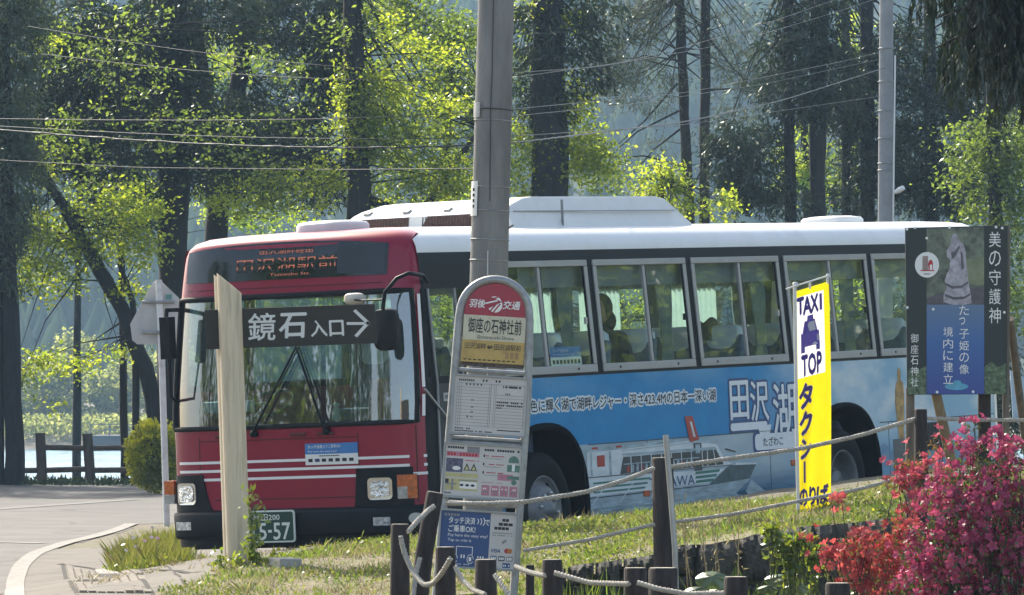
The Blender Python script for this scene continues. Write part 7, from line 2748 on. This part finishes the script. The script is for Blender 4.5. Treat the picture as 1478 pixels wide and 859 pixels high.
# ---- single plants
def sprig_plant(name, label, cat, base_uv, y, stems, m, L=0.05, W=0.028, nl=26, group=None, sig=0.02, stem_m=None):
    b = px(*base_uv, y)
    b.z = min(b.z, th(b.x, y) + 0.02) if b.z < th(b.x, y) + 0.4 else b.z
    root = empty(name, b)
    tag(root, label, cat, group)
    mb = MB()
    PP = []
    for pts in stems:
        Pq = [px(u, v, y + random.uniform(-0.05, 0.05)) for u, v in pts]
        mb.tube(Pq, [0.005 * (1 - 0.6 * i / max(1, len(Pq) - 1)) for i in range(len(Pq))], 5)
        A = np.array(Pq)
        t = rng.uniform(0.25, 1.0, nl) * (len(Pq) - 1)
        i = np.minimum(t.astype(int), len(Pq) - 2)
        q = A[i] + (A[i + 1] - A[i]) * (t - i)[:, None]
        PP.append(q + rng.normal(size=(nl, 3)) * sig)
    mb.build('stem', stem_m or mat('green_stem', (0.08, 0.10, 0.03), rough=0.8, var=0.2), root, off=b)
    P = np.concatenate(PP)
    V, Q = leaf_quads(P, rng.normal(size=P.shape) + np.array([0, 0, 0.5]), L * rng.uniform(0.6, 1.3, len(P)), W * rng.uniform(0.6, 1.3, len(P)))
    np_mesh('leaves', V - np.array(b), Q, m, root)
    return root


sprig_plant('weed_plant', 'green leafy weed growing at the foot of the pale sign post', 'plant', (368, 828), 44.6,
            [[(360, 830), (364, 780), (365, 745)], [(366, 832), (370, 806), (371, 795)], [(366, 830), (372, 800), (362, 745)], [(376, 832), (396, 812), (412, 804)], [(352, 832), (348, 815), (340, 805)], [(326, 834), (320, 815), (318, 800)], [(362, 830), (366, 800), (367, 775)], [(362, 760), (364, 735), (365, 708)]], weed_m, 0.062, 0.030, 40, sig=0.035)
sprig_plant('weed_plant', 'thin leafy shoot arching before the dark bumper', 'plant', (505, 800), 45.4, [[(505, 802), (512, 790), (520, 778), (524, 768)], [(512, 790), (526, 783), (532, 776)]], weed_m, 0.05, 0.03, 7, sig=0.012)
for k, (u, v, ru, rv) in enumerate(((1118, 765, 20, 14), (1135, 790, 14, 12), (1160, 772, 24, 14), (1232, 752, 26, 10), (1278, 738, 22, 8), (1145, 812, 18, 12), (1175, 800, 16, 14))):
    b = px(u, v + rv + 12, 37.0)
    st = [[(u + random.uniform(-6, 6), v + rv + 60), (u + random.uniform(-ru, ru) * 0.5, v + rv * 0.6), (u + random.uniform(-ru, ru), v + random.uniform(-rv, rv))] for _ in range(6)]
    sprig_plant('young_shrub', ('yellow green sprig above the wall left of the azaleas', 'small bright sprig over the dark wall stones', 'yellow green shoots just right of the taxi banner foot', 'fresh shoots spread below the rear wheel', 'pale green shoots at the verge under the bus tail', 'pale leafy sprig beside the coral red azalea', 'yellow leaves touching the coral red azalea')[k], 'shrub', (u, v + rv + 55), 37.0 if k not in (3, 4) else 41.8, st, weed_m, 0.05, 0.026, 26, 'bright sprigs along the verge', 0.022)
for k, (u, v) in enumerate(((985, 712), (1012, 735), (1062, 740), (1030, 728))):
    st = [[(u + 10 + random.uniform(-8, 8), 860), (u + 4, (860 + v) / 2), (u + random.uniform(-12, 12), v)] for _ in range(2)]
    sprig_plant('dry_stalk', ('tall dry grass stalk right of the steel pipe', 'dry forked stalk before the blue wrap', 'pale dry stalk crossing the top of the wall', 'thin dry stalk in front of the kerb stones')[k], 'plant', (u + 10, 860), 38.8, st, dry_m, 0.05, 0.006, 14, 'dry stalks in front of the wall', 0.02, mat('dry_stem', (0.30, 0.24, 0.13), rough=0.9, var=0.2))


def broad_plant(label, u, v, y, leaves):
    b = px(u, v, y)
    b.z = th(b.x, y)
    root = empty('broad_leaf_plant', b)
    tag(root, label, 'plant', 'broad leaved plants at the wall foot')
    for (lu, lv, w, h, tilt) in leaves:
        mb = MB()
        c_ = px(lu, lv, y)
        rw, rh = m_px(w, y) / 2, m_px(h, y) / 2

        def lf(a, r_):
            x, z = rw * r_ * math.cos(a), rh * r_ * math.sin(a)
            return c_ + Vector((x, -0.05 * (1 - r_ * r_) + tilt * z - 0.02 * math.cos(6 * a) * r_, z + 0.03 * (1 - r_)))
        mb.grid(lf, np.linspace(0, 2 * math.pi, 21), [0.02, 0.4, 0.75, 1.0])
        mb.tube([Vector((b.x, y, b.z)), c_ + Vector((0, 0.02, -rh * 0.2))], 0.005, 5)
        mb.build('leaf', broad_m, root, off=b)


broad_plant('broad round leaves at the wall foot near the bottom edge', 1030, 870, 38.6, [(1028, 838, 50, 26, 0.9), (1045, 855, 44, 20, 1.2), (1005, 856, 36, 18, 1.0), (1060, 848, 30, 16, 0.8)])
broad_plant('pale broad leaves left of the coral red azaleas', 1130, 880, 37.4, [(1125, 838, 44, 18, 1.0), (1150, 850, 40, 18, 1.2), (1108, 852, 30, 14, 1.0)])

# ---- azaleas
def azalea(label, y, blobs, colors, stems_at, leafm, nper=0.011, spread=0.55):
    u0, v0 = stems_at
    b = px(u0, v0, y)
    b.z = th(b.x, y)
    root = empty('azalea_bush', b)
    tag(root, label, 'azalea', 'azaleas in bloom')
    FP, FD = [], []
    LP = []
    mb = MB()
    for bl in blobs:
        u, v, ru, rv = bl[:4]
        k = bl[4] if len(bl) > 4 else 1.0
        c = np.array(px(u, v, y + (bl[5] if len(bl) > 5 else 0)))
        rx, rz = m_px(ru, y), m_px(rv, y)
        n = max(3, int(3.2 * nper * k * ru * rv))
        nc = max(2, n // 4)
        cd = unit(rng.normal(size=(nc, 3)) + np.array([0, -0.25, 0.25]))
        cc = c + cd * np.array([rx, spread * min(1, rx * 3), rz]) * rng.uniform(0.45, 1.0, (nc, 1))
        w = rng.integers(0, nc, n)
        off = rng.normal(size=(n, 3)) * 0.036
        FP.append(cc[w] + off)
        FD.append(unit(cd[w] * 0.6 + off * 14 + rng.normal(size=(n, 3)) * 0.25 + np.array([0, -0.5, 0.25])))
        nl = int(n * 3.6)
        LP.append(c + ball(nl, 0.3) * np.array([rx, spread * min(1, rx * 3), rz]) * 1.05)
        for q in range(max(2, nc // 3)):
            tip = Vector(cc[q])
            s = Vector((b.x + random.uniform(-0.25, 0.25), b.y + random.uniform(-0.2, 0.3), b.z))
            mid = s.lerp(tip, 0.6) + Vector((random.uniform(-0.08, 0.08), random.uniform(-0.08, 0.08), -0.05))
            mb.tube([s, mid, tip], [0.006, 0.004, 0.002], 5)
    mb.build('twigs', bark_b, root, off=b)
    P, D = np.concatenate(FP), np.concatenate(FD)
    n = len(P)
    t1 = unit(np.cross(D, rng.normal(size=(n, 3))))
    t2 = np.cross(D, t1)
    size = 0.025 * rng.uniform(0.75, 1.25, n)
    Vs = []
    for k in range(5):
        a = 2 * math.pi * k / 5
        a1, a2 = a - 0.62, a + 0.62
        rad = lambda ang: t1 * math.cos(ang) + t2 * math.sin(ang)
        s_ = size[:, None]
        ruff = rng.normal(size=(n, 3)) * 0.003
        Vs.append(np.stack([P - D * s_ * 0.7, P + rad(a - 0.52) * s_ * 0.55 + D * s_ * 0.02, P + rad(a - 0.50) * s_ * 0.88 + D * s_ * 0.12 + ruff, P + rad(a - 0.16) * s_ * 1.06 + D * s_ * 0.10 + ruff, P + rad(a + 0.18) * s_ * 1.06 + D * s_ * 0.15 - ruff, P + rad(a + 0.50) * s_ * 0.88 + D * s_ * 0.10, P + rad(a + 0.52) * s_ * 0.55 + D * s_ * 0.02], 1))
    V = np.concatenate(Vs, 1).reshape(-1, 3)
    Q = np.arange(n * 35).reshape(-1, 7)
    # five petals of a blossom share its base vertex so that each blossom is one island
    base_i = (np.arange(n) * 35)[:, None]
    Q = Q.reshape(n, 5, 7)
    Q[:, :, 0] = base_i
    Q = Q.reshape(-1, 7)
    np_mesh('blossoms', V - np.array(b), Q, colors, root)
    P = np.concatenate(LP)
    V, Q = leaf_quads(P, rng.normal(size=P.shape) + np.array([0, -0.2, 0.5]), 0.038 * rng.uniform(0.6, 1.3, len(P)), 0.015 * rng.uniform(0.6, 1.3, len(P)))
    np_mesh('leaves', V - np.array(b), Q, leafm, root)
    # filaments
    return root


az_pink = leaf_mat('azalea_magenta', (0.25, 0.022, 0.085), (0.58, 0.12, 0.24), (0.30, 0.03, 0.09), (0.56, 0.10, 0.20), 0.38, 0.02)
az_coral = leaf_mat('azalea_coral', (0.34, 0.035, 0.05), (0.62, 0.13, 0.15), (0.42, 0.045, 0.05), (0.70, 0.16, 0.14), 0.42, 0.02)
az_rose = leaf_mat('azalea_rose', (0.36, 0.04, 0.08), (0.62, 0.15, 0.22), (0.44, 0.05, 0.08), (0.68, 0.15, 0.19), 0.42, 0.02)
az_leaf = leaf_mat('azalea_leaf', (0.03, 0.05, 0.018), (0.07, 0.09, 0.03), (0.06, 0.09, 0.02), (0.16, 0.18, 0.04), 0.35, 0.06)
az_leaf2 = leaf_mat('azalea_leaf_bronze', (0.07, 0.045, 0.02), (0.12, 0.09, 0.03), (0.16, 0.09, 0.02), (0.28, 0.20, 0.04), 0.4, 0.06)
azalea('tall magenta pink azalea in full bloom below the shrine signboard', 34.5,
       [(1420, 760, 60, 70, 1.3), (1455, 700, 40, 50, 1.2), (1390, 820, 60, 50, 1.2), (1460, 820, 50, 60, 1.2), (1365, 730, 36, 44, 1.1), (1340, 790, 40, 40, 1.1), (1440, 650, 40, 30, 0.9), (1390, 680, 36, 30, 0.9), (1405, 614, 12, 10, 1.6), (1385, 640, 18, 14, 0.8), (1470, 655, 18, 18, 1.4), (1325, 850, 40, 24, 1), (1430, 860, 70, 30, 1), (1420, 720, 60, 60, 1), (1400, 780, 70, 60, 1), (1470, 760, 30, 80, 1.2), (1350, 820, 50, 40, 1), (1375, 700, 30, 30, 0.8)], az_pink, (1415, 900), az_leaf)
azalea('rosy azalea sprays reaching over the rope below the signboard', 35.6,
       [(1290, 697, 18, 10, 1.7), (1300, 672, 14, 10, 1.5), (1330, 668, 20, 16, 1.3), (1350, 645, 16, 14, 0.8), (1320, 700, 24, 14, 0.9), (1356, 690, 20, 20, 1.0), (1312, 735, 16, 16, 0.9)], az_rose, (1335, 880), az_leaf2, nper=0.016, spread=0.3)
azalea('coral red low azalea beside the tall pink azalea', 35.2,
       [(1250, 790, 40, 26, 1.4), (1280, 820, 44, 36, 1.4), (1225, 815, 34, 36, 1.3), (1310, 790, 34, 30, 1.1), (1195, 800, 16, 12, 0.9), (1206, 722, 13, 8, 1.8), (1172, 776, 10, 9, 1.4), (1260, 850, 60, 24, 1.2), (1290, 760, 26, 16, 0.9)], az_coral, (1255, 900), az_leaf2, nper=0.014)

# ---------------------------------------------------------------- air
hz = bpy.data.materials.new('air_haze')
hz.use_nodes = True
n, l = hz.node_tree.nodes, hz.node_tree.links
n.remove(n['Principled BSDF'])
pv = n.new('ShaderNodeVolumePrincipled')
pv.inputs['Color'].default_value = (0.42, 0.65, 0.92, 1)
pv.inputs['Density'].default_value = HAZE
pv.inputs['Anisotropy'].default_value = 0.2
l.new(pv.outputs[0], n['Material Output'].inputs['Volume'])
mb = MB()
mb.span((-700, -110, -8), (700, 1100, 98))
tag(mb.build('haze', hz), kind='stuff')
scene.cycles.volume_step_rate = 10
scene.cycles.volume_max_steps = 64
